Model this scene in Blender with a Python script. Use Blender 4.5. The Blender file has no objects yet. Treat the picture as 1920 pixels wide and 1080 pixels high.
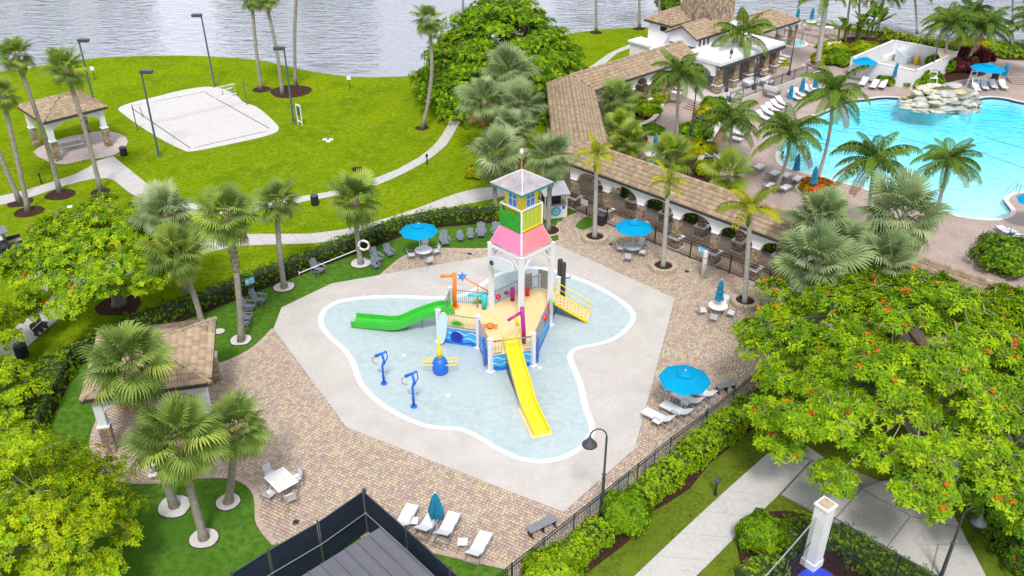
import bpy, math, random
import numpy as np
from mathutils import Vector, Matrix, geometry
R = math.radians
random.seed(7); rng = np.random.default_rng(7)
SC = bpy.context.scene; COL = SC.collection

# ---------------------------------------------------------------- camera
CAM_H, PITCH, FPX = 31.5, R(31.3), 1680.0
cd = bpy.data.cameras.new('camera'); cam = bpy.data.objects.new('camera', cd); COL.objects.link(cam)
cam.location = (0, 0, CAM_H); cam.rotation_euler = (math.pi/2 - PITCH, 0, 0)
cd.sensor_width = 36; cd.lens = FPX/1920*36; cd.clip_end = 3000; cd.clip_start = 0.5
SC.camera = cam
# ---------------------------------------------------------------- light
SUN_EL, SUN_AZ = R(56), R(178)
sd = Vector((math.sin(SUN_AZ)*math.cos(SUN_EL), math.cos(SUN_AZ)*math.cos(SUN_EL), math.sin(SUN_EL)))
sl = bpy.data.lights.new('sun', 'SUN'); sl.energy = 2.5; sl.angle = R(11); sl.color = (1, .97, .93)
so = bpy.data.objects.new('sun', sl); COL.objects.link(so); so.rotation_euler = sd.to_track_quat('Z', 'Y').to_euler()
W = bpy.data.worlds.new('World'); SC.world = W; W.use_nodes = True
nt = W.node_tree; nt.nodes.clear()
sky = nt.nodes.new('ShaderNodeTexSky'); sky.sky_type = 'NISHITA'; sky.sun_disc = False
sky.sun_elevation = SUN_EL; sky.sun_rotation = SUN_AZ; sky.dust_density = 2.5; sky.air_density = 1.2
tc = nt.nodes.new('ShaderNodeTexCoord'); mp = nt.nodes.new('ShaderNodeMapping'); mp.inputs['Scale'].default_value = (1, 1, 2.2)
ns = nt.nodes.new('ShaderNodeTexNoise'); ns.inputs['Scale'].default_value = 2.6; ns.inputs['Detail'].default_value = 6
rp = nt.nodes.new('ShaderNodeValToRGB'); rp.color_ramp.elements[0].position = .36; rp.color_ramp.elements[1].position = .6
mx = nt.nodes.new('ShaderNodeMixRGB'); mx.inputs['Color2'].default_value = (12.0, 12.1, 12.5, 1)
bg = nt.nodes.new('ShaderNodeBackground'); bg.inputs['Strength'].default_value = .108
wo = nt.nodes.new('ShaderNodeOutputWorld')
L = nt.links.new
L(tc.outputs['Generated'], mp.inputs[0]); L(mp.outputs[0], ns.inputs['Vector']); L(ns.outputs[0], rp.inputs[0])
L(rp.outputs[0], mx.inputs['Fac']); L(sky.outputs[0], mx.inputs['Color1']); L(mx.outputs[0], bg.inputs[0]); L(bg.outputs[0], wo.inputs[0])
SC.view_settings.view_transform = 'Standard'; SC.view_settings.look = 'None'; SC.view_settings.gamma = 1
SC.view_settings.exposure = 0.30
SC.cycles.use_denoising = True; SC.cycles.max_bounces = 6; SC.cycles.transparent_max_bounces = 12
SC.cycles.caustics_reflective = False; SC.cycles.caustics_refractive = False

# ---------------------------------------------------------------- survey helpers: photo point -> place on the ground
def ray(px, py):
    x = px-960; y = py-540
    return Vector((x, FPX*math.cos(PITCH)-y*math.sin(PITCH), -FPX*math.sin(PITCH)-y*math.cos(PITCH)))
def at(px, py, z=0.0):
    r = ray(px, py); t = (z-CAM_H)/r.z
    return Vector((r.x*t, r.y*t, z))
def up(b, px, py):
    r = ray(px, py); t = b[1]/r.y
    return Vector((r.x*t, r.y*t, CAM_H+r.z*t))
def depth(p): return p[1]*math.cos(PITCH)+(CAM_H-p[2])*math.sin(PITCH)
def pts(l, z=0.0): return [at(a, b, z) for a, b in l]
def head(a, b): return math.atan2(b[1]-a[1], b[0]-a[0])

# ---------------------------------------------------------------- materials
MC = {}
def lin(h):
    h = h.lstrip('#'); o = []
    for i in (0, 2, 4):
        c = int(h[i:i+2], 16)/255; o.append(c/12.92 if c <= .04045 else ((c+.055)/1.055)**2.4)
    return tuple(o)
def mat(name, col, rough=.6, var=.12, scale=3.0, bump=0.0, bscale=30.0, metal=0.0, spec=.5, sub=0.0, hue=None, coat=0):
    if name in MC: return MC[name]
    if isinstance(col, str): col = lin(col)
    m = bpy.data.materials.new(name); m.use_nodes = True; t = m.node_tree; b = t.nodes['Principled BSDF']
    b.inputs['Roughness'].default_value = rough; b.inputs['Metallic'].default_value = metal
    b.inputs['Specular IOR Level'].default_value = spec; b.inputs['Coat Weight'].default_value = coat
    tcn = t.nodes.new('ShaderNodeTexCoord')
    n = t.nodes.new('ShaderNodeTexNoise'); n.inputs['Scale'].default_value = scale; n.inputs['Detail'].default_value = 5; n.inputs['Roughness'].default_value = .6
    t.links.new(tcn.outputs['Object'], n.inputs['Vector'])
    r = t.nodes.new('ShaderNodeValToRGB'); r.color_ramp.elements[0].position = .3; r.color_ramp.elements[1].position = .7
    c2 = hue if hue else tuple(min(1, c*(1+var)) for c in col)
    r.color_ramp.elements[0].color = (*[c*(1-var) for c in col], 1); r.color_ramp.elements[1].color = (*c2, 1)
    t.links.new(n.outputs[0], r.inputs[0]); t.links.new(r.outputs[0], b.inputs['Base Color'])
    if bump:
        n2 = t.nodes.new('ShaderNodeTexNoise'); n2.inputs['Scale'].default_value = bscale; n2.inputs['Detail'].default_value = 3
        t.links.new(tcn.outputs['Object'], n2.inputs['Vector'])
        bm = t.nodes.new('ShaderNodeBump'); bm.inputs['Strength'].default_value = bump; bm.inputs['Distance'].default_value = .03
        t.links.new(n2.outputs[0], bm.inputs['Height']); t.links.new(bm.outputs[0], b.inputs['Normal'])
    if sub:
        tr = t.nodes.new('ShaderNodeBsdfTranslucent'); ms = t.nodes.new('ShaderNodeMixShader'); ms.inputs[0].default_value = sub
        t.links.new(r.outputs[0], tr.inputs[0]); t.links.new(b.outputs[0], ms.inputs[1]); t.links.new(tr.outputs[0], ms.inputs[2])
        t.links.new(ms.outputs[0], t.nodes['Material Output'].inputs[0])
    MC[name] = m; return m
def multi(name, cols, scales, rough=.8, bump=.3, bscale=40., dist=.03, spec=.3, lo=.42, hi=.62):
    """several noise layers blended from one colour to the next (soil, lawn, stone)"""
    if name in MC: return MC[name]
    m = bpy.data.materials.new(name); m.use_nodes = True; t = m.node_tree; b = t.nodes['Principled BSDF']
    b.inputs['Roughness'].default_value = rough; b.inputs['Specular IOR Level'].default_value = spec
    tcn = t.nodes.new('ShaderNodeTexCoord'); last = None
    for i, (c, s) in enumerate(zip(cols, scales)):
        c = lin(c) if isinstance(c, str) else c
        if last is None:
            rgb = t.nodes.new('ShaderNodeRGB'); rgb.outputs[0].default_value = (*c, 1); last = rgb.outputs[0]; continue
        n = t.nodes.new('ShaderNodeTexNoise'); n.inputs['Scale'].default_value = s; n.inputs['Detail'].default_value = 6; n.inputs['Roughness'].default_value = .65
        t.links.new(tcn.outputs['Object'], n.inputs['Vector'])
        r = t.nodes.new('ShaderNodeValToRGB'); r.color_ramp.elements[0].position = lo; r.color_ramp.elements[1].position = hi
        t.links.new(n.outputs[0], r.inputs[0])
        x = t.nodes.new('ShaderNodeMixRGB'); x.inputs['Color2'].default_value = (*c, 1)
        t.links.new(r.outputs[0], x.inputs['Fac']); t.links.new(last, x.inputs['Color1']); last = x.outputs[0]
    t.links.new(last, b.inputs['Base Color'])
    n2 = t.nodes.new('ShaderNodeTexNoise'); n2.inputs['Scale'].default_value = bscale; n2.inputs['Detail'].default_value = 4
    t.links.new(tcn.outputs['Object'], n2.inputs['Vector'])
    bm = t.nodes.new('ShaderNodeBump'); bm.inputs['Strength'].default_value = bump; bm.inputs['Distance'].default_value = dist
    t.links.new(n2.outputs[0], bm.inputs['Height']); t.links.new(bm.outputs[0], b.inputs['Normal'])
    MC[name] = m; return m
def water(name, tint, gloss_tint, ior, scale, strength, stretch=(1, 1, 1), diffuse=None, rough=.03, absorb=None, dist=.05):
    m = bpy.data.materials.new(name); m.use_nodes = True; t = m.node_tree; t.nodes.clear()
    o = t.nodes.new('ShaderNodeOutputMaterial'); g = t.nodes.new('ShaderNodeBsdfGlossy'); g.inputs['Roughness'].default_value = rough
    g.inputs['Color'].default_value = (*gloss_tint, 1)
    if diffuse: d = t.nodes.new('ShaderNodeBsdfDiffuse'); d.inputs[0].default_value = (*diffuse, 1)
    else: d = t.nodes.new('ShaderNodeBsdfTransparent'); d.inputs[0].default_value = (*tint, 1)
    f = t.nodes.new('ShaderNodeFresnel'); f.inputs['IOR'].default_value = ior
    x = t.nodes.new('ShaderNodeMixShader'); tcn = t.nodes.new('ShaderNodeTexCoord'); mpp = t.nodes.new('ShaderNodeMapping')
    mpp.inputs['Scale'].default_value = stretch; mpp.inputs['Rotation'].default_value = (0, 0, R(20))
    n = t.nodes.new('ShaderNodeTexNoise'); n.inputs['Scale'].default_value = scale; n.inputs['Detail'].default_value = 3; n.inputs['Distortion'].default_value = .6
    bm = t.nodes.new('ShaderNodeBump'); bm.inputs['Strength'].default_value = strength; bm.inputs['Distance'].default_value = dist
    lk = t.links.new
    lk(tcn.outputs['Object'], mpp.inputs[0]); lk(mpp.outputs[0], n.inputs['Vector']); lk(n.outputs[0], bm.inputs['Height'])
    lk(bm.outputs[0], g.inputs['Normal']); lk(bm.outputs[0], f.inputs['Normal'])
    ge = t.nodes.new('ShaderNodeNewGeometry'); mu = t.nodes.new('ShaderNodeMath'); mu.operation = 'SUBTRACT'; mu.use_clamp = True
    lk(f.outputs[0], mu.inputs[0]); lk(ge.outputs['Backfacing'], mu.inputs[1]); lk(mu.outputs[0], x.inputs[0]); lk(d.outputs[0], x.inputs[1]); lk(g.outputs[0], x.inputs[2])
    lk(x.outputs[0], o.inputs[0])
    if absorb:
        v = t.nodes.new('ShaderNodeVolumeAbsorption'); v.inputs[0].default_value = (*absorb[0], 1); v.inputs[1].default_value = absorb[1]
        lk(v.outputs[0], o.inputs[1])
    MC[name] = m; return m

# ---------------------------------------------------------------- mesh helpers
class MB:
    def __init__(s): s.v = []; s.f = []; s.m = []
    def add(s, v, f, mi=0):
        b = len(s.v); s.v += [tuple(p) for p in v]; s.f += [tuple(b+i for i in q) for q in f]; s.m += [mi]*len(f); return s
    def box(s, c, d, rz=0, mi=0, M=None):
        c = Vector(c); x, y, z = (k/2 for k in d); rm = Matrix.Rotation(rz, 3, 'Z')
        P = [Vector(p) for p in ((-x,-y,-z),(x,-y,-z),(x,y,-z),(-x,y,-z),(-x,-y,z),(x,-y,z),(x,y,z),(-x,y,z))]
        P = [(M @ p if M else rm @ p) + c for p in P]
        return s.add(P, [(3,2,1,0),(4,5,6,7),(0,1,5,4),(1,2,6,5),(2,3,7,6),(3,0,4,7)], mi)
    def bar(s, a, b, w, h, mi=0, upv=(0,0,1)):
        """box from a to b, w wide and h high"""
        a = Vector(a); b = Vector(b); d = (b-a); l = d.length
        if l < 1e-6: return s
        d.normalize(); u = Vector(upv)
        if abs(d.dot(u)) > .98: u = Vector((1, 0, 0))
        x = d.cross(u).normalized(); y = x.cross(d)
        M = Matrix((x, d, y)).transposed()
        return s.box((a+b)/2, (w, l, h), 0, mi, M)
    def tube(s, P, r, n=6, mi=0, caps=True):
        P = [Vector(p) for p in P]; rs = r if isinstance(r, (list, tuple)) else [r]*len(P); b = len(s.v); V = []; F = []
        pv = None
        for i, p in enumerate(P):
            d = (P[min(i+1, len(P)-1)]-P[max(i-1, 0)])
            d = d.normalized() if d.length > 1e-9 else Vector((0, 0, 1))
            if pv is None: x = d.cross(Vector((0, 0, 1)) if abs(d.z) < .9 else Vector((1, 0, 0))).normalized()
            else:
                x = pv - d*pv.dot(d); x.normalize()
            pv = x; y = d.cross(x)
            for k in range(n):
                a = 2*math.pi*k/n; V.append(p + (x*math.cos(a)+y*math.sin(a))*rs[i])
        for i in range(len(P)-1):
            for k in range(n): F.append((i*n+k, i*n+(k+1) % n, (i+1)*n+(k+1) % n, (i+1)*n+k))
        if caps: F.append(tuple(range(n-1, -1, -1))); F.append(tuple((len(P)-1)*n+k for k in range(n)))
        return s.add(V, F, mi)
    def lathe(s, c, prof, n=12, mi=0, caps=True):
        c = Vector(c); V = []; F = []
        for r, z in prof:
            for k in range(n): a = 2*math.pi*k/n; V.append(c+Vector((r*math.cos(a), r*math.sin(a), z)))
        for i in range(len(prof)-1):
            for k in range(n): F.append((i*n+k, i*n+(k+1) % n, (i+1)*n+(k+1) % n, (i+1)*n+k))
        if caps: F.append(tuple(range(n-1, -1, -1))); F.append(tuple((len(prof)-1)*n+k for k in range(n)))
        return s.add(V, F, mi)
    def prism(s, P, z0, z1, mi=0):
        n = len(P)
        if area2(P) < 0: P = P[::-1]
        V = [(p[0], p[1], z0) for p in P]+[(p[0], p[1], z1) for p in P]
        F = [tuple(range(n-1, -1, -1)), tuple(range(n, 2*n))]+[(i, (i+1) % n, n+(i+1) % n, n+i) for i in range(n)]
        return s.add(V, F, mi)
    def slab(s, P, off, mi=0):
        """any planar outline in 3-D thickened by the vector off"""
        n = len(P); o = Vector(off); P = [Vector(p) for p in P]
        V = P+[p+o for p in P]
        F = [tuple(range(n-1, -1, -1)), tuple(range(n, 2*n))]+[(i, (i+1) % n, n+(i+1) % n, n+i) for i in range(n)]
        return s.add(V, F, mi)
    def sheet(s, P, z=None, holes=(), mi=0):
        loops = [[Vector((p[0], p[1], 0)) for p in P]]+[[Vector((p[0], p[1], 0)) for p in h] for h in holes]
        tri = geometry.tessellate_polygon(loops); flat = [p for l in loops for p in l]
        V = [(p.x, p.y, z(p.x, p.y) if callable(z) else z) for p in flat]; F = []
        for t in tri:
            a, b, c = (flat[i] for i in t)
            F.append(tuple(t) if (b-a).cross(c-a).z > 0 else tuple(reversed(t)))
        return s.add(V, F, mi)
    def build(s, name, mats, parent=None, world=False, smooth=False, kind=None):
        if not isinstance(mats, (list, tuple)): mats = [mats]
        v = s.v
        if world and parent:
            o = Vector(); q = parent
            while q: o = o+q.location; q = q.parent
            v = [(a-o.x, b-o.y, c-o.z) for a, b, c in v]
        me = bpy.data.meshes.new(name); me.from_pydata(v, [], s.f)
        for m in mats: me.materials.append(m)
        if len(mats) > 1: me.polygons.foreach_set('material_index', s.m)
        if smooth: me.polygons.foreach_set('use_smooth', [True]*len(s.f))
        me.update()
        o = bpy.data.objects.new(name, me); COL.objects.link(o)
        if parent: o.parent = parent
        if kind: o['kind'] = kind
        return o
def area2(P): return sum(P[i][0]*P[(i+1) % len(P)][1]-P[(i+1) % len(P)][0]*P[i][1] for i in range(len(P)))
def mesh_np(name, V, F, mats, mi=None, parent=None, kind=None, smooth=False):
    V = np.asarray(V, np.float32); F = np.asarray(F, np.int32); k = F.shape[1]
    if parent:
        o = Vector(); q = parent
        while q: o = o+q.location; q = q.parent
        V = V-np.array(o, np.float32)
    me = bpy.data.meshes.new(name); me.vertices.add(len(V)); me.vertices.foreach_set('co', V.ravel())
    me.loops.add(F.size); me.loops.foreach_set('vertex_index', F.ravel())
    me.polygons.add(len(F)); me.polygons.foreach_set('loop_start', np.arange(0, F.size, k, dtype=np.int32)); me.polygons.foreach_set('loop_total', np.full(len(F), k, np.int32))
    for m in mats: me.materials.append(m)
    if mi is not None: me.polygons.foreach_set('material_index', np.asarray(mi, np.int32))
    if smooth: me.polygons.foreach_set('use_smooth', np.ones(len(F), bool))
    me.update(calc_edges=True); me.validate()
    o = bpy.data.objects.new(name, me); COL.objects.link(o)
    if parent: o.parent = parent
    if kind: o['kind'] = kind
    return o
def tag(o, label, cat, group=None):
    o['label'] = label; o['category'] = cat
    if group: o['group'] = group
    return o
def thing(name, label, cat, loc=(0, 0, 0), rz=0, group=None):
    o = bpy.data.objects.new(name, None); COL.objects.link(o); o.location = loc; o.rotation_euler = (0, 0, rz); o.empty_display_size = .3
    return tag(o, label, cat, group)
def struct(o): o['kind'] = 'structure'; return o
def copy_tree(o, parent=None):
    c = o.copy(); COL.objects.link(c); c.parent = parent
    for ch in KIDS.get(o.name, ()): copy_tree(ch, c)
    return c
KIDS = {}
def proto(o):
    """remember the part tree of a first copy"""
    KIDS.clear()
    for q in bpy.data.objects:
        if q.parent: KIDS.setdefault(q.parent.name, []).append(q)
    return o
def place(pr, loc, rz, label, sc=1, first=[None]):
    if pr.get('used'): o = copy_tree(pr)
    else: o = pr; o['used'] = 1
    o.location = loc; o.rotation_euler = (0, 0, rz); o.scale = (sc, sc, sc); o['label'] = label
    return o
def smooth(P, n=6, closed=True):
    P = [Vector(p) for p in P]; N = len(P); out = []
    for i in range(N if closed else N-1):
        a, b, c, d = (P[(i+k) % N] if closed else P[min(max(i+k, 0), N-1)] for k in (-1, 0, 1, 2))
        for j in range(n):
            t = j/n; out.append(.5*((2*b)+(c-a)*t+(2*a-5*b+4*c-d)*t*t+(3*b-a-3*c+d)*t**3))
    if not closed: out.append(P[-1])
    return out
def offset(P, d, closed=True):
    """outline moved outwards by d (inwards when negative)"""
    N = len(P); sg = (1 if area2(P) > 0 else -1) if closed else 1; o = []
    for i in range(N):
        a = P[(i-1) % N] if closed else P[max(i-1, 0)]; b = P[(i+1) % N] if closed else P[min(i+1, N-1)]
        t = Vector((b[0]-a[0], b[1]-a[1], 0)); t.normalize(); o.append(Vector((P[i][0]+t.y*d*sg, P[i][1]-t.x*d*sg, P[i][2] if len(P[i]) > 2 else 0)))
    return o
def ring(mb, A, B, za, zb, mi=0):
    n = len(A); V = [(p[0], p[1], za) for p in A]+[(p[0], p[1], zb) for p in B]
    mb.add(V, [(i, (i+1) % n, n+(i+1) % n, n+i) for i in range(n)], mi); return mb
def inside(X, Y, P):
    r = np.zeros(X.shape, bool); n = len(P)
    for i in range(n):
        x0, y0 = P[i][0], P[i][1]; x1, y1 = P[(i+1) % n][0], P[(i+1) % n][1]
        if y0 == y1: continue
        c = ((y0 > Y) != (y1 > Y)) & (X < (x1-x0)*(Y-y0)/(y1-y0)+x0); r ^= c
    return r
def resample(P, step):
    P = [Vector(p) for p in P]; out = [P[0]]; 
    for a, b in zip(P[:-1], P[1:]):
        n = max(1, round((b-a).length/step)); out += [a+(b-a)*(k/n) for k in range(1, n+1)]
    return out
def even(P, n):
    """n+1 points equally spaced along a polyline"""
    P = [Vector(p) for p in P]; d = [0]
    for a, b in zip(P[:-1], P[1:]): d.append(d[-1]+(b-a).length)
    o = []
    for k in range(n+1):
        t = d[-1]*k/n; i = max(j for j in range(len(P)-1) if d[j] <= t+1e-9); q = (t-d[i])/max(1e-9, d[i+1]-d[i]); o.append(P[i]+(P[i+1]-P[i])*q)
    return o
# ================================================================ THE SETTING
LAWN = multi('lawn_grass', [(.135,.22,.003), (.215,.295,.003), (.08,.15,.004), (.20,.245,.02), (.085,.155,.004), (.185,.26,.004)], [0, .06, .22, .9, 2.6, 7.0], .95, .9, 12, .08, 0, .47, .60)
TURF = multi('artificial_turf', [(.062,.145,.016), (.095,.20,.022), (.05,.12,.014)], [0, .25, 3.0], .95, .35, 60, .02, 0)
CONC = multi('deck_concrete', [(.47,.44,.415), (.425,.392,.365), (.50,.468,.44), (.43,.40,.372)], [0, .16, 4., .55], .85, .08, 50, .01, .3)
WALK = multi('walk_concrete', [(.44,.42,.40), (.385,.37,.35), (.475,.455,.435)], [0, .5, 5.], .85, .08, 60, .01, .3)
MULCH = multi('brown_mulch', [(.055,.026,.018), (.10,.05,.035), (.03,.015,.012)], [0, 6., 14.], .95, 1.0, 30, .06, .1)
SAND = multi('court_sand', [(.51,.49,.48), (.45,.43,.425), (.54,.52,.51)], [0, 1.2, 6.], .95, .5, 14, .05, .1)
PEB = multi('white_pebbles', [(.62,.59,.55), (.40,.37,.33), (.72,.70,.67)], [0, 18., 30.], .8, 1.0, 34, .05, .3)
WHITE = mat('white_paint', (.74,.74,.75), .5, .05, 2)
STUCCO = mat('white_stucco', (.70,.70,.73), .8, .07, 1.2, .15, 60)
shore = smooth(pts([(-420,150),(-200,140),(0,134),(67,125),(117,116),(167,110),(233,106),(333,104),(400,106),(480,112),(530,122),(580,133),(623,140),(680,145),(730,144),(780,140),(850,118),(960,82),(1103,58),(1160,53),(1240,49),(1300,42),(1400,30),(1500,36),(1600,52),(1700,66),(1800,78),(1920,84),(2100,88),(2500,92)]), 4, False)
pool_px = [(1467,271),(1464,304),(1498,320),(1538,329),(1562,336),(1620,352),(1690,374),(1760,394),(1803,405),(1844,410),(1874,409),(1891,402),(1895,394),(1888,384),(1882,374),(1888,366),(1905,360),(1960,352),(2060,345),(2140,290),(2080,222),(1980,200),(1920,193),(1883,185),(1850,183),(1826,190),(1822,204),(1800,211),(1773,209),(1740,202),(1717,193),(1693,185),(1657,183),(1623,187),(1590,190),(1555,207),(1520,222),(1490,244)]
POOL = smooth(pts(pool_px), 4)
g = MB(); outer = [Vector((-170, 5, 0)), Vector((170, 5, 0)), Vector((170, shore[-1].y, 0))]+[Vector((p.x, p.y, 0)) for p in shore[::-1]]+[Vector((-170, shore[0].y, 0))]
g.sheet(outer, 0.0, [POOL])
bank = [Vector((p.x, p.y+2.6, 0)) for p in shore]
g.add([(p.x, p.y, 0) for p in shore]+[(p.x, p.y, -1.2) for p in bank], [(i, i+1, len(shore)+i+1, len(shore)+i) for i in range(len(shore)-1)])
struct(g.build('lawn_ground', LAWN))
LAKE = water('lake_water', (1,1,1), (.95,.95,1), 2.4, .75, 1.0, (.5, 1.5, 1), (.29,.305,.35), .09, None, .36)
struct(MB().sheet([Vector((-900, shore[0].y, 0))]+[Vector((p.x, p.y+.3, 0)) for p in shore]+[Vector((900, shore[-1].y, 0)), Vector((900, 1500, 0)), Vector((-900, 1500, 0))], -.45).build('lake', LAKE))
struct(MB().add([(-900,-300,-2.5),(900,-300,-2.5),(900,1500,-2.5),(-900,1500,-2.5)], [(0,1,2,3)]).build('lake_bed', MULCH))

# ---- splash pad terrace: turf, pavers, concrete deck, shallow basin
FENCE_L = pts([(1063,388),(1015,398),(937,417),(830,426),(757,442),(480,548),(372,592),(262,632),(142,690),(112,756),(60,870)])
FENCE_R = [Vector((p.x, p.y, 0)) for p in pts([(1470,655),(1378,730),(1327,770),(1259,821),(1130,923),(960,1057),(900,1105)], 1.3)]
ARC_F = pts([(1063,388),(1137,421),(1227,458),(1293,485),(1367,513),(1440,542),(1520,575)])
turf = [p for p in FENCE_L]+pts([(30,960),(200,1140)])+[FENCE_R[-1]]+FENCE_R[-2::-1]+ARC_F[::-1]
struct(MB().sheet(turf, .012).build('turf', TURF))
deck_px = [(528,578),(622,533),(713,517),(800,501),(917,482),(1038,457),(1265,561),(1223,720),(1190,843),(1057,962),(960,925),(650,803),(513,618)]
DECK = pts(deck_px)
spl_px = [(640,563),(697,556),(760,555),(817,557),(868,552),(904,531),(924,517),(955,507),(989,501),(1022,503),(1051,510),(1086,522),(1120,536),(1157,557),(1183,577),(1192,593),(1187,610),(1160,635),(1127,648),(1090,655),(1077,662),(1074,673),(1080,688),(1093,720),(1103,763),(1115,797),(1113,820),(1093,843),(1060,862),(1020,870),(987,868),(960,860),(923,842),(893,823),(863,810),(830,807),(797,803),(757,788),(720,767),(690,743),(670,718),(657,682),(640,657),(620,640),(603,620),(597,602),(603,583),(620,571)]
BASIN = smooth(pts(spl_px), 3)
d = MB(); d.sheet(DECK, .07, [BASIN]); n = len(DECK)
d.add([(p.x,p.y,.07) for p in DECK]+[(p.x,p.y,.0) for p in DECK], [(i,(i+1)%n,n+(i+1)%n,n+i) for i in range(n)])
struct(d.build('splash_deck', CONC))
RIM = mat('white_plaster_rim', (.68,.69,.70), .6, .05, 2)
inner = offset(BASIN, -.34)
struct(ring(MB(), BASIN, inner, .071, .034).build('basin_rim', RIM))
BFLOOR = multi('basin_floor_plaster', [(.44,.49,.495), (.39,.44,.45), (.48,.525,.525)], [0, .35, 2.5], .7, .05, 30, .01, .3)
struct(MB().sheet(offset(BASIN, -.30), .03).build('basin_floor', BFLOOR))
SWAT = water('splash_water', (.93,.97,.98), (.9,.95,1), 1.33, 3.2, .35, (1,1,1), None, .02, None, .04)
struct(MB().sheet(offset(BASIN, -.20), .052).build('splash_water', SWAT))

PAVER_COL = [(.46,.345,.265),(.51,.41,.27),(.40,.29,.235),(.50,.415,.315),(.36,.275,.24),(.45,.35,.29),(.53,.43,.265),(.42,.32,.275)]
PAVM = [mat('paver_%s' % w, c, .8, .10, 5, .15, 40) for w, c in zip(('tan','straw','rust','cream','slate','rose','gold','plum'), PAVER_COL)]
JOINT = mat('paver_joint_sand', (.31,.25,.225), .95, .2, 6)
right_in = offset([p for p in FENCE_R], 0, False)
EDGE1 = smooth(pts([(715,517),(757,483),(790,474),(823,468),(917,468),(1038,455),(1050,447),(1045,430),(1050,417),(1063,407),(1085,396)]), 4, False)
EDGE2 = smooth(pts([(950,1065),(817,1035),(700,1005),(600,1015),(515,1020)]), 1, False)
EDGE3 = smooth(pts([(515,1020),(497,1000),(484,977),(483,953),(480,930),(468,912),(446,899),(417,894),(370,896),(320,902),(267,905),(230,902),(200,890),(180,863),(173,830),(185,788),(205,750),(250,715),(330,697),(407,685),(448,670),(482,649),(513,618)]), 4, False)
patio = EDGE1+ARC_F[1:]+FENCE_R[:-1]+EDGE2[:-1]+EDGE3+pts([(640,600)])
PAT = patio
struct(MB().sheet(PAT, .018).build('paver_bed', JOINT))
def pavers(name, poly, cut, ang, size, ztop, parent, seed=1, z0=.02):
    rg = np.random.default_rng(seed); P = np.array([(p[0], p[1]) for p in poly]); c, s = math.cos(ang), math.sin(ang)
    Q = P @ np.array([[c, -s],[s, c]]); lo = Q.min(0); hi = Q.max(0); U = []; V = []; SX = []
    row = 0; v = lo[1]
    while v < hi[1]:
        n = int((hi[0]-lo[0])/(size*.95))+2; w = rg.choice([size*.72, size, size*1.32], n, p=[.3,.4,.3]); e = np.cumsum(w)+lo[0]-rg.uniform(0, size)
        U.append(e-w/2); V.append(np.full(n, v+size/2)); SX.append(w); v += size
    U = np.concatenate(U); V = np.concatenate(V); SX = np.concatenate(SX)
    X = U*c-V*s; Y = U*s+V*c; ok = inside(X, Y, poly)
    for q in cut: ok &= ~inside(X, Y, q)
    U, V, SX = U[ok], V[ok], SX[ok]; N = len(U); gx = SX/2-.007; gy = np.full(N, size/2-.007)
    z = ztop+rg.uniform(-.004, .004, N); vert = np.zeros((N, 8, 3))
    for k, (a, b) in enumerate(((-1,-1),(1,-1),(1,1),(-1,1))):
        u = U+a*gx; w = V+b*gy
        for j, zz in ((0, np.full(N, z0)), (4, z)):
            vert[:, k+j, 0] = u*c-w*s; vert[:, k+j, 1] = u*s+w*c; vert[:, k+j, 2] = zz
    base = np.arange(N)[:, None, None]*8
    F = (base+np.array([(4,5,6,7),(0,1,5,4),(1,2,6,5),(2,3,7,6),(3,0,4,7)])[None]).reshape(-1, 4)
    mi = np.repeat(rg.choice(8, N, p=[.17,.13,.14,.14,.10,.16,.06,.10]), 5)
    o = mesh_np(name, vert.reshape(-1, 3), F, PAVM, mi, parent, 'stuff'); return o
ang = head(at(650,803), at(960,925))
pb = bpy.data.objects['paver_bed']
pavers('patio_pavers', PAT, [DECK], ang, .175, .058, pb)
# soldier course that edges the pavers against the turf
sold = MB()
for E_ in (EDGE1[:-8], EDGE2[:3], EDGE3):
    Q = resample(E_, .115); rs_ = random.Random(3)
    Q = even(E_, int(sum((q-p).length for p, q in zip(E_[:-1], E_[1:]))/.115))
    for p, q in zip(Q[:-1], Q[1:]):
        u = (q-p).normalized()*.006; n_ = Vector((-u.y, u.x, 0)).normalized()*.13
        sold.prism([p+u-n_, q-u-n_, q-u+n_, p+u+n_], .02, .064+rs_.uniform(-.002,.002), rs_.choice((0,2,3,5,5,7)))
sold.build('edging_pavers', PAVM, pb, True, kind='stuff')
struct(MB().prism(smooth(pts([(1080,426),(1084,418),(1100,408),(1112,411),(1117,420),(1095,432)]), 3), .02, .07).build('turf_island', TURF))
struct(MB().prism(pts([(1432,602),(1466,575),(1492,590),(1462,614)]), .02, .07).build('turf_corner', TURF))
# ---- slabbed paths: every slab is a piece of its own
def slab_path(name, left, right, n, z=.035, m=WALK, px=True, gap=.012, smooth_n=0):
    if px: left = pts(left); right = pts(right)
    if smooth_n: left = smooth(left, smooth_n, False); right = smooth(right, smooth_n, False)
    A = even(left, n); B = even(right, n)
    bed = MB(); bed.add([(p.x,p.y,.008) for p in A]+[(p.x,p.y,.008) for p in B], [(i,i+1,n+2+i,n+1+i) for i in range(n)])
    o = struct(bed.build(name, JOINT))
    for i in range(n):
        a, b, c, dd = A[i], A[i+1], B[i+1], B[i]
        u = (b-a).normalized()*gap; w = (c-dd).normalized()*gap
        MB().prism([a+u, b-u, c-w, dd+w], .009, z).build('slab', m, o)
    return o
slab_path('lake_path', [(1010,165),(940,190),(866,206),(843,227),(833,247),(817,270),(790,293),(747,317),(697,337),(613,361),(560,369),(480,383),(400,388),(330,377),(289,356)], [(1030,180),(950,205),(880,217),(866,222),(853,247),(837,273),(807,298),(763,323),(710,347),(613,371),(560,380),(480,396),(390,404),(300,392),(243,362)], 34)
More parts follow.
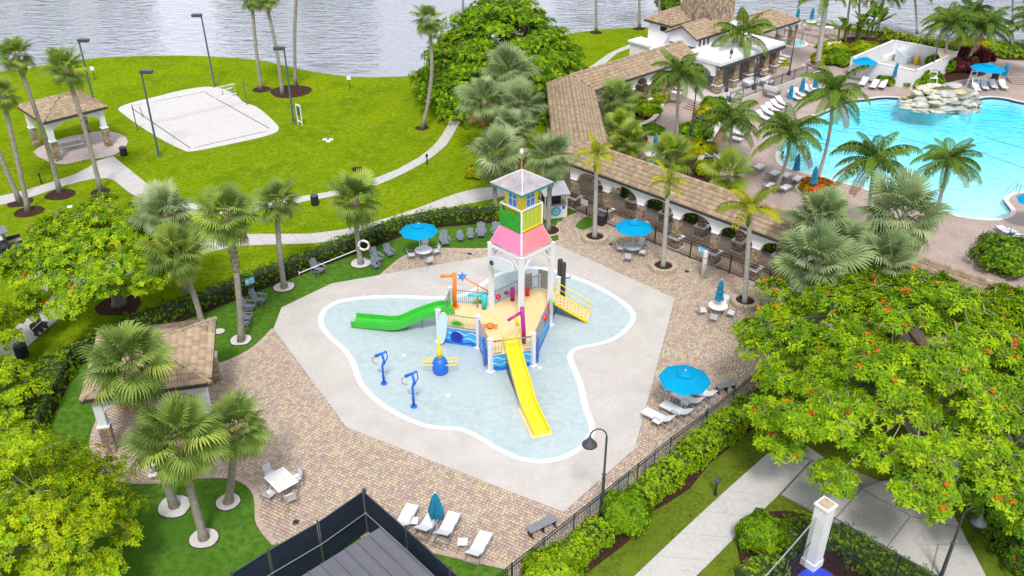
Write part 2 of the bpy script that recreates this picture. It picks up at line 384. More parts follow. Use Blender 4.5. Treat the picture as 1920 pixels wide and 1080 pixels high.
slab_path('gazebo_path', [(289,356),(255,328),(212,293),(174,305),(159,321),(109,338),(50,357),(0,368),(-120,395)], [(243,362),(228,350),(209,334),(178,335),(150,341),(120,349),(55,371),(0,385),(-120,414)], 16)
slab_path('fence_path', [(960,349),(920,351),(889,354),(844,367),(800,384),(777,393),(720,411),(661,428),(623,434),(580,439),(500,439),(430,440),(330,462),(220,494),(130,515),(95,560),(45,600),(0,640),(-70,690)], [(975,362),(938,370),(889,381),(844,389),(800,396),(777,404),(730,424),(661,444),(623,451),(590,457),(500,459),(440,462),(350,484),(240,515),(160,545),(125,585),(80,625),(20,680),(-40,730)], 36)
slab_path('cart_path', [(-120,395),(-60,420),(0,440),(40,467),(95,512)], [(-150,425),(-90,445),(-30,470),(20,500),(90,548)], 7, .041)
slab_path('clubhouse_path', [(1010,165),(1060,145),(1113,122),(1130,108),(1147,97),(1180,84),(1208,76),(1240,72)], [(1030,180),(1090,150),(1136,120),(1148,107),(1160,98),(1185,89),(1208,84),(1240,80)], 10)
slab_path('side_walk', [(1440,850),(1370,912),(1300,976),(1190,1080),(1130,1140)], [(1520,863),(1463,926),(1400,985),(1307,1080),(1240,1140)], 7)
# junction slabs by the shade tree
SIDE = multi('side_lawn_grass', [(.085,.135,.010), (.125,.175,.012), (.06,.10,.009), (.13,.165,.02)], [0, .2, 1.0, 5.0], .95, .7, 16, .06, 0)
struct(MB().sheet([Vector((p.x, p.y, 0)) for p in FENCE_R]+pts([(960,1180),(1900,1240),(2150,1000),(2050,760),(1700,640)]), .0045).build('side_lawn', SIDE))
pz = struct(MB().sheet(pts([(1452,838),(1500,826),(1560,868),(1650,902),(1735,893),(1790,790),(1885,765),(1890,800),(1783,955),(1862,1105),(1800,1105),(1757,1078),(1605,1004),(1464,928),(1521,864)]), .008).build('plaza_bed', JOINT))
for P in ([(1466,928),(1523,866),(1612,917),(1562,975)], [(1565,977),(1615,919),(1705,968),(1660,1028)], [(1662,1030),(1707,970),(1802,992),(1815,1020),(1757,1020),(1745,1072)], [(1452,839),(1500,828),(1560,870),(1612,914),(1524,862)],
          [(1617,917),(1650,904),(1735,896),(1782,955),(1800,989),(1708,967)], [(1760,1022),(1818,1022),(1860,1104),(1802,1104),(1748,1074)], [(1739,893),(1766,845),(1830,860),(1786,950)], [(1768,842),(1793,792),(1884,768),(1888,798),(1832,857)]):
    MB().prism(pts(P), .010, .036).build('slab', WALK, pz)
# ---- sand volleyball court
court = smooth(pts([(222,203),(245,193),(290,182),(347,168),(400,163),(440,177),(457,192),(482,201),(513,227),(523,243),(500,255),(433,270),(362,284),(340,280),(300,260),(257,233),(230,213)]), 3)
struct(MB().sheet(court, .015).build('sand_court', SAND))
CL = mat('court_line_webbing', (.07,.07,.09), .7)
for a, b in (((247,203),(357,278)), ((365,277),(500,246)), ((385,174),(505,241)), ((262,196),(385,172))):
    A, B = at(*a), at(*b); t = (B-A).normalized()*.05; nrm = Vector((-t.y, t.x, 0))
    MB().add([(p.x,p.y,.022) for p in (A-nrm, B-nrm, B+nrm, A+nrm)], [(0,1,2,3)]).build('boundary_line', CL, bpy.data.objects['sand_court'])
# ---- pool terrace and pool
def brick_mat(name, c1, c2, c3, sc):
    m = bpy.data.materials.new(name); m.use_nodes = True; t = m.node_tree; b = t.nodes['Principled BSDF']; b.inputs['Roughness'].default_value = .85
    tcn = t.nodes.new('ShaderNodeTexCoord'); mpp = t.nodes.new('ShaderNodeMapping'); mpp.inputs['Rotation'].default_value = (0, 0, R(44))
    br = t.nodes.new('ShaderNodeTexBrick'); br.inputs['Scale'].default_value = sc; br.inputs['Color1'].default_value = (*c1, 1); br.inputs['Color2'].default_value = (*c2, 1)
    br.inputs['Mortar'].default_value = (*c3, 1); br.inputs['Mortar Size'].default_value = .03; br.inputs['Bias'].default_value = 0; br.inputs['Brick Width'].default_value = .3; br.inputs['Row Height'].default_value = .2
    nz = t.nodes.new('ShaderNodeTexNoise'); nz.inputs['Scale'].default_value = .5; nz.inputs['Detail'].default_value = 5
    x = t.nodes.new('ShaderNodeMixRGB'); x.blend_type = 'MULTIPLY'; x.inputs[0].default_value = .45
    r = t.nodes.new('ShaderNodeValToRGB'); r.color_ramp.elements[0].position = .3; r.color_ramp.elements[0].color = (.62,.58,.58,1); r.color_ramp.elements[1].position = .7
    lk = t.links.new; lk(tcn.outputs['Object'], mpp.inputs[0]); lk(mpp.outputs[0], br.inputs['Vector']); lk(tcn.outputs['Object'], nz.inputs['Vector']); lk(nz.outputs[0], r.inputs[0])
    lk(br.outputs[0], x.inputs[1]); lk(r.outputs[0], x.inputs[2]); lk(x.outputs[0], b.inputs['Base Color'])
    bm = t.nodes.new('ShaderNodeBump'); bm.inputs['Strength'].default_value = .4; bm.inputs['Distance'].default_value = .01; bm.invert = True; lk(br.outputs['Fac'], bm.inputs['Height']); lk(bm.outputs[0], b.inputs['Normal'])
    MC[name] = m; return m
PDK = brick_mat('pool_deck_pavers', (.50,.385,.335), (.40,.31,.275), (.30,.24,.22), 1.0)
ADK = brick_mat('arcade_floor_pavers', (.60,.46,.34), (.50,.37,.275), (.36,.27,.21), 1.0)
COPE = offset(POOL, .38)
pd = [at(1030,205), at(1063,389)]+ARC_F[1:]+pts([(1560,597),(2200,700),(2500,500),(2500,100),(2100,94),(1920,91),(1800,86),(1700,74),(1600,60),(1500,44),(1440,52),(1280,110),(1110,165)])
struct(MB().sheet(pd, .009, [COPE]).build('pool_deck', PDK))
COPM = mat('pale_coping', (.60,.55,.49), .7, .1, 2)
ring(MB(), COPE, POOL, .03, .03).build('pool_coping', COPM)['kind'] = 'structure'
yn, yf = at(1800,405).y, at(1700,185).y
def pz_floor(x, y): return -.24-1.5*(y-yn+1.5)/(yf-yn)
PLAS = mat('pool_plaster', (.66,.88,.90), .7, .06, .6)
NAVY = mat('navy_tile', (.02,.045,.12), .3, .2, 8)
fl = MB().sheet(POOL, pz_floor); n = len(POOL)
fl.add([(p.x,p.y,-.22) for p in POOL]+[(p.x,p.y,pz_floor(p.x,p.y)) for p in POOL], [(i,(i+1)%n,n+(i+1)%n,n+i) for i in range(n)])
struct(fl.build('pool_shell', PLAS))
struct(ring(MB(), POOL, POOL, .029, -.22).build('pool_waterline_tiles', NAVY))
PW = water('pool_water', (.97,1,1), (1,1,1), 1.36, 1.1, .9, (1,1.6,1), None, .04, ((.06,.85,.94), .32), .24)
ins = offset(POOL, -.004); n = len(ins); pw = MB()
pw.sheet(ins, -.09); pw.sheet(ins, lambda x, y: pz_floor(x, y)+.004)
pw.f[-(len(pw.f)//2):] = [tuple(reversed(q)) for q in pw.f[len(pw.f)//2:]]
pw.add([(p.x,p.y,-.09) for p in ins]+[(p.x,p.y,pz_floor(p.x,p.y)+.004) for p in ins], [(i,n+i,n+(i+1)%n,(i+1)%n) for i in range(n)])
struct(pw.build('pool_water', PW))
for a, b in (((1560,232),(1720,262)), ((1690,250),(1840,292)), ((1790,262),(1990,345)), ((1850,250),(2000,300)), ((1540,262),(1640,290))):
    A, B = at(*a, -1), at(*b, -1); t = (B-A).normalized()*.06; nr = Vector((-t.y, t.x, 0))
    MB().add([(p.x,p.y,pz_floor(p.x,p.y)+.006) for p in (A-nr, B-nr, B+nr, A+nr)], [(0,1,2,3)]).build('lane_stripe', NAVY, bpy.data.objects['pool_shell'])
# ---- planting beds and mulch
def bed(name, P, z=.02, m=MULCH, sm=3, px=True):
    Q = pts(P) if px else P
    return struct(MB().sheet(smooth(Q, sm) if sm else Q, z).build(name, m))
bed('mulch_bed', [(1437,776),(1437,784),(1347,857),(1330,870),(1293,917),(1253,943),(1217,963),(1200,997),(1160,1030),(1107,1070),(1060,1110)][:], .014, MULCH, 0, False) if False else None
mb_r = [Vector((p.x, p.y, 0)) for p in FENCE_R[1:]][::-1]
bed('hedge_mulch_bed', mb_r+pts([(1437,776),(1437,784),(1347,857),(1330,870),(1293,917),(1253,943),(1217,963),(1200,997),(1160,1030),(1107,1070),(1050,1120)]), .014, MULCH, 0, False)
bed('fence_mulch_strip', offset(FENCE_L[2:], .55, False)+offset(FENCE_L[2:], -1.6, False)[::-1], .010, MULCH, 0, False)
for k, (x, y, r) in enumerate(((38,379,24),(54,397,27),(113,365,27),(189,360,18),(490,168,18),(545,172,38),(792,240,13),(223,572,42),(1117,61,12),(1199,54,12),(672,318,13))):
    c = at(x, y); rr = r*depth(c)/FPX
    bed('tree_mulch_ring', [c+Vector((rr*math.cos(a)*random.uniform(.9,1.1), rr*math.sin(a)*random.uniform(.85,1.1), 0)) for a in np.linspace(0, 2*math.pi, 10)[:-1]], .017+.001*k, MULCH, 3, False)
bed('courtyard_bed', [(1125,195),(1170,170),(1245,175),(1238,205),(1225,225),(1205,237),(1215,262),(1190,290),(1150,275)], .022)
bed('courtyard_island_bed', [(1245,300),(1262,272),(1290,262),(1318,232),(1330,250),(1325,285),(1318,310),(1345,335),(1390,345),(1330,350),(1270,325)], .023)
bed('enclosure_bed', [(1610,145),(1600,125),(1560,110),(1540,95),(1590,70),(1680,75),(1800,95),(1925,108),(1925,96),(1985,96),(1985,112),(1880,112),(1830,100),(1855,135),(1800,150),(1735,160),(1640,158)], .024)
bed('tennis_bed', [(1500,960),(1560,990),(1690,1065),(1760,1110),(1500,1130),(1400,1080),(1385,1010),(1420,965)], .013)
bed('plaza_bed_mulch', [(1690,858),(1725,850),(1750,875),(1725,898),(1690,893)], .016)
bed('plaza_corner_mulch', [(1845,985),(1890,1000),(1940,1040),(1950,1110),(1905,1060),(1862,1020)], .016)

# ================================================================ BUILDINGS
TILE_COL = [(.325,.24,.155),(.355,.265,.175),(.295,.215,.14),(.385,.29,.195),(.26,.19,.13)]
TILEM = [mat('clay_tile_%s' % w, c, .75, .18, 4, .2, 25) for w, c in zip(('tan','sand','brown','straw','umber'), TILE_COL)]
UNDER = mat('roof_underlay', (.10,.075,.06), .9, .2)
FASC = mat('dark_fascia', (.045,.04,.04), .6, .2)
TW, TL = .30, .37
def tile_geo():
    V = []; F = []; xs = np.linspace(-TW/2, TW/2, 9); zf = [.032*math.cos(4*math.pi*x/TW)+.03 for x in xs]
    for y, lift in ((-.02, .035), (TL+.03, .004)):
        for x, z in zip(xs, zf): V.append((x, y, z+lift))
    for x, z in zip(xs, zf): V.append((x, -.02, z-.02))
    for i in range(8): F.append((i, i+1, 10+i, 9+i)); F.append((18+i, 19+i, i+1, i))
    return np.array(V), np.array(F)
TV, TF = tile_geo()
TMESH = []
for m in TILEM:
    me = bpy.data.meshes.new('roof_tile'); me.from_pydata([tuple(v) for v in TV], [], [tuple(f) for f in TF.tolist()]); me.materials.append(m); TMESH.append(me)
class Roof:
    def __init__(s, root, name='roof'):
        s.root = root; s.T = []; s.under = MB(); s.caps = MB(); s.fas = MB(); s.name = name
    def face(s, P):
        """P[0]->P[1] is the eave"""
        P = [Vector(p) for p in P]; u = (P[1]-P[0]).normalized(); nrm = None
        for k in range(2, len(P)):
            c = u.cross(P[k]-P[0])
            if c.length > .05: nrm = c.normalized(); break
        if nrm.z < 0: nrm = -nrm
        w = nrm.cross(u); w = w if w.z > 0 else -w
        s.under.add(P, [tuple(range(len(P)))])
        q = [((p-P[0]).dot(u), (p-P[0]).dot(w)) for p in P]; umax = max(a for a, b in q); umin = min(a for a, b in q); vmax = max(b for a, b in q)
        nu = int((umax-umin)/TW)+2; nv = int(vmax/TL)+1
        U, V = np.meshgrid(umin+TW*(np.arange(nu)+.5), TL*np.arange(nv)); ok = inside(U, V+TL*.45, q)
        for a, b in zip(U[ok], V[ok]):
            M = Matrix((u, w, nrm)).transposed().to_4x4(); M.translation = P[0]+u*a+w*b+nrm*.004; s.T.append(M)
    def cap(s, a, b, r=.13):
        a = Vector(a); b = Vector(b); n = max(1, int((b-a).length/.4)); d = (b-a)/n
        for i in range(n):
            s.caps.tube([a+d*i-d*.04, a+d*(i+1)], [r*1.08, r*.92], 8, i % 5)
    def fascia(s, a, b, h=.2, drop=.1):
        s.fas.bar(Vector(a)-Vector((0, 0, drop)), Vector(b)-Vector((0, 0, drop)), .06, h)
    def emit(s, nparts=300):
        o = s.under.build(s.name, UNDER, s.root, True); s.caps.build('ridge_caps', TILEM, o, False) if False else None
        off = s.root.location
        if s.caps.v: s.caps.build('ridge_caps', TILEM, o, True)
        if s.fas.v: s.fas.build('fascia', FASC, o, True)
        T = sorted(s.T, key=lambda M: depth(M.translation)); rg = np.random.default_rng(3); mi = rg.choice(5, len(T), p=[.28,.26,.2,.16,.10])
        for M, k in zip(T[:nparts], mi):
            t = bpy.data.objects.new('tile', TMESH[k]); COL.objects.link(t); t.parent = o
            M2 = M.copy(); M2.translation = M.translation-off; t.matrix_local = M2
        rest = T[nparts:]
        if rest:
            A = np.array([np.array(M) for M in rest]); V = np.einsum('nij,kj->nki', A[:, :3, :3], TV)+A[:, None, :3, 3]
            F = (TF[None]+np.arange(len(rest))[:, None, None]*len(TV)).reshape(-1, 4)
            mesh_np('roof_tiles', V.reshape(-1, 3), F, TILEM, np.repeat(mi[nparts:], len(TF)), o, 'stuff')
        return o
STONE_COL = [(.36,.27,.17),(.27,.20,.14),(.44,.34,.21),(.20,.15,.115),(.40,.33,.26),(.31,.21,.13)]
STM = [mat('ledge_stone_%s' % w, c, .85, .25, 6, .4, 18) for w, c in zip(('honey','brown','gold','dark','grey','rust'), STONE_COL)]
def stone_column(mb, c, w, z0, z1, rz, d=None, lo=.10, hi=.22, seed=0):
    """core wrapped in uneven ledge stones"""
    rg = random.Random(seed); d = d or w; rm = Matrix.Rotation(rz, 3, 'Z'); c = Vector((c[0], c[1], 0))
    mb.box((c.x, c.y, (z0+z1)/2), (w-.06, d-.06, z1-z0), rz, 3)
    for (nx, ny, ln, off) in ((1, 0, d, w/2), (-1, 0, d, w/2), (0, 1, w, d/2), (0, -1, w, d/2)):
        z = z0
        while z < z1-.02:
            h = min(rg.uniform(lo, hi), z1-z); x = -ln/2
            while x < ln/2-.02:
                l = min(rg.uniform(.15, .38), ln/2-x)
                if ln/2-x-l < .08: l = ln/2-x
                t = rg.uniform(.03, .065); o = off-.03+t/2
                p = Vector((nx*o, ny*o, 0))+Vector((-ny, nx, 0))*(x+l/2)
                dm = (t, l-.02, h-.02) if nx else (l-.02, t, h-.02)
                mb.box(c+rm @ p+Vector((0, 0, z+h/2)), dm, rz, rg.randrange(6)); x += l
            z += h
    return mb
def arch_wall(mb, a, b, z0, zs, zt, th, piers, seg=12, mi=0, rise=None):
    """wall from a to b between zs and zt whose bottom follows a row of arches that spring at z0; piers = list of (start, end) openings in metres"""
    a = Vector((a[0], a[1], 0)); b = Vector((b[0], b[1], 0)); u = (b-a).normalized(); Ln = (b-a).length; nrm = Vector((-u.y, u.x, 0))*th/2
    prof = [(0, z0)]
    for s, e in piers:
        prof.append((s, z0)); m = (s+e)/2; rr = (e-s)/2; rz = rise or min(rr, zs-z0)
        for k in range(1, seg): an = math.pi*k/seg; prof.append((m-rr*math.cos(an), z0+rz*math.sin(an)))
        prof.append((e, z0))
    prof.append((Ln, z0)); n = len(prof)
    V = []
    for sgn in (-1, 1):
        V += [a+u*s+nrm*sgn+Vector((0, 0, z)) for s, z in prof]; V += [a+u*s+nrm*sgn+Vector((0, 0, zt)) for s, z in prof]
    F = []
    for i in range(n-1):
        F.append((i, i+1, n+i+1, n+i)); F.append((2*n+i+1, 2*n+i, 3*n+i, 3*n+i+1)); F.append((i+1, i, 2*n+i, 2*n+i+1)); F.append((n+i, n+i+1, 3*n+i+1, 3*n+i))
    F += [(0, n, 3*n, 2*n), (n-1, 2*n-1, 4*n-1, 3*n-1)]
    return mb.add(V, F, mi)
def gazebo(name, label, eave_px, z, rise, nparts, seed):
    E = [at(a, b, z) for a, b in eave_px]; c = sum(E, Vector())/4
    # square it up
    ux = ((E[1]-E[0])+(E[2]-E[3])); ux.z = 0; half = ux.length/4; ux.normalize(); uy = Vector((-ux.y, ux.x, 0))
    if uy.dot(E[3]-E[0]) < 0: uy = -uy
    hy = abs(((E[3]-E[0])+(E[2]-E[1])).dot(uy))/4
    K = [c-ux*half-uy*hy, c+ux*half-uy*hy, c+ux*half+uy*hy, c-ux*half+uy*hy]; rz = math.atan2(ux.y, ux.x)
    root = thing(name, label, 'gazebo', (c.x, c.y, 0)); ap = c+Vector((0, 0, rise))
    rf = Roof(root)
    for i in range(4):
        a, b = K[i], K[(i+1) % 4]; rf.face([a, b, ap]); rf.cap(a, ap); rf.fascia(a, b)
    rf.emit(nparts)
    ins = .55; C4 = [K[i]+(c-K[i]).normalized()*ins*1.414 for i in range(4)]
    MB().slab([p-Vector((0, 0, .16)) for p in K], (0, 0, .05)).build('soffit', FASC, root, True)
    for i in range(4):
        p = C4[i]; stone_column(MB(), p, .52, .05, 1.75, rz, seed=seed+i).build('stone_column', STM, root, True, kind=None)
        MB().box((p.x, p.y, 1.79), (.62, .62, .08), rz).box((p.x, p.y, (1.83+z-.17)/2), (.44, .44, z-.17-1.83), rz).build('column_shaft', STUCCO, root, True)
        q = C4[(i+1) % 4]; Ln = (q-p).length; u = (q-p).normalized()
        m = MB(); arch_wall(m, p+u*.22, q-u*.22, 2.55, z-.45, z-.17, .26, [(.01, Ln-.45)]); m.build('arch_beam', STUCCO, root, True)
    return root, c, ux, uy, half
gz1 = gazebo('picnic_gazebo', 'tile-roofed open gazebo on the splash terrace, its roof half covered by a fan palm', [(146,752),(392,718),(407,597),(189,624)], 3.85, .95, 300, 10)
gz2 = gazebo('picnic_gazebo', 'tile-roofed open gazebo on the lakeside lawn beside the sand court', [(78,232),(200,199),(152,172),(33,198)], 3.75, 1.0, 0, 20)
# paved pad of the lakeside gazebo
PADM = multi('pinkish_pad', [(.44,.36,.34),(.36,.29,.28),(.5,.43,.4)], [0, 1.5, 8], .85, .2, 30, .01)
struct(MB().sheet(smooth(pts([(63,285),(108,308),(160,300),(207,293),(233,278),(239,262),(222,250),(190,246),(150,252),(110,262)]), 3), .02).build('gazebo_pad', PADM))

# ---------------------------------------------------------------- arcade
ZE, ZR, HW, HW1 = 3.8, 4.95, 2.2, 1.85
u1 = Vector((.72, -.694, 0)).normalized(); n1 = Vector((-u1.y, u1.x, 0))        # n1 points to the pool
R1 = Vector((5.5, 65.6, 0)); R2 = Vector((5.48, 82.0, 0)); R3 = Vector((17.7, 93.1, 0)); R0 = R1+u1*40
u3 = (R3-R2).normalized(); n3 = Vector((u3.y, -u3.x, 0))                             # n3 points to the pool
arc = thing('arcade', 'long cream arcade with clay tile roof and arches between splash pad and pool', 'arcade', (R1.x, R1.y, 0))
rf = Roof(arc); zE = Vector((0, 0, ZE)); zR = Vector((0, 0, ZR))
# mitre points
def isect(p, d, q, e):
    t = ((q.x-p.x)*e.y-(q.y-p.y)*e.x)/(d.x*e.y-d.y*e.x); return p+d*t
ey = Vector((0, 1, 0)); xL, xR = R1.x-HW, R1.x+HW
F0 = R0-n1*HW1; F1 = isect(R1-n1*HW1, u1, Vector((xL, 0, 0)), ey)
B0 = R0+n1*HW1; B1 = isect(R1+n1*HW1, u1, Vector((xR, 0, 0)), ey)
F2 = isect(R2-n3*HW, u3, Vector((xL, 0, 0)), ey); B2 = isect(R2+n3*HW, u3, Vector((xR, 0, 0)), ey)
F3 = R3-n3*HW; B3 = R3+n3*HW
for P in ([F1, F0, R0, R1], [B0, B1, R1, R0], [F2, F1, R1, R2], [B1, B2, R2, R1], [F3, F2, R2, R3], [B2, B3, R3, R2]):
    rf.face([P[0]+zE, P[1]+zE, P[2]+zR, P[3]+zR]); rf.fascia(P[0]+zE, P[1]+zE)
for a, b in ((R0, R1), (R1, R2), (R2, R3)): rf.cap(a+zR, b+zR, .16)
rf.cap(F1+zE, R1+zR); rf.cap(F2+zE, R2+zR)
rf.emit(300)
MB().slab([p+Vector((0, 0, ZE-.16)) for p in (F0, F1, F2, F3)]+[p+Vector((0, 0, ZE-.16)) for p in (B3, B2, B1, B0)], (0, 0, .05)).build('soffit', STUCCO, arc, True)
def colonnade(a, b, first, step, seed, ped=True):
    u = (b-a).normalized(); Ln = (b-a).length; s = first; cs = []
    while s < Ln-.3: cs.append(s); s += step
    op = [(c+.32, d-.32) for c, d in zip(cs[:-1], cs[1:])]
    m = MB(); arch_wall(m, a, b, 2.5, 3.3, ZE-.17, .34, op, 14, 0, .86); m.build('arch_wall', STUCCO, arc, True)
    rz = math.atan2(u.y, u.x)
    for i, c in enumerate(cs):
        p = a+u*c; stone_column(MB(), p, .5, .95, 2.48, rz, seed=seed+i).build('stone_column', STM, arc, True)
        q = MB(); stone_column(q, p, .78, .14, .86, rz, seed=seed+50+i); q.build('stone_pedestal', STM, arc, True)
        MB().box((p.x, p.y, .905), (.94, .94, .09), rz).build('pedestal_cap', STUCCO, arc, True); MB().box((p.x, p.y, .075), (.92, .92, .13), rz).build('pedestal_base', STUCCO, arc, True)
        MB().box((p.x, p.y, 2.49), (.6, .6, .07), rz).build('capital', STUCCO, arc, True)
iv = .5
# front arcade starts where the photo shows its first pier
colonnade(R1+u1*.2-n1*1.40, R1+u1*27-n1*1.40, .39, 3.22, 100)
colonnade(R1+u1*3.6+n1*1.38, R1+u1*27+n1*1.38, .6, 3.22, 200)
colonnade(B1+ey*.5-Vector((iv, 0, 0)), B2-ey*.5-Vector((iv, 0, 0)), .3, 2.4, 300)
colonnade(B2+u3*.5-n3*iv, B3-u3*.3-n3*iv, .4, 2.5, 400)
colonnade(F2+u3*.5+n3*iv, F3-u3*.3+n3*iv, .4, 2.5, 500)
struct(MB().sheet([F0, F1, F2, F3, B3, B2, B1, B0], .03).build('arcade_floor', ADK))

# ---------------------------------------------------------------- clubhouse
uc = Vector((.745, .667, 0)); vc = Vector((-.667, .745, 0)); OC = Vector((21.2, 90.0, 0)); RZC = math.atan2(uc.y, uc.x)
def cl(s, t, z=0): return OC+uc*s+vc*t+Vector((0, 0, z))
club = thing('clubhouse', 'white clubhouse with clay tile roofs, flat white porch roof and big stone tower', 'clubhouse', (OC.x, OC.y, 0))
def cbox(m, s0, s1, t0, t1, z0, z1, mi=0): return m.prism([cl(s0, t0), cl(s1, t0), cl(s1, t1), cl(s0, t1)], z0, z1, mi)
m = MB(); cbox(m, -1.5, 10.2, 3.9, 8.2, .3, 3.6); m.build('rear_wall', STUCCO, club, True)
m = MB(); cbox(m, -.9, 10.4, -.75, 4.3, 3.62, 3.95); m.build('porch_roof', STUCCO, club, True)
ROOFW = mat('white_roof_membrane', (.72,.70,.69), .7, .1, .8)
m = MB(); cbox(m, -.6, 10.1, -.45, 4.2, 3.952, 4.0); m.build('roof_membrane', ROOFW, club, True)
m = MB(); cbox(m, -.95, 10.45, -.95, -.76, 3.3, 3.62); m.build('porch_gutter', FASC, club, True)
for i, s in enumerate((0, 2.7, 5.4, 8.1, 10.0)):
    stone_column(MB(), cl(s, 0), .72, .55, 3.05, RZC, seed=600+i).build('stone_column', STM, club, True)
    p = cl(s, 0); MB().box((p.x, p.y, 3.1), (.86, .86, .1), RZC).build('capital', STUCCO, club, True); MB().box((p.x, p.y, 1.35), (.88, .88, .1), RZC).build('column_band', STUCCO, club, True)
m = MB(); arch_wall(m, cl(-.6, .0), cl(-.6, 4.0), 2.4, 3.2, 3.61, .35, [(.4, 3.6)]); m.build('arch_wall', STUCCO, club, True)
# doors and glazing under the porch
GLASS = mat('dark_window_glass', (.02,.025,.03), .08, .1, 2, spec=.8)
for s in (1.2, 3.9, 6.6, 9.0):
    m = MB(); cbox(m, s, s+1.5, 3.86, 3.897, .6, 2.7); w = m.build('glass_door', GLASS, club, True)
    m = MB(); cbox(m, s-.08, s, 3.83, 3.897, .6, 2.8); cbox(m, s+1.5, s+1.58, 3.83, 3.897, .6, 2.8); cbox(m, s+.72, s+.78, 3.83, 3.858, .6, 2.7); m.build('door_frame', WHITE, w, True)
# gabled wing
m = MB(); cbox(m, 1.5, 6.5, 4.25, 7.9, 3.96, 4.95); m.add([cl(1.5, 4.25, 4.95), cl(1.5, 7.9, 4.95), cl(1.5, 6.07, 5.85), cl(6.5, 4.25, 4.95), cl(6.5, 7.9, 4.95), cl(6.5, 6.07, 5.85)], [(0,1,2),(5,4,3),(0,2,5,3),(1,4,5,2)]); m.build('gable_wall', STUCCO, club, True)
rf = Roof(club, 'gable_roof'); a, b, c, d_ = cl(1.1, 3.95, 4.98), cl(6.6, 3.95, 4.98), cl(6.6, 6.07, 6.05), cl(1.1, 6.07, 6.05); e, f = cl(6.6, 8.2, 4.98), cl(1.1, 8.2, 4.98)
rf.face([a, b, c, d_]); rf.face([e, f, d_, c]); rf.cap(d_, c, .14); rf.cap(a, d_, .1); rf.cap(f, d_, .1); rf.fascia(a, b); rf.fascia(a, d_); rf.fascia(d_, f); rf.emit(0)
for s in (1.9, 2.6, 3.3):
    m = MB(); cbox(m, s, s+.28, 4.20, 4.247, 4.05, 4.8); m.build('slit_window', GLASS, club, True)
m = MB(); cbox(m, 8.4, 9.0, 4.2, 4.26, 4.05, 4.8); m.build('slit_window', GLASS, club, True)
m = MB(); cbox(m, 6.5, 10.0, 4.27, 8.2, 3.97, 5.1); m.build('upper_wall', STUCCO, club, True)
# rear hip roof
m = MB(); cbox(m, 2.3, 9.0, 8.4, 11.6, .2, 5.35); m.build('rear_wing_wall', STUCCO, club, True)
rf = Roof(club, 'hip_roof'); a, b, c, d_ = cl(1.9, 8.1, 5.4), cl(9.3, 8.1, 5.4), cl(9.3, 12, 5.4), cl(1.9, 12, 5.4); e, f = cl(3.8, 10.05, 6.5), cl(7.4, 10.05, 6.5)
rf.face([a, b, f, e]); rf.face([b, c, f]); rf.face([c, d_, e, f]); rf.face([d_, a, e]); rf.cap(e, f); [rf.cap(p, q) for p, q in ((a, e), (d_, e), (b, f), (c, f))]; rf.fascia(a, b); rf.fascia(d_, a); rf.emit(0)
m = MB(); cbox(m, 2.25, 2.298, 9.0, 9.9, 4.5, 5.0); m.build('slit_window', GLASS, club, True)
m = MB(); cbox(m, .3, 2.2, 8.3, 12.4, .2, 3.1); m.build('low_wing_wall', STUCCO, club, True)
m = MB(); cbox(m, .1, 2.28, 8.22, 12.6, 3.102, 3.3); m.build('low_wing_roof', ROOFW, club, True)
# stone tower
tp = cl(7.4, 7.6); stone_column(MB(), tp, 4.3, 3.5, 13.5, RZC, 4.0, .22, .42, 77).build('stone_tower', STM, club, True)
# right wing with hipped roof
rf = Roof(club, 'wing_roof'); a, b, c, d_ = cl(10.6, 4.0, 3.5), cl(21, 4.0, 3.5), cl(21, 9, 3.5), cl(10.6, 9, 3.5); e, f = cl(10.6, 6.5, 4.7), cl(18.4, 6.5, 4.7)
rf.face([a, b, f, e]); rf.face([b, c, f]); rf.face([c, d_, e, f]); rf.cap(e, f); rf.cap(b, f); rf.cap(c, f); rf.fascia(a, b); rf.fascia(b, c); rf.emit(0)
for i, s in enumerate((11.5, 14.6, 17.7, 20.4)):
    stone_column(MB(), cl(s, 4.6), .55, .5, 2.4, RZC, seed=700+i).build('stone_column', STM, club, True)
m = MB(); arch_wall(m, cl(10.7, 4.6), cl(20.7, 4.6), 2.4, 3.1, 3.34, .35, [(1.15, 3.55), (4.25, 6.65), (7.35, 9.4)], 10, 0, .7); m.build('arch_wall', STUCCO, club, True)
m = MB(); arch_wall(m, cl(20.7, 4.7), cl(20.7, 8.7), 2.4, 3.1, 3.34, .35, [(.5, 3.5)], 10, 0, .7); m.build('arch_wall', STUCCO, club, True)
m = MB(); cbox(m, 10.5, 16, 8.0, 8.6, .3, 3.3); m.build('rear_wall', STUCCO, club, True)
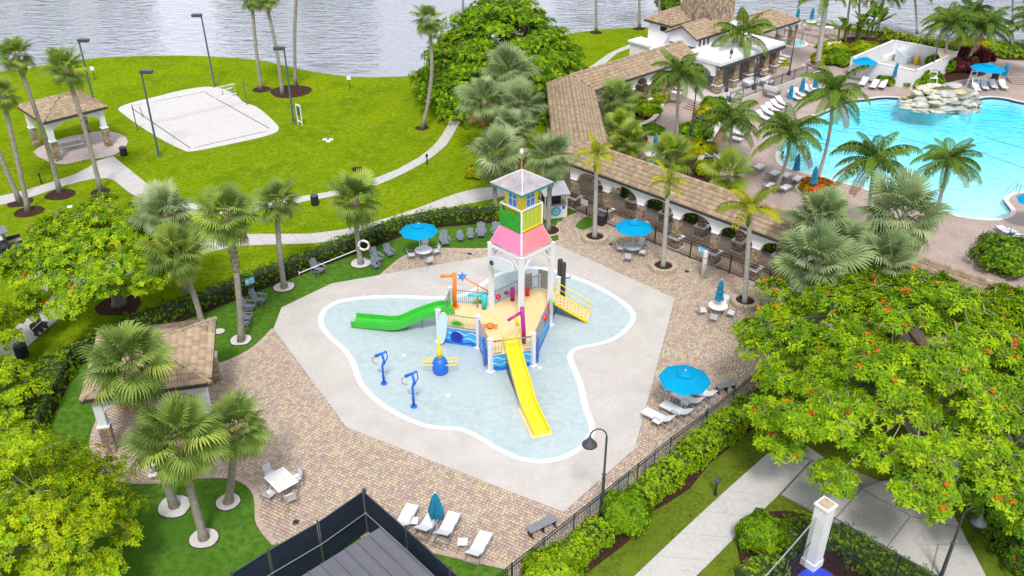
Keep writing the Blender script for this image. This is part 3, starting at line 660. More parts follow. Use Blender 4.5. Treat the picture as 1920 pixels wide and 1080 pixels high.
# raised terrace with steps
TERC = mat('terrace_concrete', (.52,.48,.44), .8, .1, 1.0)
struct(MB().prism([cl(-3.5, -2.9), cl(14.5, -3.2), cl(15.2, -.6), cl(23, 1), cl(23, 10), cl(-1.4, 9), cl(-3.5, 3)], .012, .5).build('terrace', TERC))
struct(MB().prism([cl(7.5, -2.4), cl(14.3, -2.7), cl(14.8, -.6), cl(22.5, 1.2), cl(22.5, 9.5), cl(7.5, 3.8)], .501, .508).build('terrace_paving', PDK))
STEP = mat('brick_step', (.30,.19,.15), .8, .2, 5)
def steps(name, label, A, B, out, n, h, run=.36):
    """A-B is the top nosing; steps come down along out"""
    A = Vector((A[0], A[1], 0)); B = Vector((B[0], B[1], 0)); o = Vector(out).normalized(); r = thing(name, label, 'steps', (A.x, A.y, 0))
    for i in range(n):
        z = h*(n-i)/(n+1); MB().prism([A+o*run*i+o*.002*i, B+o*run*i+o*.002*i, B+o*run*(i+1), A+o*run*(i+1)], .013, z).build('tread', PDK, r, True)
        p, q = A+o*run*(i+1), B+o*run*(i+1); MB().bar(p+Vector((0, 0, z-.02)), q+Vector((0, 0, z-.02)), .05, .06).build('nosing', STEP, r, True)
    return r
steps('brick_steps', 'brick steps with rails up from the courtyard to the clubhouse porch', cl(-3.52, .3), cl(-3.52, -2.6), -uc, 4, .5)
steps('brick_steps', 'brick steps down to the pool deck beside the tall royal palm', cl(14.6, -2.9), cl(15.4, .2), uc*.95-vc*.3, 4, .5)
steps('brick_steps', 'wide brick steps behind the open umbrella at far right of pool', at(1885,150), at(2010,158), (0, -1, 0), 4, .5)
# ---------------------------------------------------------------- service enclosure with white walls
EN = [at(1598,109,2.0), at(1718,133,2.0), at(1793,98,2.0), at(1677,76,2.0)]; ec = sum(EN, Vector())/4
enc = thing('service_enclosure', 'white walled open-top pump enclosure behind the pool', 'enclosure', (ec.x, ec.y, 0))
for i in range(4):
    a, b = EN[i], EN[(i+1) % 4]; a = Vector((a.x, a.y, 0)); b = Vector((b.x, b.y, 0)); u = (b-a).normalized()*.11
    MB().bar(a-u+Vector((0, 0, 1.0)), b+u*.9+Vector((0, 0, 1.0)), .22, 2.0).build('wall', STUCCO, enc, True)
    MB().bar(a-u+Vector((0, 0, 2.04)), b+u+Vector((0, 0, 2.04)), .3, .08).build('wall_coping', WHITE, enc, True)
MB().sheet([Vector((p.x, p.y, 0)) for p in EN], .05).build('slab_floor', CONC, enc, True)
GATE = mat('dark_metal', (.02,.02,.022), .5, .2, 4)
def equip(px, py, w, dd, h, rz, label, mm, slope=0):
    p = at(px, py); o = thing('pump_housing', label, 'housing', p, rz)
    MB().add([(-w/2,-dd/2,0),(w/2,-dd/2,0),(w/2,dd/2,0),(-w/2,dd/2,0),(-w/2,-dd/2,h-slope),(w/2,-dd/2,h-slope),(w/2,dd/2,h),(-w/2,dd/2,h)], [(3,2,1,0),(4,5,6,7),(0,1,5,4),(1,2,6,5),(2,3,7,6),(3,0,4,7)]).build('cabinet', mm, o)
    MB().box((0, 0, .06), (w+.1, dd+.1, .11)).build('plinth', CONC, o); MB().box((0, -dd/2-.012, .5), (w*.7, .02, .5)).build('hatch', WHITE, o)
LB = mat('pale_blue_metal', (.50,.58,.66), .4, .08, 2)
equip(1698,115,2.6,1.5,1.5,R(40),'pale blue slope-topped equipment housing inside the white enclosure',LB,.7)
equip(1662,112,2.2,1.1,.8,R(40),'low white cabinet at left inside the white enclosure',WHITE,.2)
equip(1738,108,2.4,1.8,.7,R(40),'flat blue-grey equipment box at right inside the white enclosure',mat('blue_grey_metal',(.33,.42,.5),.5,.1,2))
p = at(1717,121); o = thing('tank', 'small round yellow tank inside the white enclosure', 'tank', p)
MB().lathe((0,0,0), [(.3,.05),(.33,.15),(.33,.8),(.24,.95),(.08,1.0)], 12).build('drum', mat('yellow_plastic', (.62,.42,.02), .4), o, False, True); MB().lathe((0,0,1.0), [(.09,0),(.09,.06)], 8).build('lid', WHITE, o)
p0, p1 = EN[3]+(EN[2]-EN[3])*.02, EN[3]+(EN[2]-EN[3])*.2
o = thing('metal_gate', 'dark metal gate in the back wall of the white enclosure', 'gate', (p0.x, p0.y, 0)); q = MB()
nb = Vector((.16, -.16, 0)); A, B = Vector((p0.x, p0.y, 0))+nb, Vector((p1.x, p1.y, 0))+nb
for k in range(9): x = A+(B-A)*k/8; q.bar(x+Vector((0,0,.1)), x+Vector((0,0,2.3)), .04, .04)
q.build('bars', GATE, o, True); MB().bar(A+Vector((0,0,2.3)), B+Vector((0,0,2.3)), .05, .06).bar(A+Vector((0,0,.3)), B+Vector((0,0,.3)), .05, .06).build('frame', GATE, o, True)
# sail over the far corner
SAIL = mat('cream_canvas', (.60,.53,.36), .8, .06, 2)
a, b, c = at(1757,93,2.6), at(1795,97,2.2), at(1765,112,2.1); md = (a+b+c)/3-Vector((0, 0, .25))
o = thing('shade_sail', 'cream canvas shade sail over right corner of the white enclosure', 'shade sail', (c.x, c.y, 0))
MB().add([a, (a+b)/2-Vector((0,0,.1)), b, (b+c)/2-Vector((0,0,.1)), c, (a+c)/2-Vector((0,0,.1)), md], [(0,1,6),(1,2,6),(2,3,6),(3,4,6),(4,5,6),(5,0,6)]).build('canvas', SAIL, o, True, True)
for q in (a, b, c): MB().tube([(q.x, q.y, .05), q+Vector((0,0,.1))], .05, 6).build('mast', WHITE, o, True)
# ================================================================ PLAY STRUCTURE
YEL = mat('yellow_gelcoat', (.80,.60,.005), .3, .05, 2, coat=.3); GRN = mat('green_gelcoat', (.035,.42,.03), .3, .08, 2, coat=.3)
PINK = mat('pink_canvas_paint', (.72,.20,.36), .55, .10, .8); CORAL = mat('coral_paint', (.74,.22,.26), .55, .12, .8); CREAM = mat('cream_deck_coating', (.70,.53,.27), .6, .06, 1.5)
RAIL = mat('grey_rail_metal', (.30,.31,.33), .4, .06, 3, metal=.3); BLU = mat('mural_blue', (.03,.32,.72), .45, .25, 1.6, hue=(.04,.42,.85)); DBLU = mat('deep_blue_paint', (.01,.11,.55), .4, .1, 2)
MURW = mat('wave_white', (.62,.74,.82), .5, .15, 4); ORG = mat('orange_paint', (.75,.20,.01), .4, .06, 3); PUR = mat('magenta_paint', (.38,.015,.22), .4, .06, 3)
TEAL = mat('teal_paint', (.02,.48,.52), .4, .06, 3); RED = mat('red_paint', (.65,.02,.02), .4, .06, 3); GREYP = mat('grey_plank', (.27,.28,.30), .7, .2, 6); LIME = mat('lime_panel', (.46,.55,.06), .5, .08, 3)
YW = mat('yellow_wall', (.76,.62,.02), .5, .05, 2); SKYP = mat('window_blue', (.08,.26,.58), .3, .15, 3); TIN = mat('faded_tin_roof', (.30,.265,.28), .5, .15, 1.5, hue=(.42,.39,.41)); DGRN = mat('grass_green_paint', (.02,.30,.02), .5, .25, 3)
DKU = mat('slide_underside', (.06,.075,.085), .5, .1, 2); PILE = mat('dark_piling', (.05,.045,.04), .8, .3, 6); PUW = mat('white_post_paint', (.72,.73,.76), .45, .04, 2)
ZD = 1.2; FZ = .03
bp = at(975, 640, ZD); PS = thing('play_structure', 'water playground with pink-skirted lighthouse tower, cream deck and two slides', 'playground', (bp.x, bp.y, FZ))
def W3(p, z=None): return Vector((p[0], p[1], p[2] if z is None else z))
def dk(x, y, z=ZD): return at(x, y, z)
Lp, Mp, FL, FR, Rp = at(824,642), at(898,653), at(920,698), at(999,687), at(1032,609)
BR, BK, BM, TL_, LR = (Vector((p.x, p.y, 0)) for p in (dk(1046,548), dk(1012,540), dk(973,549), dk(921,574), dk(845,567)))
deckP = [Lp, Mp, FL, FR, Rp, BR, BK, BM, TL_, LR]
MB().prism([W3(p) for p in deckP], ZD-.14, ZD).build('deck', CREAM, PS, True)
def post(p, h, w=.22, z0=FZ):
    o = MB().box((p[0], p[1], (z0+h)/2), (w, w, h-z0), R(45)).build('post', PUW, PS, True)
    MB().box((p[0], p[1], z0+.05), (w+.2, w+.2, .08), R(45)).build('post_foot', PUW, o, True); MB().box((p[0], p[1], h+.02), (w+.05, w+.05, .05), R(45)).build('post_cap', PUW, o, True); return o
for p in (Lp, Mp, FL, FR): post(p, 2.35)
for p in (LR, BR, BK): post(p, 2.3)
# tower posts
TC = Vector((.55, 47.22, 0)); HD = 1.83
TPc = [TC+Vector((-HD, 0, 0)), TC+Vector((0, -HD, 0)), TC+Vector((HD, 0, 0)), TC+Vector((0, HD, 0))]
ZS0 = 5.95
for p in TPc: post(p, ZS0, .26)
def railing(a, b, mi_top=2.15, gap=.13, z0=ZD):
    a = Vector((a[0], a[1], 0)); b = Vector((b[0], b[1], 0)); u = (b-a); Ln = u.length; u.normalize(); a = a+u*.13; b = b-u*.13; Ln -= .26
    m = MB(); m.bar(a+Vector((0,0,mi_top)), b+Vector((0,0,mi_top)), .05, .05); m.bar(a+Vector((0,0,z0+.12)), b+Vector((0,0,z0+.12)), .04, .04)
    n = max(2, int(Ln/gap))
    for k in range(n+1): q = a+u*Ln*k/n; m.bar(q+Vector((0,0,z0+.12)), q+Vector((0,0,mi_top)), .025, .025)
    return m.build('railing', RAIL, PS, True)
def mural(a, b, z0=FZ+.02, z1=ZD-.02, out=1, hole=False):
    a = Vector((a[0], a[1], 0)); b = Vector((b[0], b[1], 0)); u = (b-a).normalized(); a = a+u*.13; b = b-u*.13; nr = Vector((u.y, -u.x, 0))*out
    o = MB().bar(a+Vector((0,0,(z0+z1)/2)), b+Vector((0,0,(z0+z1)/2)), .05, z1-z0).build('mural_panel', BLU, PS, True); Ln = (b-a).length
    for zz, am, hh, mm, ph in ((.78, .10, .07, MURW, 0), (.45, .08, .06, MURW, 1.5), (.16, .05, .22, DBLU, .7)):
        V = []; n = 18
        for k in range(n+1):
            s = Ln*k/n; z = z0+(z1-z0)*zz+am*math.sin(k*.9+ph); w = hh*(.5+.5*abs(math.sin(k*.45+ph)))
            V += [a+u*s+nr*.031+Vector((0,0,z-w/2)), a+u*s+nr*.031+Vector((0,0,z+w/2))]
        MB().add(V, [(2*k, 2*k+2, 2*k+3, 2*k+1) for k in range(n)]).build('painted_wave', mm, o, True)
    if hole:
        c = a+u*Ln*.45+nr*.04+Vector((0,0,.62)); r = []
        for k in range(16): an = 2*math.pi*k/16; r.append(c+u*.34*math.cos(an)+Vector((0,0,.34*math.sin(an))))
        MB().slab(r, nr*.02).build('crawl_hole', mat('crawl_hole_blue', (.015,.02,.30), .4), o, True)
        r2 = [c+(p-c)*1.18 for p in r]; q = MB(); q.add(r+r2+[p+nr*.06 for p in r2], [(k, (k+1)%16, 16+(k+1)%16, 16+k) for k in range(16)]+[(16+k, 16+(k+1)%16, 32+(k+1)%16, 32+k) for k in range(16)]); q.build('hole_rim', DBLU, o, True)
    return o
mural(Lp, Mp, hole=True); mural(Mp, FL); mural(FL, FR); mural(FR, Rp); mural(Rp, BR); mural(LR, Lp); mural(BR, BK); mural(BK, BM)
railing(Lp, Mp); railing(Mp, FL); railing(LR, TL_); railing(TL_, BM); railing(BM, BK); railing(FR, Rp)
uu = (FR-FL).normalized(); railing(FL, FL+uu*.78); railing(FR-uu*.62, FR); MB().bar(FL+Vector((0,0,2.15)), FR+Vector((0,0,2.15)), .05, .05).build('top_rail', RAIL, PS, True)
railing(LR, LR+(Lp-LR)*.45)
# tower skirt, cabin, balcony, roof
zt = 6.55
HT = 1.18; top = [TC+Vector((-HT,0,0)), TC+Vector((0,-HT,0)), TC+Vector((HT,0,0)), TC+Vector((0,HT,0))]
zt = up(TC, 939, 421).z; HT = abs(up(TC, 939, 421).x-TC.x)
top = [TC+Vector((-HT,0,zt)), TC+Vector((0,-HT,zt)), TC+Vector((HT,0,zt)), TC+Vector((0,HT,zt))]
bot = [p+Vector((0,0,ZS0+.1)) for p in TPc]
for i in range(4):
    a, b, c, d_ = bot[i], bot[(i+1)%4], top[(i+1)%4], top[i]; nr = (b-a).cross(d_-a).normalized()*.06
    MB().slab([a, b, c, d_], nr).build('skirt_panel', (PINK, CORAL, PINK, CORAL)[i], PS, True)
    MB().bar(a, d_, .09, .09).build('skirt_trim', PUW, PS, True); MB().bar(TPc[i]+Vector((0,0,ZS0-.12)), TPc[(i+1)%4]+Vector((0,0,ZS0-.12)), .12, .18).build('tower_beam', PUW, PS, True)
    for s in (.02, .98):
        A = TPc[i]+(TPc[(i+1)%4]-TPc[i])*s+Vector((0,0,ZS0-1.15)); B = TPc[i]+(TPc[(i+1)%4]-TPc[i])*(.33 if s < .5 else .67)+Vector((0,0,ZS0-.2)); MB().bar(A, B, .1, .1).build('knee_brace', PUW, PS, True)
MB().slab([p+Vector((0,0,.0)) for p in top], (0,0,.1)).build('balcony_floor', FASC, PS, True)
zrail = up(TC, 940, 381).z; zroof = up(TC, 920, 343).z; HRF = abs(up(TC, 920, 343).x-TC.x); zapex = up(TC, 976, 319).z
HC = HT*.78; cab = [TC+Vector((-HC,0,0)), TC+Vector((0,-HC,0)), TC+Vector((HC,0,0)), TC+Vector((0,HC,0))]
for i in range(4):
    a, b = cab[i], cab[(i+1)%4]; u = (b-a).normalized(); nr = Vector((u.y,-u.x,0)); Ln = (b-a).length; zz = (zt+.1+zroof)/2
    w = MB().bar(a+Vector((0,0,zz)), b+Vector((0,0,zz)), .06, zroof-zt-.1).build('cabin_wall', YW, PS, True)
    zc0, zc1 = zrail+.05, zroof-.2; c0, c1 = a+u*Ln*.24+nr*.035, a+u*Ln*.76+nr*.035
    pane = MB().slab([c0+Vector((0,0,zc0)), c1+Vector((0,0,zc0)), c1+Vector((0,0,zc1)), c0+Vector((0,0,zc1))], nr*.02).build('painted_window', SKYP, w, True)
    q = MB(); k = nr*.03
    for s in (0, .5, 1): q.bar(c0+(c1-c0)*s+k+Vector((0,0,zc0)), c0+(c1-c0)*s+k+Vector((0,0,zc1)), .05, .04)
    for z in (zc0, (zc0+zc1)/2, zc1): q.bar(c0+k*1.1+Vector((0,0,z)), c1+k*1.1+Vector((0,0,z)), .05, .04)
    q.build('window_bars', PUW, w, True)
    # balcony rail in front
    A, B = top[i]+Vector((0,0,.05)), top[(i+1)%4]+Vector((0,0,.05)); q = MB()
    q.bar(A, A+Vector((0,0,zrail-zt)), .1, .1); q.bar(A+Vector((0,0,zrail-zt)), B+Vector((0,0,zrail-zt)), .08, .08)
    q.build('balcony_rail', PUW, PS, True)
    if i == 0:   # leafy green cut-out panel
        P = [A+Vector((0,0,.02)), B+Vector((0,0,.02))]; n = 16
        for j in range(n, -1, -1): P.append(A+(B-A)*(j/n)+Vector((0,0,(1.28 if j % 2 else .98)+.22*math.sin(j*1.7)))) 
        nn = (B-A).cross(Vector((0,0,1))).normalized()
        MB().slab([p+nn*.08 for p in P], nn*.03).build('grass_cutout', DGRN, PS, True)
    else:
        q = MB(); nbr = 5
        for j in range(nbr):
            s0 = A+(B-A)*((j+.05)/nbr); s1 = A+(B-A)*((j+.95)/nbr); q.bar(s0+Vector((0,0,(zrail-zt)*.47)), s1+Vector((0,0,(zrail-zt)*.47)), .03, (zrail-zt)*.86)
        q.build('lime_boards', LIME, PS, True); hb = (zrail-zt)*.93; nn = (B-A).cross(Vector((0,0,1))).normalized()*.03; q = MB(); q.bar(A+nn+Vector((0,0,.08)), B+nn+Vector((0,0,.08)), .04, .12); q.bar(B+nn-(B-A)*.06+Vector((0,0,.1)), B+nn-(B-A)*.06+Vector((0,0,hb)), .12, .04); q.build('yellow_trim', YEL, PS, True)
ro = [TC+Vector((-HRF,0,zroof)), TC+Vector((0,-HRF,zroof)), TC+Vector((HRF,0,zroof)), TC+Vector((0,HRF,zroof))]; ap = TC+Vector((0,0,zapex))
for i in range(4):
    a, b = ro[i], ro[(i+1)%4]; nr = (b-a).cross(ap-a).normalized()
    MB().slab([a, b, ap], nr*.05).build('roof_panel', TIN, PS, True); MB().bar(a+nr*.06, ap+nr*.06, .05, .04).build('roof_seam', PUW, PS, True)
    MB().bar(a-Vector((0,0,.05)), b-Vector((0,0,.05)), .05, .1).build('roof_edge', mat('teal_trim', (.02,.25,.24), .5), PS, True)
zf = up(TC, 974, 266).z
MB().tube([ap-Vector((0,0,.1)), TC+Vector((0,0,zf))], [.05,.03], 6).build('finial_pole', mat('faded_red_paint', (.55,.16,.15), .5), PS, True)
MB().lathe(TC+Vector((0,0,zf-.75)), [(.03,0),(.1,.08),(.12,.18),(.07,.3),(.03,.36)], 8).build('finial_bulb', PUW, PS, True)
# boards: hung surfboard on the tower and one leaning at the corner post
def board(name, c, ax, nr, ln, wd, mm, wide=None):
    ax = Vector(ax).normalized(); nr = Vector(nr).normalized(); sd_ = ax.cross(nr).normalized(); P = []
    for k in range(20):
        an = 2*math.pi*k/20; P.append(Vector(c)+ax*ln/2*math.cos(an)+sd_*wd/2*math.copysign(abs(math.sin(an))**.7, math.sin(an)))
    return MB().slab(P, nr*.06).build(name, mm, PS, True)
a, b = TPc[0], TPc[1]; nn = Vector(((b-a).y, -(b-a).x, 0)).normalized()
s1 = board('surfboard', (a+b)/2+nn*.42+Vector((0,0,5.2)), (b-a)+Vector((0,0,.5)), nn, 2.3, .85, mat('board_white', (.62,.68,.74), .3, .05, 2))
board('surfboard_patch', (a+b)/2+nn*.485+(b-a)*-.27+Vector((0,0,5.02)), (b-a), nn, .3, .3, FASC)
nn = Vector(((Mp-Lp).y, -(Mp-Lp).x, 0)).normalized(); board('surfboard', Lp+(Mp-Lp)*.12+nn*.2+Vector((0,0,1.25)), Vector((.12,0,1)), nn, 2.3, .6, mat('board_ice', (.50,.66,.70), .3, .05, 2))
nn2 = Vector(((FL-Mp).y, -(FL-Mp).x, 0)).normalized(); board('surfboard', Mp+(FL-Mp)*.75+nn2*.16+Vector((0,0,1.1)), Vector((0,.05,1)), nn2, 2.0, .5, DBLU)
nn3 = Vector(((Rp-FR).y, -(Rp-FR).x, 0)).normalized(); board('surfboard', FR+(Rp-FR)*.1+nn3*.16+Vector((0,0,.95)), Vector((0,.05,1)), nn3, 1.7, .45, DBLU)
# slides
def slide(path, w, lip, mm, um, name):
    P = [Vector(p) for p in path]; n = len(P); V = []; F = []
    prof = [(-w/2-.05, lip), (-w/2, lip), (-w/2+.05, .06), (-w/4, 0), (w/4, 0), (w/2-.05, .06), (w/2, lip), (w/2+.05, lip), (w/2+.05, -.10), (-w/2-.05, -.10)]; k = len(prof)
    for i, p in enumerate(P):
        d = P[min(i+1,n-1)]-P[max(i-1,0)]; d.z = 0; d.normalize(); sd_ = Vector((d.y, -d.x, 0))
        for s, h in prof: V.append(p+sd_*s+Vector((0,0,h)))
    for i in range(n-1):
        for j in range(k): F.append((i*k+j, i*k+(j+1)%k, (i+1)*k+(j+1)%k, (i+1)*k+j))
    F += [tuple(range(k-1,-1,-1)), tuple((n-1)*k+j for j in range(k))]
    MI = [0]*len(F)
    m = MB(); m.add(V, F); o = m.build(name, mm, PS, True)
    # support wall under the chute
    q = MB()
    for i in range(n-1):
        a, b = P[i], P[i+1]
        if a.z > .35: q.add([Vector((a.x,a.y,a.z-.1)), Vector((b.x,b.y,b.z-.1)), Vector((b.x,b.y,FZ)), Vector((a.x,a.y,FZ))], [(0,1,2,3)])
    return o
t0, b0 = (dk(946,642,1.45)+dk(972,640,1.45))/2, (at(1000,818,.12)+at(1031,810,.12))/2
k0 = (at(975,757,.30)+at(1004,755,.30))/2; t1 = (dk(949,668,1.35)+dk(979,662,1.35))/2
yp = smooth([t0+Vector((-.1,.6,-.05)), t0, t1, (t1+k0)/2, k0, (k0+b0)/2-Vector((0,0,.03)), b0], 3, False)
slide(yp, .82, .30, YEL, DKU, 'yellow_slide')
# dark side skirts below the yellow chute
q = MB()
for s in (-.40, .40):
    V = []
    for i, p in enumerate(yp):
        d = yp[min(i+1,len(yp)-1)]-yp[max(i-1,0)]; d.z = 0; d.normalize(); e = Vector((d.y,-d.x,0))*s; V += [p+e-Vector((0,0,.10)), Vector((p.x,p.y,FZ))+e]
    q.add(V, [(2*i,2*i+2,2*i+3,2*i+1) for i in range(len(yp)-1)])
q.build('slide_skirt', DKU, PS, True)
pad = mat('cream_slide_pad', (.62,.56,.36), .6); d = (b0-k0); d.z = 0; d.normalize(); e = Vector((d.y,-d.x,0))
MB().prism([k0-e*.6, b0-e*.6+d*.15, b0+e*.6+d*.15, k0+e*.6], FZ, .09).build('slide_pad', pad, PS, True)
g0, g1 = (dk(818,573,1.35)+dk(819,590,1.35))/2, (at(667,595,.2)+at(660,610,.2))/2; gk = (at(741,599,.35)+at(748,617,.35))/2
gp = smooth([g0+Vector((1.0,.25,-.05)), g0, (g0+gk)/2+Vector((0,0,.05)), gk, (gk+g1)/2-Vector((0,0,.04)), g1], 4, False)
slide(gp, .95, .32, GRN, DKU, 'green_slide')
q = MB()
for p in (gp[7], gp[10]): q.tube([(p.x,p.y,FZ), (p.x,p.y,p.z-.1)], .06, 6)
q.build('slide_leg', RAIL, PS, True)
# climbing ramp with coloured holds
ra, rb, rc_, rd = dk(1040,549,1.22), dk(1040,569,1.22), at(1102,604,.12), at(1106,586,.12)
nr = (rb-ra).cross(rd-ra).normalized(); nr = nr if nr.z > 0 else -nr
rp_ = MB().slab([ra, rb, rc_, rd], nr*-.08).build('climbing_ramp', CREAM, PS, True)
MB().bar(rb, rc_, .07, .16).bar(ra, rd, .07, .16).build('ramp_edge', YEL, rp_, True)
holds = [mat('hold_%s' % w, c, .5) for w, c in (('blue',(.04,.12,.5)),('red',(.5,.05,.04)),('orange',(.6,.25,.03)),('purple',(.2,.05,.3)))]
rg = random.Random(4)
for i in range(9):
    for j in range(3):
        p = ra+(rd-ra)*((i+.6)/9.6)+(rb-ra)*((j+.6+.25*(i%2))/3.4); p = p+(rc_-rb-(rd-ra))*((i+.6)/9.6)*((j+.6)/3.4)
        MB().lathe(p, [(.05,-.02),(.045,.03),(.02,.045)], 6).build('hold', rg.choice(holds), rp_, True)
q = MB(); h1 = Vector((0,0,.85))
for A, B in ((ra, rd),):
    q.tube([A, A+h1, B+h1, B], .03, 6); q.tube([A+h1*.5, B+h1*.5], .02, 6)
q.build('ramp_handrail', YEL, PS, True)
# spouts, cannons and toys on the deck
def stalk(name, pts_, r, mm, n=10): return MB().tube(pts_, r, n).build(name, mm, PS, True, True)
def V3(p, z): return Vector((p[0], p[1], z))
def hz(p, x, y): return up(p, x, y)
p = dk(853,576); t = hz(p, 852, 513); a = hz(p, 826, 518)
stalk('orange_spout', [p, t], .13, ORG); stalk('orange_spout_arm', [t-Vector((0,0,.12)), a], .10, ORG); MB().lathe(p, [(.26,0),(.26,.08)], 10).build('spout_base', ORG, PS, True)
p = dk(895,577); t = hz(p, 895, 533); stalk('orange_pole', [p, t], .045, ORG); a, b = hz(p, 867, 519), hz(p, 921, 549); stalk('orange_seesaw_arm', [a, b], .045, ORG)
for c in (a, b):
    P = []
    for k in range(12): an = 2*math.pi*k/12; rr = .34 if k % 2 else .17; P.append(c+Vector((rr*math.cos(an), -.02, rr*math.sin(an))))
    MB().slab(P, (0,.05,0)).build('blue_splash_cutout', mat('splash_blue', (.03,.22,.65), .4), PS, True)
p = dk(908,579); t = hz(p, 908, 552); stalk('teal_cannon_post', [p, t], .15, TEAL); stalk('teal_cannon_barrel', [t-Vector((0,0,.06)), hz(p, 877, 553)], .10, TEAL)
p = dk(983,643); t = hz(p, 979, 577); stalk('magenta_post', [p, t], .13, PUR); stalk('magenta_barrel', [hz(p,980,584), hz(p,952,592)+Vector((0,-.5,0))], .09, PUR)
p = dk(961,563); stalk('magenta_bollard', [p, hz(p,961,540), hz(p,961,538)], [.15,.15,.05], PUR); p = dk(989,554); stalk('red_bollard', [p, hz(p,989,541), hz(p,990,539)], [.14,.14,.05], RED)
p = dk(971,610); stalk('yellow_drum', [p, hz(p,971,592)], .14, YEL)
p = dk(919,615); MB().lathe(p, [(.1,.02),(.24,.12),(.26,.22),(.12,.34)], 10).build('crab_body', ORG, PS, True, True)
for s in (-1, 1):
    stalk('crab_claw', [p+Vector((s*.2,-.05,.2)), p+Vector((s*.42,-.12,.32)), p+Vector((s*.4,-.25,.25)), p+Vector((s*.28,-.27,.2))], .05, ORG, 6)
def agave(c, nrm, r):
    u = Vector((nrm[1], -nrm[0], 0)).normalized(); P = []
    for k in range(17):
        an = math.pi*k/16; rr = r if k % 2 == 0 else r*.5; P.append(Vector(c)+u*rr*math.cos(an)+Vector((0,0,rr*math.sin(an))))
    MB().slab(P, Vector(nrm)*.03).build('agave_cutout', DGRN, PS, True)
agave(Lp+(Mp-Lp)*.48+nn*.07+Vector((0,0,1.5)), nn, .5); agave(LR+(TL_-LR)*.7+Vector((0,-.15,1.4)), (0,-1,0), .48)
MB().slab([BM+(BK-BM)*s+Vector((0,-.09,z)) for s, z in ((.3,1.3),(.62,1.3),(.62,2.5),(.3,2.5))], (0,.04,0)).build('plank_panel', GREYP, PS, True)
MB().slab([BK+(BR-BK)*s+Vector((-.05,-.09,z)) for s, z in ((-.05,1.3),(.75,1.3),(.75,2.65),(-.05,2.65))], (0,.04,0)).build('plank_panel', GREYP, PS, True)
for c, mm, r in ((FR+(Rp-FR)*.62, RED, .24), (TL_+(BM-TL_)*.25, RED, .2), (TL_+(BM-TL_)*.55, PUR, .18)):
    MB().lathe(c+Vector((0,0,1.65)), [(.02,-r),(r*.8,-r*.5),(r,0),(r*.8,r*.5),(.02,r)], 10).build('game_ball', mm, PS, True, True)
c = FR+(Rp-FR)*.7+nn3*.12; MB().slab([c+Vector((0,0,1.75)), c+(Rp-FR).normalized()*.35+Vector((0,0,1.75)), c+(Rp-FR).normalized()*.35+Vector((0,0,2.3)), c+Vector((0,0,2.3))], nn3*.03).build('rules_sign', RED, PS, True)
# pilings behind the ramp
for i, (x, y, t) in enumerate(((1048,548,487),(1054,551,493))):
    p = at(x, y+22); tz = up(p, x, t); MB().tube([V3(p, FZ), V3(p, tz.z)], .17, 8).build('piling', PILE, PS, True)
stalk('piling_hook', [V3(at(1056,573),2.1), V3(at(1056,573),2.1)+Vector((.35,0,.0)), V3(at(1056,573),2.1)+Vector((.4,0,.2))], .035, PILE, 6)
stalk('lime_pump', [dk(1037,566,1.2), dk(1037,566,2.6)], .10, mat('lime_paint', (.25,.50,.03), .4))

# ---------------------------------------------------------------- free-standing water toys
BLUP = mat('cobalt_paint', (.01,.13,.62), .4, .06, 3)
def spray_post(px, py, tx, ty, label):
    p = at(px, py); p.z = FZ; t = up(p, tx, ty); h = t.z; o = thing('spray_cannon', label, 'water cannon', p, 0, 'blue spray cannons in the wading pool')
    MB().tube([(0,0,0),(0,0,h*.55),(.12,0,h*.72),(.04,0,h*.92)], .07, 8).build('stand', BLUP, o, False, True)
    MB().lathe((0,0,0), [(.2,0),(.2,.05),(.1,.07)], 12).build('base_flange', BLUP, o)
    MB().tube([(-.34,0,h*.86),(.3,0,h*1.0)], [.10,.06], 8).build('barrel', BLUP, o, False, True)
    MB().tube([(.3,0,h),(.34,0,h*.82),(.12,0,h*.6)], .035, 6).build('grip', BLUP, o)
    MB().tube([(-.3,0,h*.86),(-.55,.02,h*.78),(-.55,.02,h*.66),(-.28,0,h*.62)], .02, 6).build('hose', mat('dull_red_hose',(.25,.08,.06),.6), o)
    MB().tube([(-.2,0,h*.46),(-.2,0,h*.38),(.0,0,h*.38),(.22,0,h*.35),(.25,0,h*.42)], .025, 6).build('foot_pegs', BLUP, o)
spray_post(720,720,718,660,'blue spray cannon on a bent post, the one nearer the green slide'); spray_post(776,763,775,697,'blue spray cannon on a bent post, the one nearer the paver edge')
p = at(826,698); p.z = FZ; o = thing('water_spinner', 'blue ball fountain with yellow hand bars and yellow spout', 'water toy', p)
MB().lathe((0,0,0), [(.42,0),(.46,.1),(.47,.5),(.44,.72),(.33,.93),(.16,1.03),(.02,1.06)], 14).build('ball_body', BLUP, o, False, True)
MB().lathe((0,0,1.0), [(.17,0),(.17,.55),(.10,.75),(.05,.9),(.035,1.6)], 10).build('spout', YEL, o, False, True)
for s in (-1, 1):
    q = MB(); q.tube([(s*.35,-.35,.72),(s*1.0,-.3,.72),(s*1.0,.35,.72),(s*.35,.3,.72)], .035, 6); q.tube([(s*.4,0,.72),(s*1.0,.02,.72)], .03, 6); q.tube([(s*.68,-.33,.72),(s*.68,.33,.72)], .025, 6); q.build('hand_bar', YEL, o)
for i, (x, y) in enumerate(((758,667),(840,742),(1012,690))):
    p = at(x, y); p.z = FZ+.002; o = thing('floor_jet', ('white floor jet beside the nearer-slide spray cannon','white floor jet between spray cannon and yellow slide','white floor jet right of yellow slide top')[i], 'floor jet', p)
    MB().lathe((0,0,0), [(.13,0),(.12,.03),(.05,.035)], 10).build('cover', WHITE, o); MB().lathe((0,0,.034), [(.03,0),(.03,.02)], 6).build('nozzle', RAIL, o)
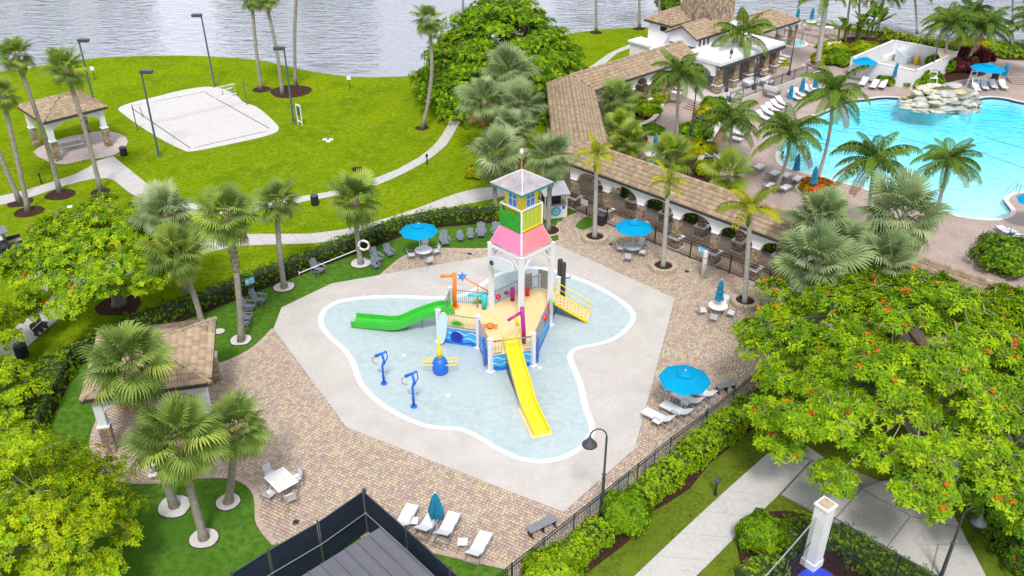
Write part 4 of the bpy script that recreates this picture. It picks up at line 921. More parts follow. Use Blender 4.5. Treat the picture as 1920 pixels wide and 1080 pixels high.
# ================================================================ PLANTS
LEAF = {}
def leafm(name, c, sub=.35, var=.28): LEAF[name] = mat('leaf_'+name, c, .6, var, 1.5, spec=.15, sub=sub); return LEAF[name]
PALM_G = leafm('palm_green', (0.198,0.288,0.054)); PALM_D = leafm('palm_dark', (0.126,0.198,0.042)); PALM_S = leafm('palm_silver', (0.246,0.324,0.138)); PALM_S2 = leafm('palm_silver_dark', (0.168,0.240,0.102)); PALM_L = leafm('palm_light', (0.336,0.420,0.072)); PALM_S3 = leafm('palm_pale', (0.336,0.402,0.186)); PALM_Y = leafm('palm_yellow', (.33,.27,.02)); PALM_B = leafm('palm_brown', (.22,.13,.05), .1)
COCO_G = leafm('coco_green', (0.168,0.276,0.030)); COCO_D = leafm('coco_dark', (0.108,0.192,0.026)); COCO_Y = leafm('coco_yellow', (.28,.28,.025)); ROY = leafm('royal_yellow', (.42,.44,.008)); ROYG = leafm('royal_green', (.20,.28,.014))
BRIGHT = leafm('bright_green', (0.213,0.384,0.007)); LIMEL = leafm('lime_green', (0.366,0.525,0.007)); MIDG = leafm('mid_green', (0.122,0.256,0.010)); DEEP = leafm('deep_green', (0.051,0.122,0.015)); YELG = leafm('yellow_green', (0.464,0.549,0.010)); OLIVE = leafm('olive_green', (0.159,0.232,0.017))
GOLD = leafm('gold_leaf', (.45,.40,.01)); MAROON = leafm('maroon_leaf', (.11,.022,.035)); FLOW = leafm('orange_flower', (.75,.10,.012), .15); REDF = leafm('red_flower', (.50,.02,.02), .15)
TRUNK = mat('palm_trunk_bark', (.27,.245,.21), .9, .3, 5, .6, 9); TRUNKG = mat('grey_palm_trunk', (.36,.345,.32), .85, .2, 4, .4, 8); BOOT = mat('frond_boot', (.24,.18,.12), .9, .35, 7); BARK = mat('grey_bark', (.17,.15,.135), .9, .3, 5, .5, 12); BRANCH = mat('pale_branch', (.33,.30,.27), .85, .2, 5)
# ---- frond meshes
def fan_frond(seed, droop):
    rg = random.Random(seed); V = []; F = []; n = 29
    def add(a, b): 
        k = len(V); V.extend(a); F.extend([tuple(k+i for i in q) for q in b])
    p = [(0,-.014,0),(0,.014,0),(.52,.009,.03),(.52,-.009,.03)]; add(p, [(0,1,2,3)])
    for i in range(n):
        t = i/(n-1)*2-1; ph = t*R(118)+rg.uniform(-.03,.03); l = .50*(1-.22*t*t)*rg.uniform(.92,1.05)
        bx = .52+.13*(1-abs(t)); d = Vector((math.cos(ph), math.sin(ph), 0)); s = Vector((-d.y, d.x, 0)); z0 = .03+.05*abs(t)
        b0 = Vector((bx, 0, z0)); w1, w2 = .024, .016; dr = droop*rg.uniform(.7,1.3)
        m1 = b0+d*l*.45+Vector((0,0,.04*abs(t)+(.012 if i%2 else -.012))); m2 = b0+d*l*.78+Vector((0,0,-.35*dr*l)); tip = b0+d*l*.95+Vector((0,0,-1.0*dr*l))
        add([b0, m1-s*w1, m1+s*w1, m2-s*w2, m2+s*w2, tip], [(0,1,2),(1,3,4,2),(3,5,4)])
    return V, F
def pinnate(seed, el, k, n=34, llen=.29, wid=.017, hang=.8, gap=0):
    rg = random.Random(seed); V = []; F = []; P = [Vector((0,0,0))]; st = 24; th = R(el); T = []
    for i in range(st):
        a = th-R(k)*(i/st)**1.25; d = Vector((math.cos(a), 0, math.sin(a))); T.append(d); P.append(P[-1]+d/st)
    T.append(T[-1])
    def add(a, b):
        q = len(V); V.extend(a); F.extend([tuple(q+i for i in f) for f in b])
    for i in range(0, st, 3):
        a, b = P[i], P[min(i+3, st)]; r0, r1 = .016*(1-i/st)+.003, .016*(1-(i+3)/st)+.003
        add([a+Vector((0,-r0,0)), a+Vector((0,r0,0)), b+Vector((0,r1,0)), b+Vector((0,-r1,0)), a-Vector((0,0,r0*1.3)), b-Vector((0,0,r1*1.3))], [(0,1,2,3),(0,3,5,4),(1,4,5,2)])
    for i in range(n):
        s = .13+.87*(i+.5)/n; j = min(st, int(s*st)); p = P[j]; t = T[j]; l = llen*(math.sin(math.pi*(.12+.80*s))**.7)*rg.uniform(.85,1.1)
        for sg in (-1, 1):
            side = Vector((0, sg, 0)); d = (side*.85+t*.55+Vector((0,0,-hang*.45))).normalized(); d2 = (side*.45+t*.4+Vector((0,0,-hang*1.5-rg.uniform(0,.3)))).normalized()
            w = t*wid; m = p+d*l*.5; e = m+d2*l*.5
            add([p-w*.6, p+w*.6, m+w, m-w, e], [(0,1,2,3),(3,2,4)])
    return V, F
FM = {}
def frond_mesh(key, geo, m):
    k = (key, m.name)
    if k not in FM:
        me = bpy.data.meshes.new('frond'); me.from_pydata([tuple(v) for v in geo[0]], [], geo[1]); me.materials.append(m); FM[k] = me
    return FM[k]
FANS = [fan_frond(i, d) for i, d in enumerate((.14,.26,.40,.55,.75,.95))]
COCO = [pinnate(10+i, e, k) for i, (e, k) in enumerate(((82,75),(66,105),(48,112),(32,105),(12,85),(-8,65),(78,50)))]
ROYF = [pinnate(30+i, e, k, 34, .27, .018, .5) for i, (e, k) in enumerate(((80,60),(58,95),(40,105),(22,95),(5,70)))]
BIGR = [pinnate(50+i, e, k, 38, .28, .017, 1.0) for i, (e, k) in enumerate(((80,55),(55,95),(35,110),(15,100),(-10,75)))]
def trunk_mesh(base, top, r, bend, m, parent, boots=0, taper=.85, flare=1.5):
    base = Vector(base); top = Vector(top); n = 10; P = []; rs = []
    for i in range(n+1):
        t = i/n; p = base+(top-base)*t; p = p+Vector(bend)*math.sin(math.pi*t); P.append(p); rs.append(r*(1-(1-taper)*t)*(1+(flare-1)*max(0, 1-t*9)))
    o = MB().tube(P, rs, 9).build('trunk', m, parent, True, True)
    if boots:
        q = MB(); rg = random.Random(int(base.x*10)); k0 = n*(1-boots); cnt = int(boots*110)
        for j in range(cnt):
            t = 1-boots+boots*j/cnt; f = t*n; i = min(n-1, int(f)); p = P[i]+(P[i+1]-P[i])*(f-i); a = j*2.4; d = Vector((math.cos(a), math.sin(a), 0)); rr = rs[i]
            sde = Vector((-d.y, d.x, 0)); b = p+d*rr*.8; e = p+d*(rr+.16)+Vector((0,0,.24)); w = .085
            q.add([b-sde*w, b+sde*w, e+sde*w*.5, e-sde*w*.5, b-sde*w+Vector((0,0,.1)), b+sde*w+Vector((0,0,.1))], [(0,1,2,3),(4,3,2,5),(0,3,4),(1,5,2)])
        q.build('frond_boots', BOOT, o, True, kind='stuff')
    return P[-1]
PALMN = [0]
def palm(kind, base, crown, r, label, name=None, bend=(0,0,0), boots=0, tr=.2, cols=None, nf=None, pxr=True, silver=False, group=None, az0=None):
    PALMN[0] += 1; rg = random.Random(PALMN[0]); b = at(*base) if len(base) == 2 else Vector(base); c = up(b, *crown) if len(crown) == 2 else Vector(crown)
    rad = r*depth(c)/FPX if pxr else r
    nm = {'fan':'fan_palm','coco':'coconut_palm','royal':'royal_palm','big':'royal_palm'}[kind]; root = thing(name or nm, label, 'palm', (b.x, b.y, 0), 0, group)
    hub = c-Vector((0,0,.05)); trunk_mesh(b-Vector((0,0,.05)), hub, tr, bend, TRUNK if kind == 'fan' else TRUNKG, root, boots)
    if kind == 'fan': cr = MB().lathe(hub-Vector((0,0,.25)), [(tr*.9,-.3),(tr*1.5,.0),(tr*1.6,.25),(tr*.7,.55)], 8).build('crown', BOOT, root, True, True)
    elif kind == 'coco':
        m = MB().lathe(hub-Vector((0,0,.2)), [(tr*.85,-.2),(tr*1.2,.1),(tr*.9,.35),(.03,.6)], 8)
        cr = m.build('crown', BOOT, root, True, True)
        for k in range(5): a = k*1.3; MB().lathe(hub+Vector((.28*math.cos(a), .28*math.sin(a), -.32)), [(.02,-.14),(.1,-.06),(.11,.03),(.02,.14)], 6).build('coconut', OLIVE if k%2 else BOOT, cr, True, True)
    else: cr = MB().lathe(hub-Vector((0,0,.3)), [(tr*.8,-.9),(tr*1.05,-.6),(tr*.7,.1),(.04,.9)], 8).build('crownshaft', ROYG, root, True, True)
    n = nf or {'fan':36,'coco':20,'royal':9,'big':15}[kind]; az0 = rg.uniform(0, 6.28) if az0 is None else az0
    for i in range(n):
        t = (i+.5)/n; az = az0+i*2.39996+rg.uniform(-.2,.2)
        if kind == 'fan':
            el = 82-135*t**.95+rg.uniform(-8,8); k = min(5, int(t*5.5+rg.uniform(-.6,.9))); k = max(0, k); sc = rad*(.80+.28*math.sin(math.pi*min(1, t+.25)))*rg.uniform(.78,1.12)
            pal = cols or ((PALM_S, PALM_S2) if silver else (PALM_G, PALM_D)); m = pal[0] if rg.random() < .5 else (pal[1] if rg.random() < .6 else (PALM_L if not silver else PALM_S3))
            if t > .86 and rg.random() < .45: m = PALM_Y if rg.random() < .6 else PALM_B
            me = frond_mesh(('fan', k), FANS[k], m); M = Matrix.Rotation(az, 4, 'Z') @ Matrix.Rotation(-R(el), 4, 'Y') @ Matrix.Rotation(rg.uniform(-.5,.5), 4, 'X')
        else:
            G = {'coco':COCO,'royal':ROYF,'big':BIGR}[kind]; k = min(len(G)-1, max(0, int(t*(len(G)-1)+rg.uniform(-.3,.8)))); 
            if kind == 'coco' and k == 6: k = rg.choice((4,5))
            sc = rad*rg.uniform(.92,1.12)*(.9 if t < .12 else 1.08); pal = cols or {'coco':(COCO_G,COCO_D),'royal':(ROY,ROYG),'big':(COCO_G,ROYG)}[kind]; m = pal[0] if rg.random() < .6 else pal[1]
            if kind == 'coco' and t > .88: m = rg.choice((COCO_Y, COCO_G, PALM_B))
            me = frond_mesh((kind, k), G[k], m); M = Matrix.Rotation(az, 4, 'Z') @ Matrix.Rotation(rg.uniform(-.25,.25), 4, 'X')
        o = bpy.data.objects.new('frond', me); COL.objects.link(o); o.parent = cr
        M = Matrix.Translation(hub-root.location) @ M @ Matrix.Diagonal((sc, sc, sc, 1)); o.matrix_local = M
    return root
def stone_ring(c, r, label, m=PEB, edge=FASC, h=.05):
    c = Vector(c); rg = random.Random(int(c.x*7)); o = thing('palm_ring', label, 'tree ring', (c.x, c.y, .012))
    Q = smooth([Vector((r*rg.uniform(.9,1.1)*math.cos(a), r*rg.uniform(.85,1.08)*math.sin(a), 0)) for a in np.linspace(0, 2*math.pi, 9)[:-1]], 3)
    MB().prism(offset(Q, .05), .0, h-.012).build('black_edging', edge, o); MB().prism(Q, .001, h).build('white_pebbles', m, o); return o
# fan palms
FP = [ # base, crown, radius px, boots, silver, label
 ((53,396),(4,180),36,0,0,'fan palm with leaning trunk at left edge, front one of the roadside pair'), ((113,362),(30,108),38,0,0,'tall fan palm in front of the lakeside gazebo, left of the roof peak'), ((189,357),(124,132),41,0,0,'fan palm leaning left in front of the lakeside gazebo roof'),
 ((38,379),(-52,150),38,0,0,'fan palm with only its bare trunk in view at left edge behind its twin'), ((490,168),(472,0),26,0,0,'slim fan palm beyond the sand court, left of three'), ((530,178),(497,-4),28,0,0,'fan palm beyond the sand court, middle of three in the mulch bed'), ((554,163),(560,-60),28,0,0,'tall fan palm beyond the sand court, right of three, crown out of view'), ((792,240),(804,40),33,0,0,'tall fan palm with curved trunk on the lawn left of the big round tree'),
 ((452,640),(427,412),66,.42,0,'fan palm with criss-cross boots on its upper trunk, on the turf'), ((379,606),(333,482),62,0,0,'fan palm rising right behind the terrace gazebo roof'), ((352,562),(312,405),55,0,1,'bluish fan palm behind the gazebo palm, left of the booted palm'), ((533,540),(519,383),44,0,0,'fan palm in pebble ring beside the blue fence sign'), ((677,495),(667,380),55,.25,0,'fan palm in pebble ring holding the life ring'),
 ((328,950),(248,692),88,.38,0,'big fan palm covering the terrace gazebo roof'), ((383,1010),(335,832),92,.34,0,'big fan palm in front of the terrace gazebo, nearest pebble ring'), ((428,942),(443,806),66,.0,0,'fan palm right of the terrace gazebo beside the square table'),
 ((1028,433),(1031,300),54,0,1,'silvery fan palm between the tower and the arcade, in front of the white booth'),
 ((960,250),(958,142),52,0,1,'silvery fan palm at top of the cluster against the round tree'), ((908,292),(908,192),50,0,1,'silvery fan palm at left of the cluster by the curved path'), ((982,300),(978,202),48,0,1,'silvery fan palm at right of the cluster beside the arcade roof'), ((965,335),(963,246),46,0,1,'silvery fan palm in the middle of the cluster behind the tower'), ((930,392),(932,298),54,0,1,'silvery fan palm at the front of the cluster, left of the tower roof'),
 ((1545,560),(1534,420),66,0,1,'silvery fan palm at the right end of the arcade arches'), ((1705,560),(1690,415),80,0,1,'large fan palm with yellow lower fronds overlapping the pool edge'), ((1545,660),(1527,505),84,0,1,'large silvery fan palm in front of the arcade, above the blue board'), ((1670,640),(1662,500),66,0,1,'fan palm peeking above the red-flowered tree'), ((1606,590),(1597,470),56,0,1,'fan palm between the two large silvery ones near the arcade'),
 ((1160,245),(1160,190),44,0,0,'bushy fan palm inside the courtyard against the arcade corner'), ((1170,285),(1165,243),36,0,0,'low bright fan palm in the courtyard bed, middle of three'), ((1190,305),(1180,268),38,0,0,'low bright fan palm in the courtyard bed, nearest the long roof'), ((1268,345),(1262,300),48,0,0,'low fan palm behind the long roof below the closed umbrella'), ((1370,372),(1364,332),46,0,0,'round low fan palm behind the long roof beside the poolside chairs')]
for i, (b, c, r, bo, sv, lab) in enumerate(FP):
    lowb = lab.startswith(('low', 'round', 'bushy'))
    palm('fan', b, c, r*1.07, lab, bend=(rng.uniform(-.25,.25), 0, 0) if i != 7 else (.55,0,0), boots=bo, tr=.13 if lowb else (.19 if b[1] < 700 else .2), silver=sv, cols=(ROYG, PALM_G) if lowb and i > 27 else None, nf=28 if lowb else (34 if r > 50 else 30))
for b, r, lab in (((452,638),20,'white pebble ring round the booted palm'),((533,539),19,'white pebble ring beside the lone grey lounge chair'),((677,494),19,'white pebble ring round the palm with the life ring'),((411,622),10,'white pebble ring half hidden behind the gazebo roof'),((328,950),31,'white pebble ring nearest the terrace gazebo pad'),((383,1010),27,'white pebble ring nearest the black screen'),((428,942),23,'white pebble ring nearest the square table')):
    c = at(*b); stone_ring(c, r*depth(c)/FPX, lab)
c = at(1028,434); stone_ring(c, 20*depth(c)/FPX, 'pale ring around the palm in front of the white booth', MULCH, COPM, .12)
# trunks of lakeside palms whose crowns rise out of view
for b, x, lab in (((1118,60),1117,'bare palm trunk by the water right of the round tree'),((1199,53),1199,'palm trunk by the water, middle one of three left of the clubhouse'),((1238,49),1231,'palm trunk by the water touching the clubhouse roof'),((868,40),868,'palm trunk behind the round tree, left one'),((938,40),937,'palm trunk behind the round tree, right one')):
    p = at(*b); palm('fan', b, (x, -95), 30, lab, tr=.17)
# coconut palms
CP = [((1270,267),(1274,140),66,'coconut palm in the courtyard in front of the clubhouse arches'),((1373,300),(1374,222),66,'coconut palm behind the courtyard seats, left of the pool'),((1451,359),(1482,250),72,'leaning coconut palm at the left rim of the pool'),((1531,340),(1563,175),74,'tall coconut palm growing from the red-flower ring at the pool'),((1628,455),(1640,300),82,'coconut palm with a brown hanging frond, over the lower pool edge'),((1757,392),(1779,300),68,'coconut palm standing clear against the pool water'),
 ((1770,137),(1782,45),56,'coconut palm behind the rock waterfall, left of the cluster'),((1796,117),(1804,38),50,'coconut palm at the back of the cluster behind the waterfall'),((1798,132),(1846,48),62,'coconut palm leaning far right behind the waterfall'),((1823,82),(1826,22),40,'small coconut palm by the lake fence behind the cluster'),((1897,95),(1899,-40),52,'coconut palm by the lake fence near the right edge'),((1588,60),(1598,-22),42,'coconut palm by the lake right of the royal palm'),((1612,55),(1613,-35),40,'coconut palm by the lake behind the banana clump, straight trunk'),((1640,62),(1660,-14),42,'coconut palm by the lake behind the banana clump, curved trunk'),((1990,150),(1950,40),60,'coconut palm at the right edge with only fronds in view'),((1720,62),(1712,-30),48,'coconut palm at the top edge with only a hanging frond in view')]
for i, (b, c, r, lab) in enumerate(CP): palm('coco', b, c, r*.98, lab, tr=.15, bend=(.3 if i in (2,3,8) else rng.uniform(-.15,.15), 0, 0), nf=24)
palm('big', (1387,157), (1393,64), 62, 'royal palm with pale grey trunk in front of the clubhouse tower', tr=.26, nf=15)
palm('big', (1530,138), (1551,-8), 60, 'tall royal palm with thick pale trunk beside the brick steps', tr=.30, nf=15)
for b, c, r, lab in (((1115,450),(1119,290),46,'yellow-green palm in stone ring nearest the white booth'),((1243,505),(1254,338),42,'yellow-green palm in stone ring, middle of three along the fence'),((1396,573),(1408,390),66,'yellow-green palm in stone ring nearest the closed umbrella')):
    palm('royal', b, c, r, lab, tr=.17, nf=11)
def planter(b, rpx, label):
    c = at(*b); r = rpx*depth(c)/FPX; o = thing('stone_planter', label, 'planter', (c.x, c.y, .058)); st = mat('cast_stone', (.42,.35,.26), .85, .2, 5, .3, 20)
    for lay, (z, rr) in enumerate(((.0, r), (.16, r-.03))):
        n = 18
        for k in range(n):
            a0 = 2*math.pi*(k+.5*lay)/n+.02; a1 = 2*math.pi*(k+1+.5*lay)/n-.02; P = [Vector((q*math.cos(a), q*math.sin(a), 0)) for q, a in ((rr, a0), (rr, (a0+a1)/2), (rr, a1), (rr-.3, a1), (rr-.3, a0))]
            MB().prism(P, z+.004, z+.155).build('stone_block', st, o)
    MB().lathe((0,0,.0), [(r-.26,.0),(r-.27,.2),(.05,.26)], 18).build('soil', MULCH, o)
planter((1115,450),25,'round stone planter nearest the white booth'); planter((1243,505),26,'round stone planter in the middle along the fence'); planter((1396,571),27,'round stone planter nearest the closed umbrella')

# ---- broad-leaved foliage
def rosettes(C, N, k, Ln, Wd, seed, tilt=.25, spread=.35):
    """k pointed leaves round each centre C whose stem points along N"""
    rg = np.random.default_rng(seed); n = len(C); N = N/np.linalg.norm(N, axis=1)[:, None]
    a = rg.normal(size=(n, 3)); t = np.cross(N, a); t /= np.linalg.norm(t, axis=1)[:, None]; b = np.cross(N, t)
    th = (np.arange(k)[None]*2*np.pi/k+rg.uniform(0, 6.28, (n, 1))+rg.uniform(-.25, .25, (n, k)))[..., None]
    d = np.cos(th)*t[:, None]+np.sin(th)*b[:, None]; tl = rg.normal(tilt, spread, (n, k))[..., None]
    ax = d*np.cos(tl)+N[:, None]*np.sin(tl); sd = np.cross(ax, N[:, None]); sd /= np.maximum(1e-6, np.linalg.norm(sd, axis=2))[..., None]
    L = Ln*rg.uniform(.7, 1.2, (n, k))[..., None]; Wd = Wd*rg.uniform(.8, 1.2, (n, k))[..., None]; c = C[:, None]
    V = np.stack([c+ax*L*.08, c+ax*L*.55+sd*Wd/2+N[:, None]*.02, c+ax*L-N[:, None]*L*.18, c+ax*L*.55-sd*Wd/2+N[:, None]*.02], 2).reshape(-1, 3)
    F = np.arange(n*k*4).reshape(-1, 4); return V, F
def foliage(name, parts, mats, parent, kind=None):
    """parts: list of (C, N, k, L, W, tilt, weights, seed)"""
    VV = []; FF = []; MM = []; o = 0
    for C, N, k, Ln, Wd, tilt, wts, sd_ in parts:
        V, F = rosettes(C, N, k, Ln, Wd, sd_, tilt); VV.append(V); FF.append(F+o); o += len(V); rg = np.random.default_rng(sd_+1)
        w = np.array(wts, float); w /= w.sum(); MM.append(np.repeat(rg.choice(len(wts), len(C), p=w), k))
    return mesh_np(name, np.concatenate(VV), np.concatenate(FF), mats, np.concatenate(MM), parent, kind)
def tree(label, base, cen, rx, ry, z0, z1, nclump, nros, leaf, mats, wts, seed, name='broadleaf_tree', clump=1.2, k=9, trunk_r=.35, fork=1.6, dome=1.0, flowers=0, branch=BRANCH, limbs=8, under=.35, tier=.5, twigs=1):
    rg = np.random.default_rng(seed); b = Vector(base); c = Vector((cen[0], cen[1], 0)); root = thing(name, label, 'tree', (b.x, b.y, 0))
    # clump centres over the dome
    r = np.sqrt((np.arange(nclump)+.5)/nclump*rg.uniform(.9,1.06,nclump)); a = np.arange(nclump)*2.39996+rg.normal(0,.22,nclump); lay = rg.uniform(0, 1, nclump)**2*under
    zz = z0+(z1-z0)*(1-r**2*dome)*(1-lay); jit = rg.normal(0, .12, nclump)*(z1-z0)*tier
    K = np.stack([c.x+rx*r*np.cos(a), c.y+ry*r*np.sin(a), np.maximum(z0*.8, zz+jit)], 1); nr = np.stack([r*np.cos(a)*1.0, r*np.sin(a)*1.0, np.full(nclump, .9)], 1)
    per = nros//nclump; rc = clump*rg.uniform(.7, 1.3, nclump)
    u = np.sqrt(rg.uniform(0, 1, (nclump, per))); an = rg.uniform(0, 6.28, (nclump, per))
    C = np.repeat(K[:, None], per, 1); C[..., 0] += rc[:, None]*u*np.cos(an); C[..., 1] += rc[:, None]*u*np.sin(an); C[..., 2] += (rc[:, None]*.38)*(1-u*u)+rg.normal(0, .10, (nclump, per))-rc[:, None]*.1
    N = np.repeat(nr[:, None], per, 1)+np.stack([u*np.cos(an)*.8, u*np.sin(an)*.8, np.full_like(u, .4)], 2)+rg.normal(0, .2, (nclump, per, 3))
    parts = [(C.reshape(-1, 3), N.reshape(-1, 3), k, leaf[0], leaf[1], .15, wts, seed)]
    mm = list(mats)
    if flowers:
        idx = rg.choice(nclump*per, flowers, replace=False); parts.append((C.reshape(-1, 3)[idx]+np.array([0, 0, .18]), np.tile([[0, 0, 1.]], (flowers, 1)), 5, .18, .12, .4, [0]*len(mats)+[3, 1], seed+5)); mm += [FLOW, REDF]
        parts[0] = parts[0][:6]+(list(wts)+[0, 0], seed)
    foliage('crown', parts, mm, root)
    # wood
    f = b+Vector((0, 0, fork)); q = MB(); q.tube([b-Vector((0,0,.1)), b+Vector((0,0,.25)), b+Vector((0,0,fork*.5)), f], [trunk_r*1.7, trunk_r*1.1, trunk_r, trunk_r*.95], 9); q.build('trunk', BARK, root, True, True)
    q = MB(); ends = []
    for i in range(limbs):
        an = 2*math.pi*i/limbs+rg.uniform(-.2, .2); rr = rg.uniform(.3, .68); e = Vector((c.x+rx*rr*math.cos(an), c.y+ry*rr*math.sin(an), z0+(z1-z0)*(.45 if dome > .6 else .55))); m_ = f+(e-f)*rg.uniform(.35,.6)+Vector((rg.normal(0,.5), rg.normal(0,.5), (e.z-f.z)*rg.uniform(-.05,.2)))
        q.tube([f-Vector((0,0,.1)), m_, e], [trunk_r*.6, trunk_r*.38, trunk_r*.2], 6); ends.append((m_, e))
    for kc in K:
        t = Vector(kc); m_, e = min(ends, key=lambda x: (x[1]-t).length); s = e if (e-t).length < (m_-t).length else m_; md = (s+t)/2+Vector((rg.normal(0,.2), rg.normal(0,.2), -.15)); q.tube([s, md, t], [trunk_r*.18, trunk_r*.11, .02], 4)
        for _ in range(twigs):
            d = Vector((rg.normal(0,1), rg.normal(0,1), rg.uniform(.0,.9))).normalized()*clump*rg.uniform(.5,1.1); q.tube([t-Vector((0,0,.1)), t+d*.35+Vector((rg.normal(0,.1),rg.normal(0,.1),.12)), t+d*.7+Vector((rg.normal(0,.12),rg.normal(0,.12),.05)), t+d-Vector((0,0,.1))], [.04,.03,.02,.008], 3, caps=False)
    q.build('limbs', branch, root, True, True); return root
# red-flowered shade tree at the right
c1 = at(1690,720,4.5)
tree('wide red-flowered shade tree filling the lower right, over the walkway', at(1712,882), (c1.x+1.4, c1.y+.7), 8.9, 9.4, 3.4, 7.6, 155, 12500, (.30,.105), (BRIGHT, LIMEL, MIDG, OLIVE), (4,3,2.2,1), 11, 'flame_tree', 1.12, 9, .34, 1.7, .8, 190, limbs=9, under=.2, tier=1.3, twigs=5)
c2 = at(195,478,4.2); tree('spreading red-flowered tree with mulch ring left of the fan palms', at(223,570), (c2.x-.4, c2.y+.6), 5.6, 5.7, 2.7, 6.3, 95, 7600, (.24,.09), (LIMEL, BRIGHT, MIDG, YELG), (3.2,3,2,1), 12, 'flame_tree', .9, 9, .36, 1.3, .8, 28, limbs=9, under=.2, tier=1.1, twigs=4)
c3 = at(70,965,4.5); tree('yellow-green tree filling the lower left corner', at(95,1100), (c3.x-1.9, c3.y-.3), 5.2, 5.2, 3.0, 7.7, 150, 10000, (.21,.07), (YELG, LIMEL, BRIGHT, OLIVE), (3.4,3,2,1.2), 13, 'broadleaf_tree', .95, 9, .2, 2.4, 1.1, 0, limbs=7, under=.5, tier=.9)
c4 = at(-30,590,4.5); tree('yellow-green tree at the left edge above the bench', at(-40,720), (c4.x-1.2, c4.y-.6), 2.7, 3.2, 2.6, 6.4, 50, 2000, (.24,.09), (YELG, LIMEL, BRIGHT, OLIVE), (3,3,2,1.2), 14, 'broadleaf_tree', .8, 9, .2, 1.8, 1.1, 0)
c4 = at(-6,715,2.6); tree('small yellow-green tree low at the left edge', at(-10,790), (c4.x, c4.y), 1.7, 1.7, 1.6, 3.6, 24, 900, (.24,.09), (YELG, LIMEL, BRIGHT, OLIVE), (2,3,2,1.2), 15, 'broadleaf_tree', .7, 9, .14, 1.2, 1.0, 0)
c5 = at(945,150,2.5); tree('big round dense green tree by the lake behind the palm cluster', at(955,225), (c5.x-.2, c5.y+1.6), 8.8, 8.2, 1.0, 9.7, 320, 17000, (.27,.12), (BRIGHT, MIDG, DEEP, LIMEL), (4,3,1.2,1.6), 16, 'round_tree', 1.25, 8, .45, 1.5, .98, 0, BARK, 9, .22)
# ---- hedges and shrubs
def surface_pts(path, w, h, dens, rg, round_=.25):
    P = [Vector(p) for p in path]; C = []; N = []
    for a, b in zip(P[:-1], P[1:]):
        u = (b-a); Ln = u.length; u.normalize(); s = Vector((u.y, -u.x, 0)); n = int(Ln*(w+1.8*h)*dens)
        for _ in range(n):
            t = rg.uniform(-.02, 1.02)*Ln; q = rg.uniform(-1, 1)*(w/2+h*.9)
            lump = 1+.12*math.sin((a.x+t*1.0)*2.1+a.y)+.08*math.sin(t*5.3)
            if abs(q) < w/2: p = a+u*t+s*q+Vector((0, 0, h*lump*(1-.22*(2*q/w)**2))); nn = Vector((s.x*q/w*.9, s.y*q/w*.9, 1))
            else:
                sg = 1 if q > 0 else -1; zz = h*.8-(abs(q)-w/2)*.82; p = a+u*t+s*sg*(w/2*lump)+Vector((0, 0, max(.06, zz))); nn = s*sg+Vector((0, 0, .45))
            p = p+Vector((rg.normal(0,.05), rg.normal(0,.05), rg.normal(0,.05))); C.append(p); N.append(nn)
    return np.array(C), np.array(N)
CORE = mat('hedge_core', (.035,.06,.008), .95, .3, 4)
def hedge(name, label, path, w, h, mats, wts, seed, dens=26, leaf=(.13,.065), cat='hedge', k=6, parent=None):
    rg = np.random.default_rng(seed); P = [Vector(p) for p in path]; c = P[0]; root = thing(name, label, cat, (c.x, c.y, 0)); q = MB()
    A = offset(P, w*.40, False); B = offset(P, -w*.40, False)
    for i in range(len(P)-1): q.prism([A[i], A[i+1], B[i+1], B[i]], .02, h*.80)
    q.build('branches', CORE, root, True); C, N = surface_pts(P, w, h, dens, rg); foliage('foliage', [(C, N, k, leaf[0], leaf[1], .45, wts, seed)], mats, root); return root
def bush(name, label, c, r, h, mats, wts, seed, n=420, leaf=(.15,.075), cat='shrub', k=6):
    rg = np.random.default_rng(seed); c = Vector(c); root = thing(name, label, cat, (c.x, c.y, 0)); d = rg.normal(size=(n, 3)); d[:, 2] = np.abs(d[:, 2])-.25; d /= np.linalg.norm(d, axis=1)[:, None]
    lump = 1+.12*np.sin(d[:, 0]*7+seed)+.1*np.sin(d[:, 1]*9); rr = rg.uniform(.82, 1.02, n)*lump; C = np.array(c)+d*np.array([r, r, h*.62])*rr[:, None]+np.array([0, 0, h*.42]); C[:, 2] = np.maximum(C[:, 2], .06)
    MB().lathe((c.x, c.y, .02), [(r*.55,0),(r*.8,h*.3),(r*.72,h*.62),(r*.3,h*.86)], 8).build('branches', CORE, root, True); foliage('foliage', [(C, d+np.array([0,0,.3]), k, leaf[0], leaf[1], .4, wts, seed)], mats, root); return root
HG = (BRIGHT, LIMEL, MIDG, YELG); HW_ = (4,4,1.4,.8); FG = (MIDG, BRIGHT, DEEP, LIMEL)
fl_out = offset(FENCE_L, 1.05, False)
fc = sum(FENCE_L, Vector())/len(FENCE_L); 
if (fl_out[5]-at(700,700)).length < (FENCE_L[5]-at(700,700)).length: fl_out = offset(FENCE_L, -1.05, False)
hedge('hedge', 'clipped green hedge outside the back fence, behind the row of grey chairs', fl_out[2:5], 1.15, 1.05, FG, (3,4,1,1.5), 31, 22)
hedge('hedge', 'long clipped hedge outside the left fence along the path', fl_out[4:9], 1.15, 1.0, FG, (3,4,1,2), 32, 22)
hedge('hedge', 'clipped hedge outside the fence corner below the bench', fl_out[8:11], 2.0, .95, FG, (3,5,.6,2), 33, 24)
fr = [Vector((p.x, p.y, 0)) for p in FENCE_R]; fo = offset(fr, .95, False)
if (fo[3]-at(1000,700)).length < (fr[3]-at(1000,700)).length: fo = offset(fr, -.95, False)
hr = even(fo[1:], 14)
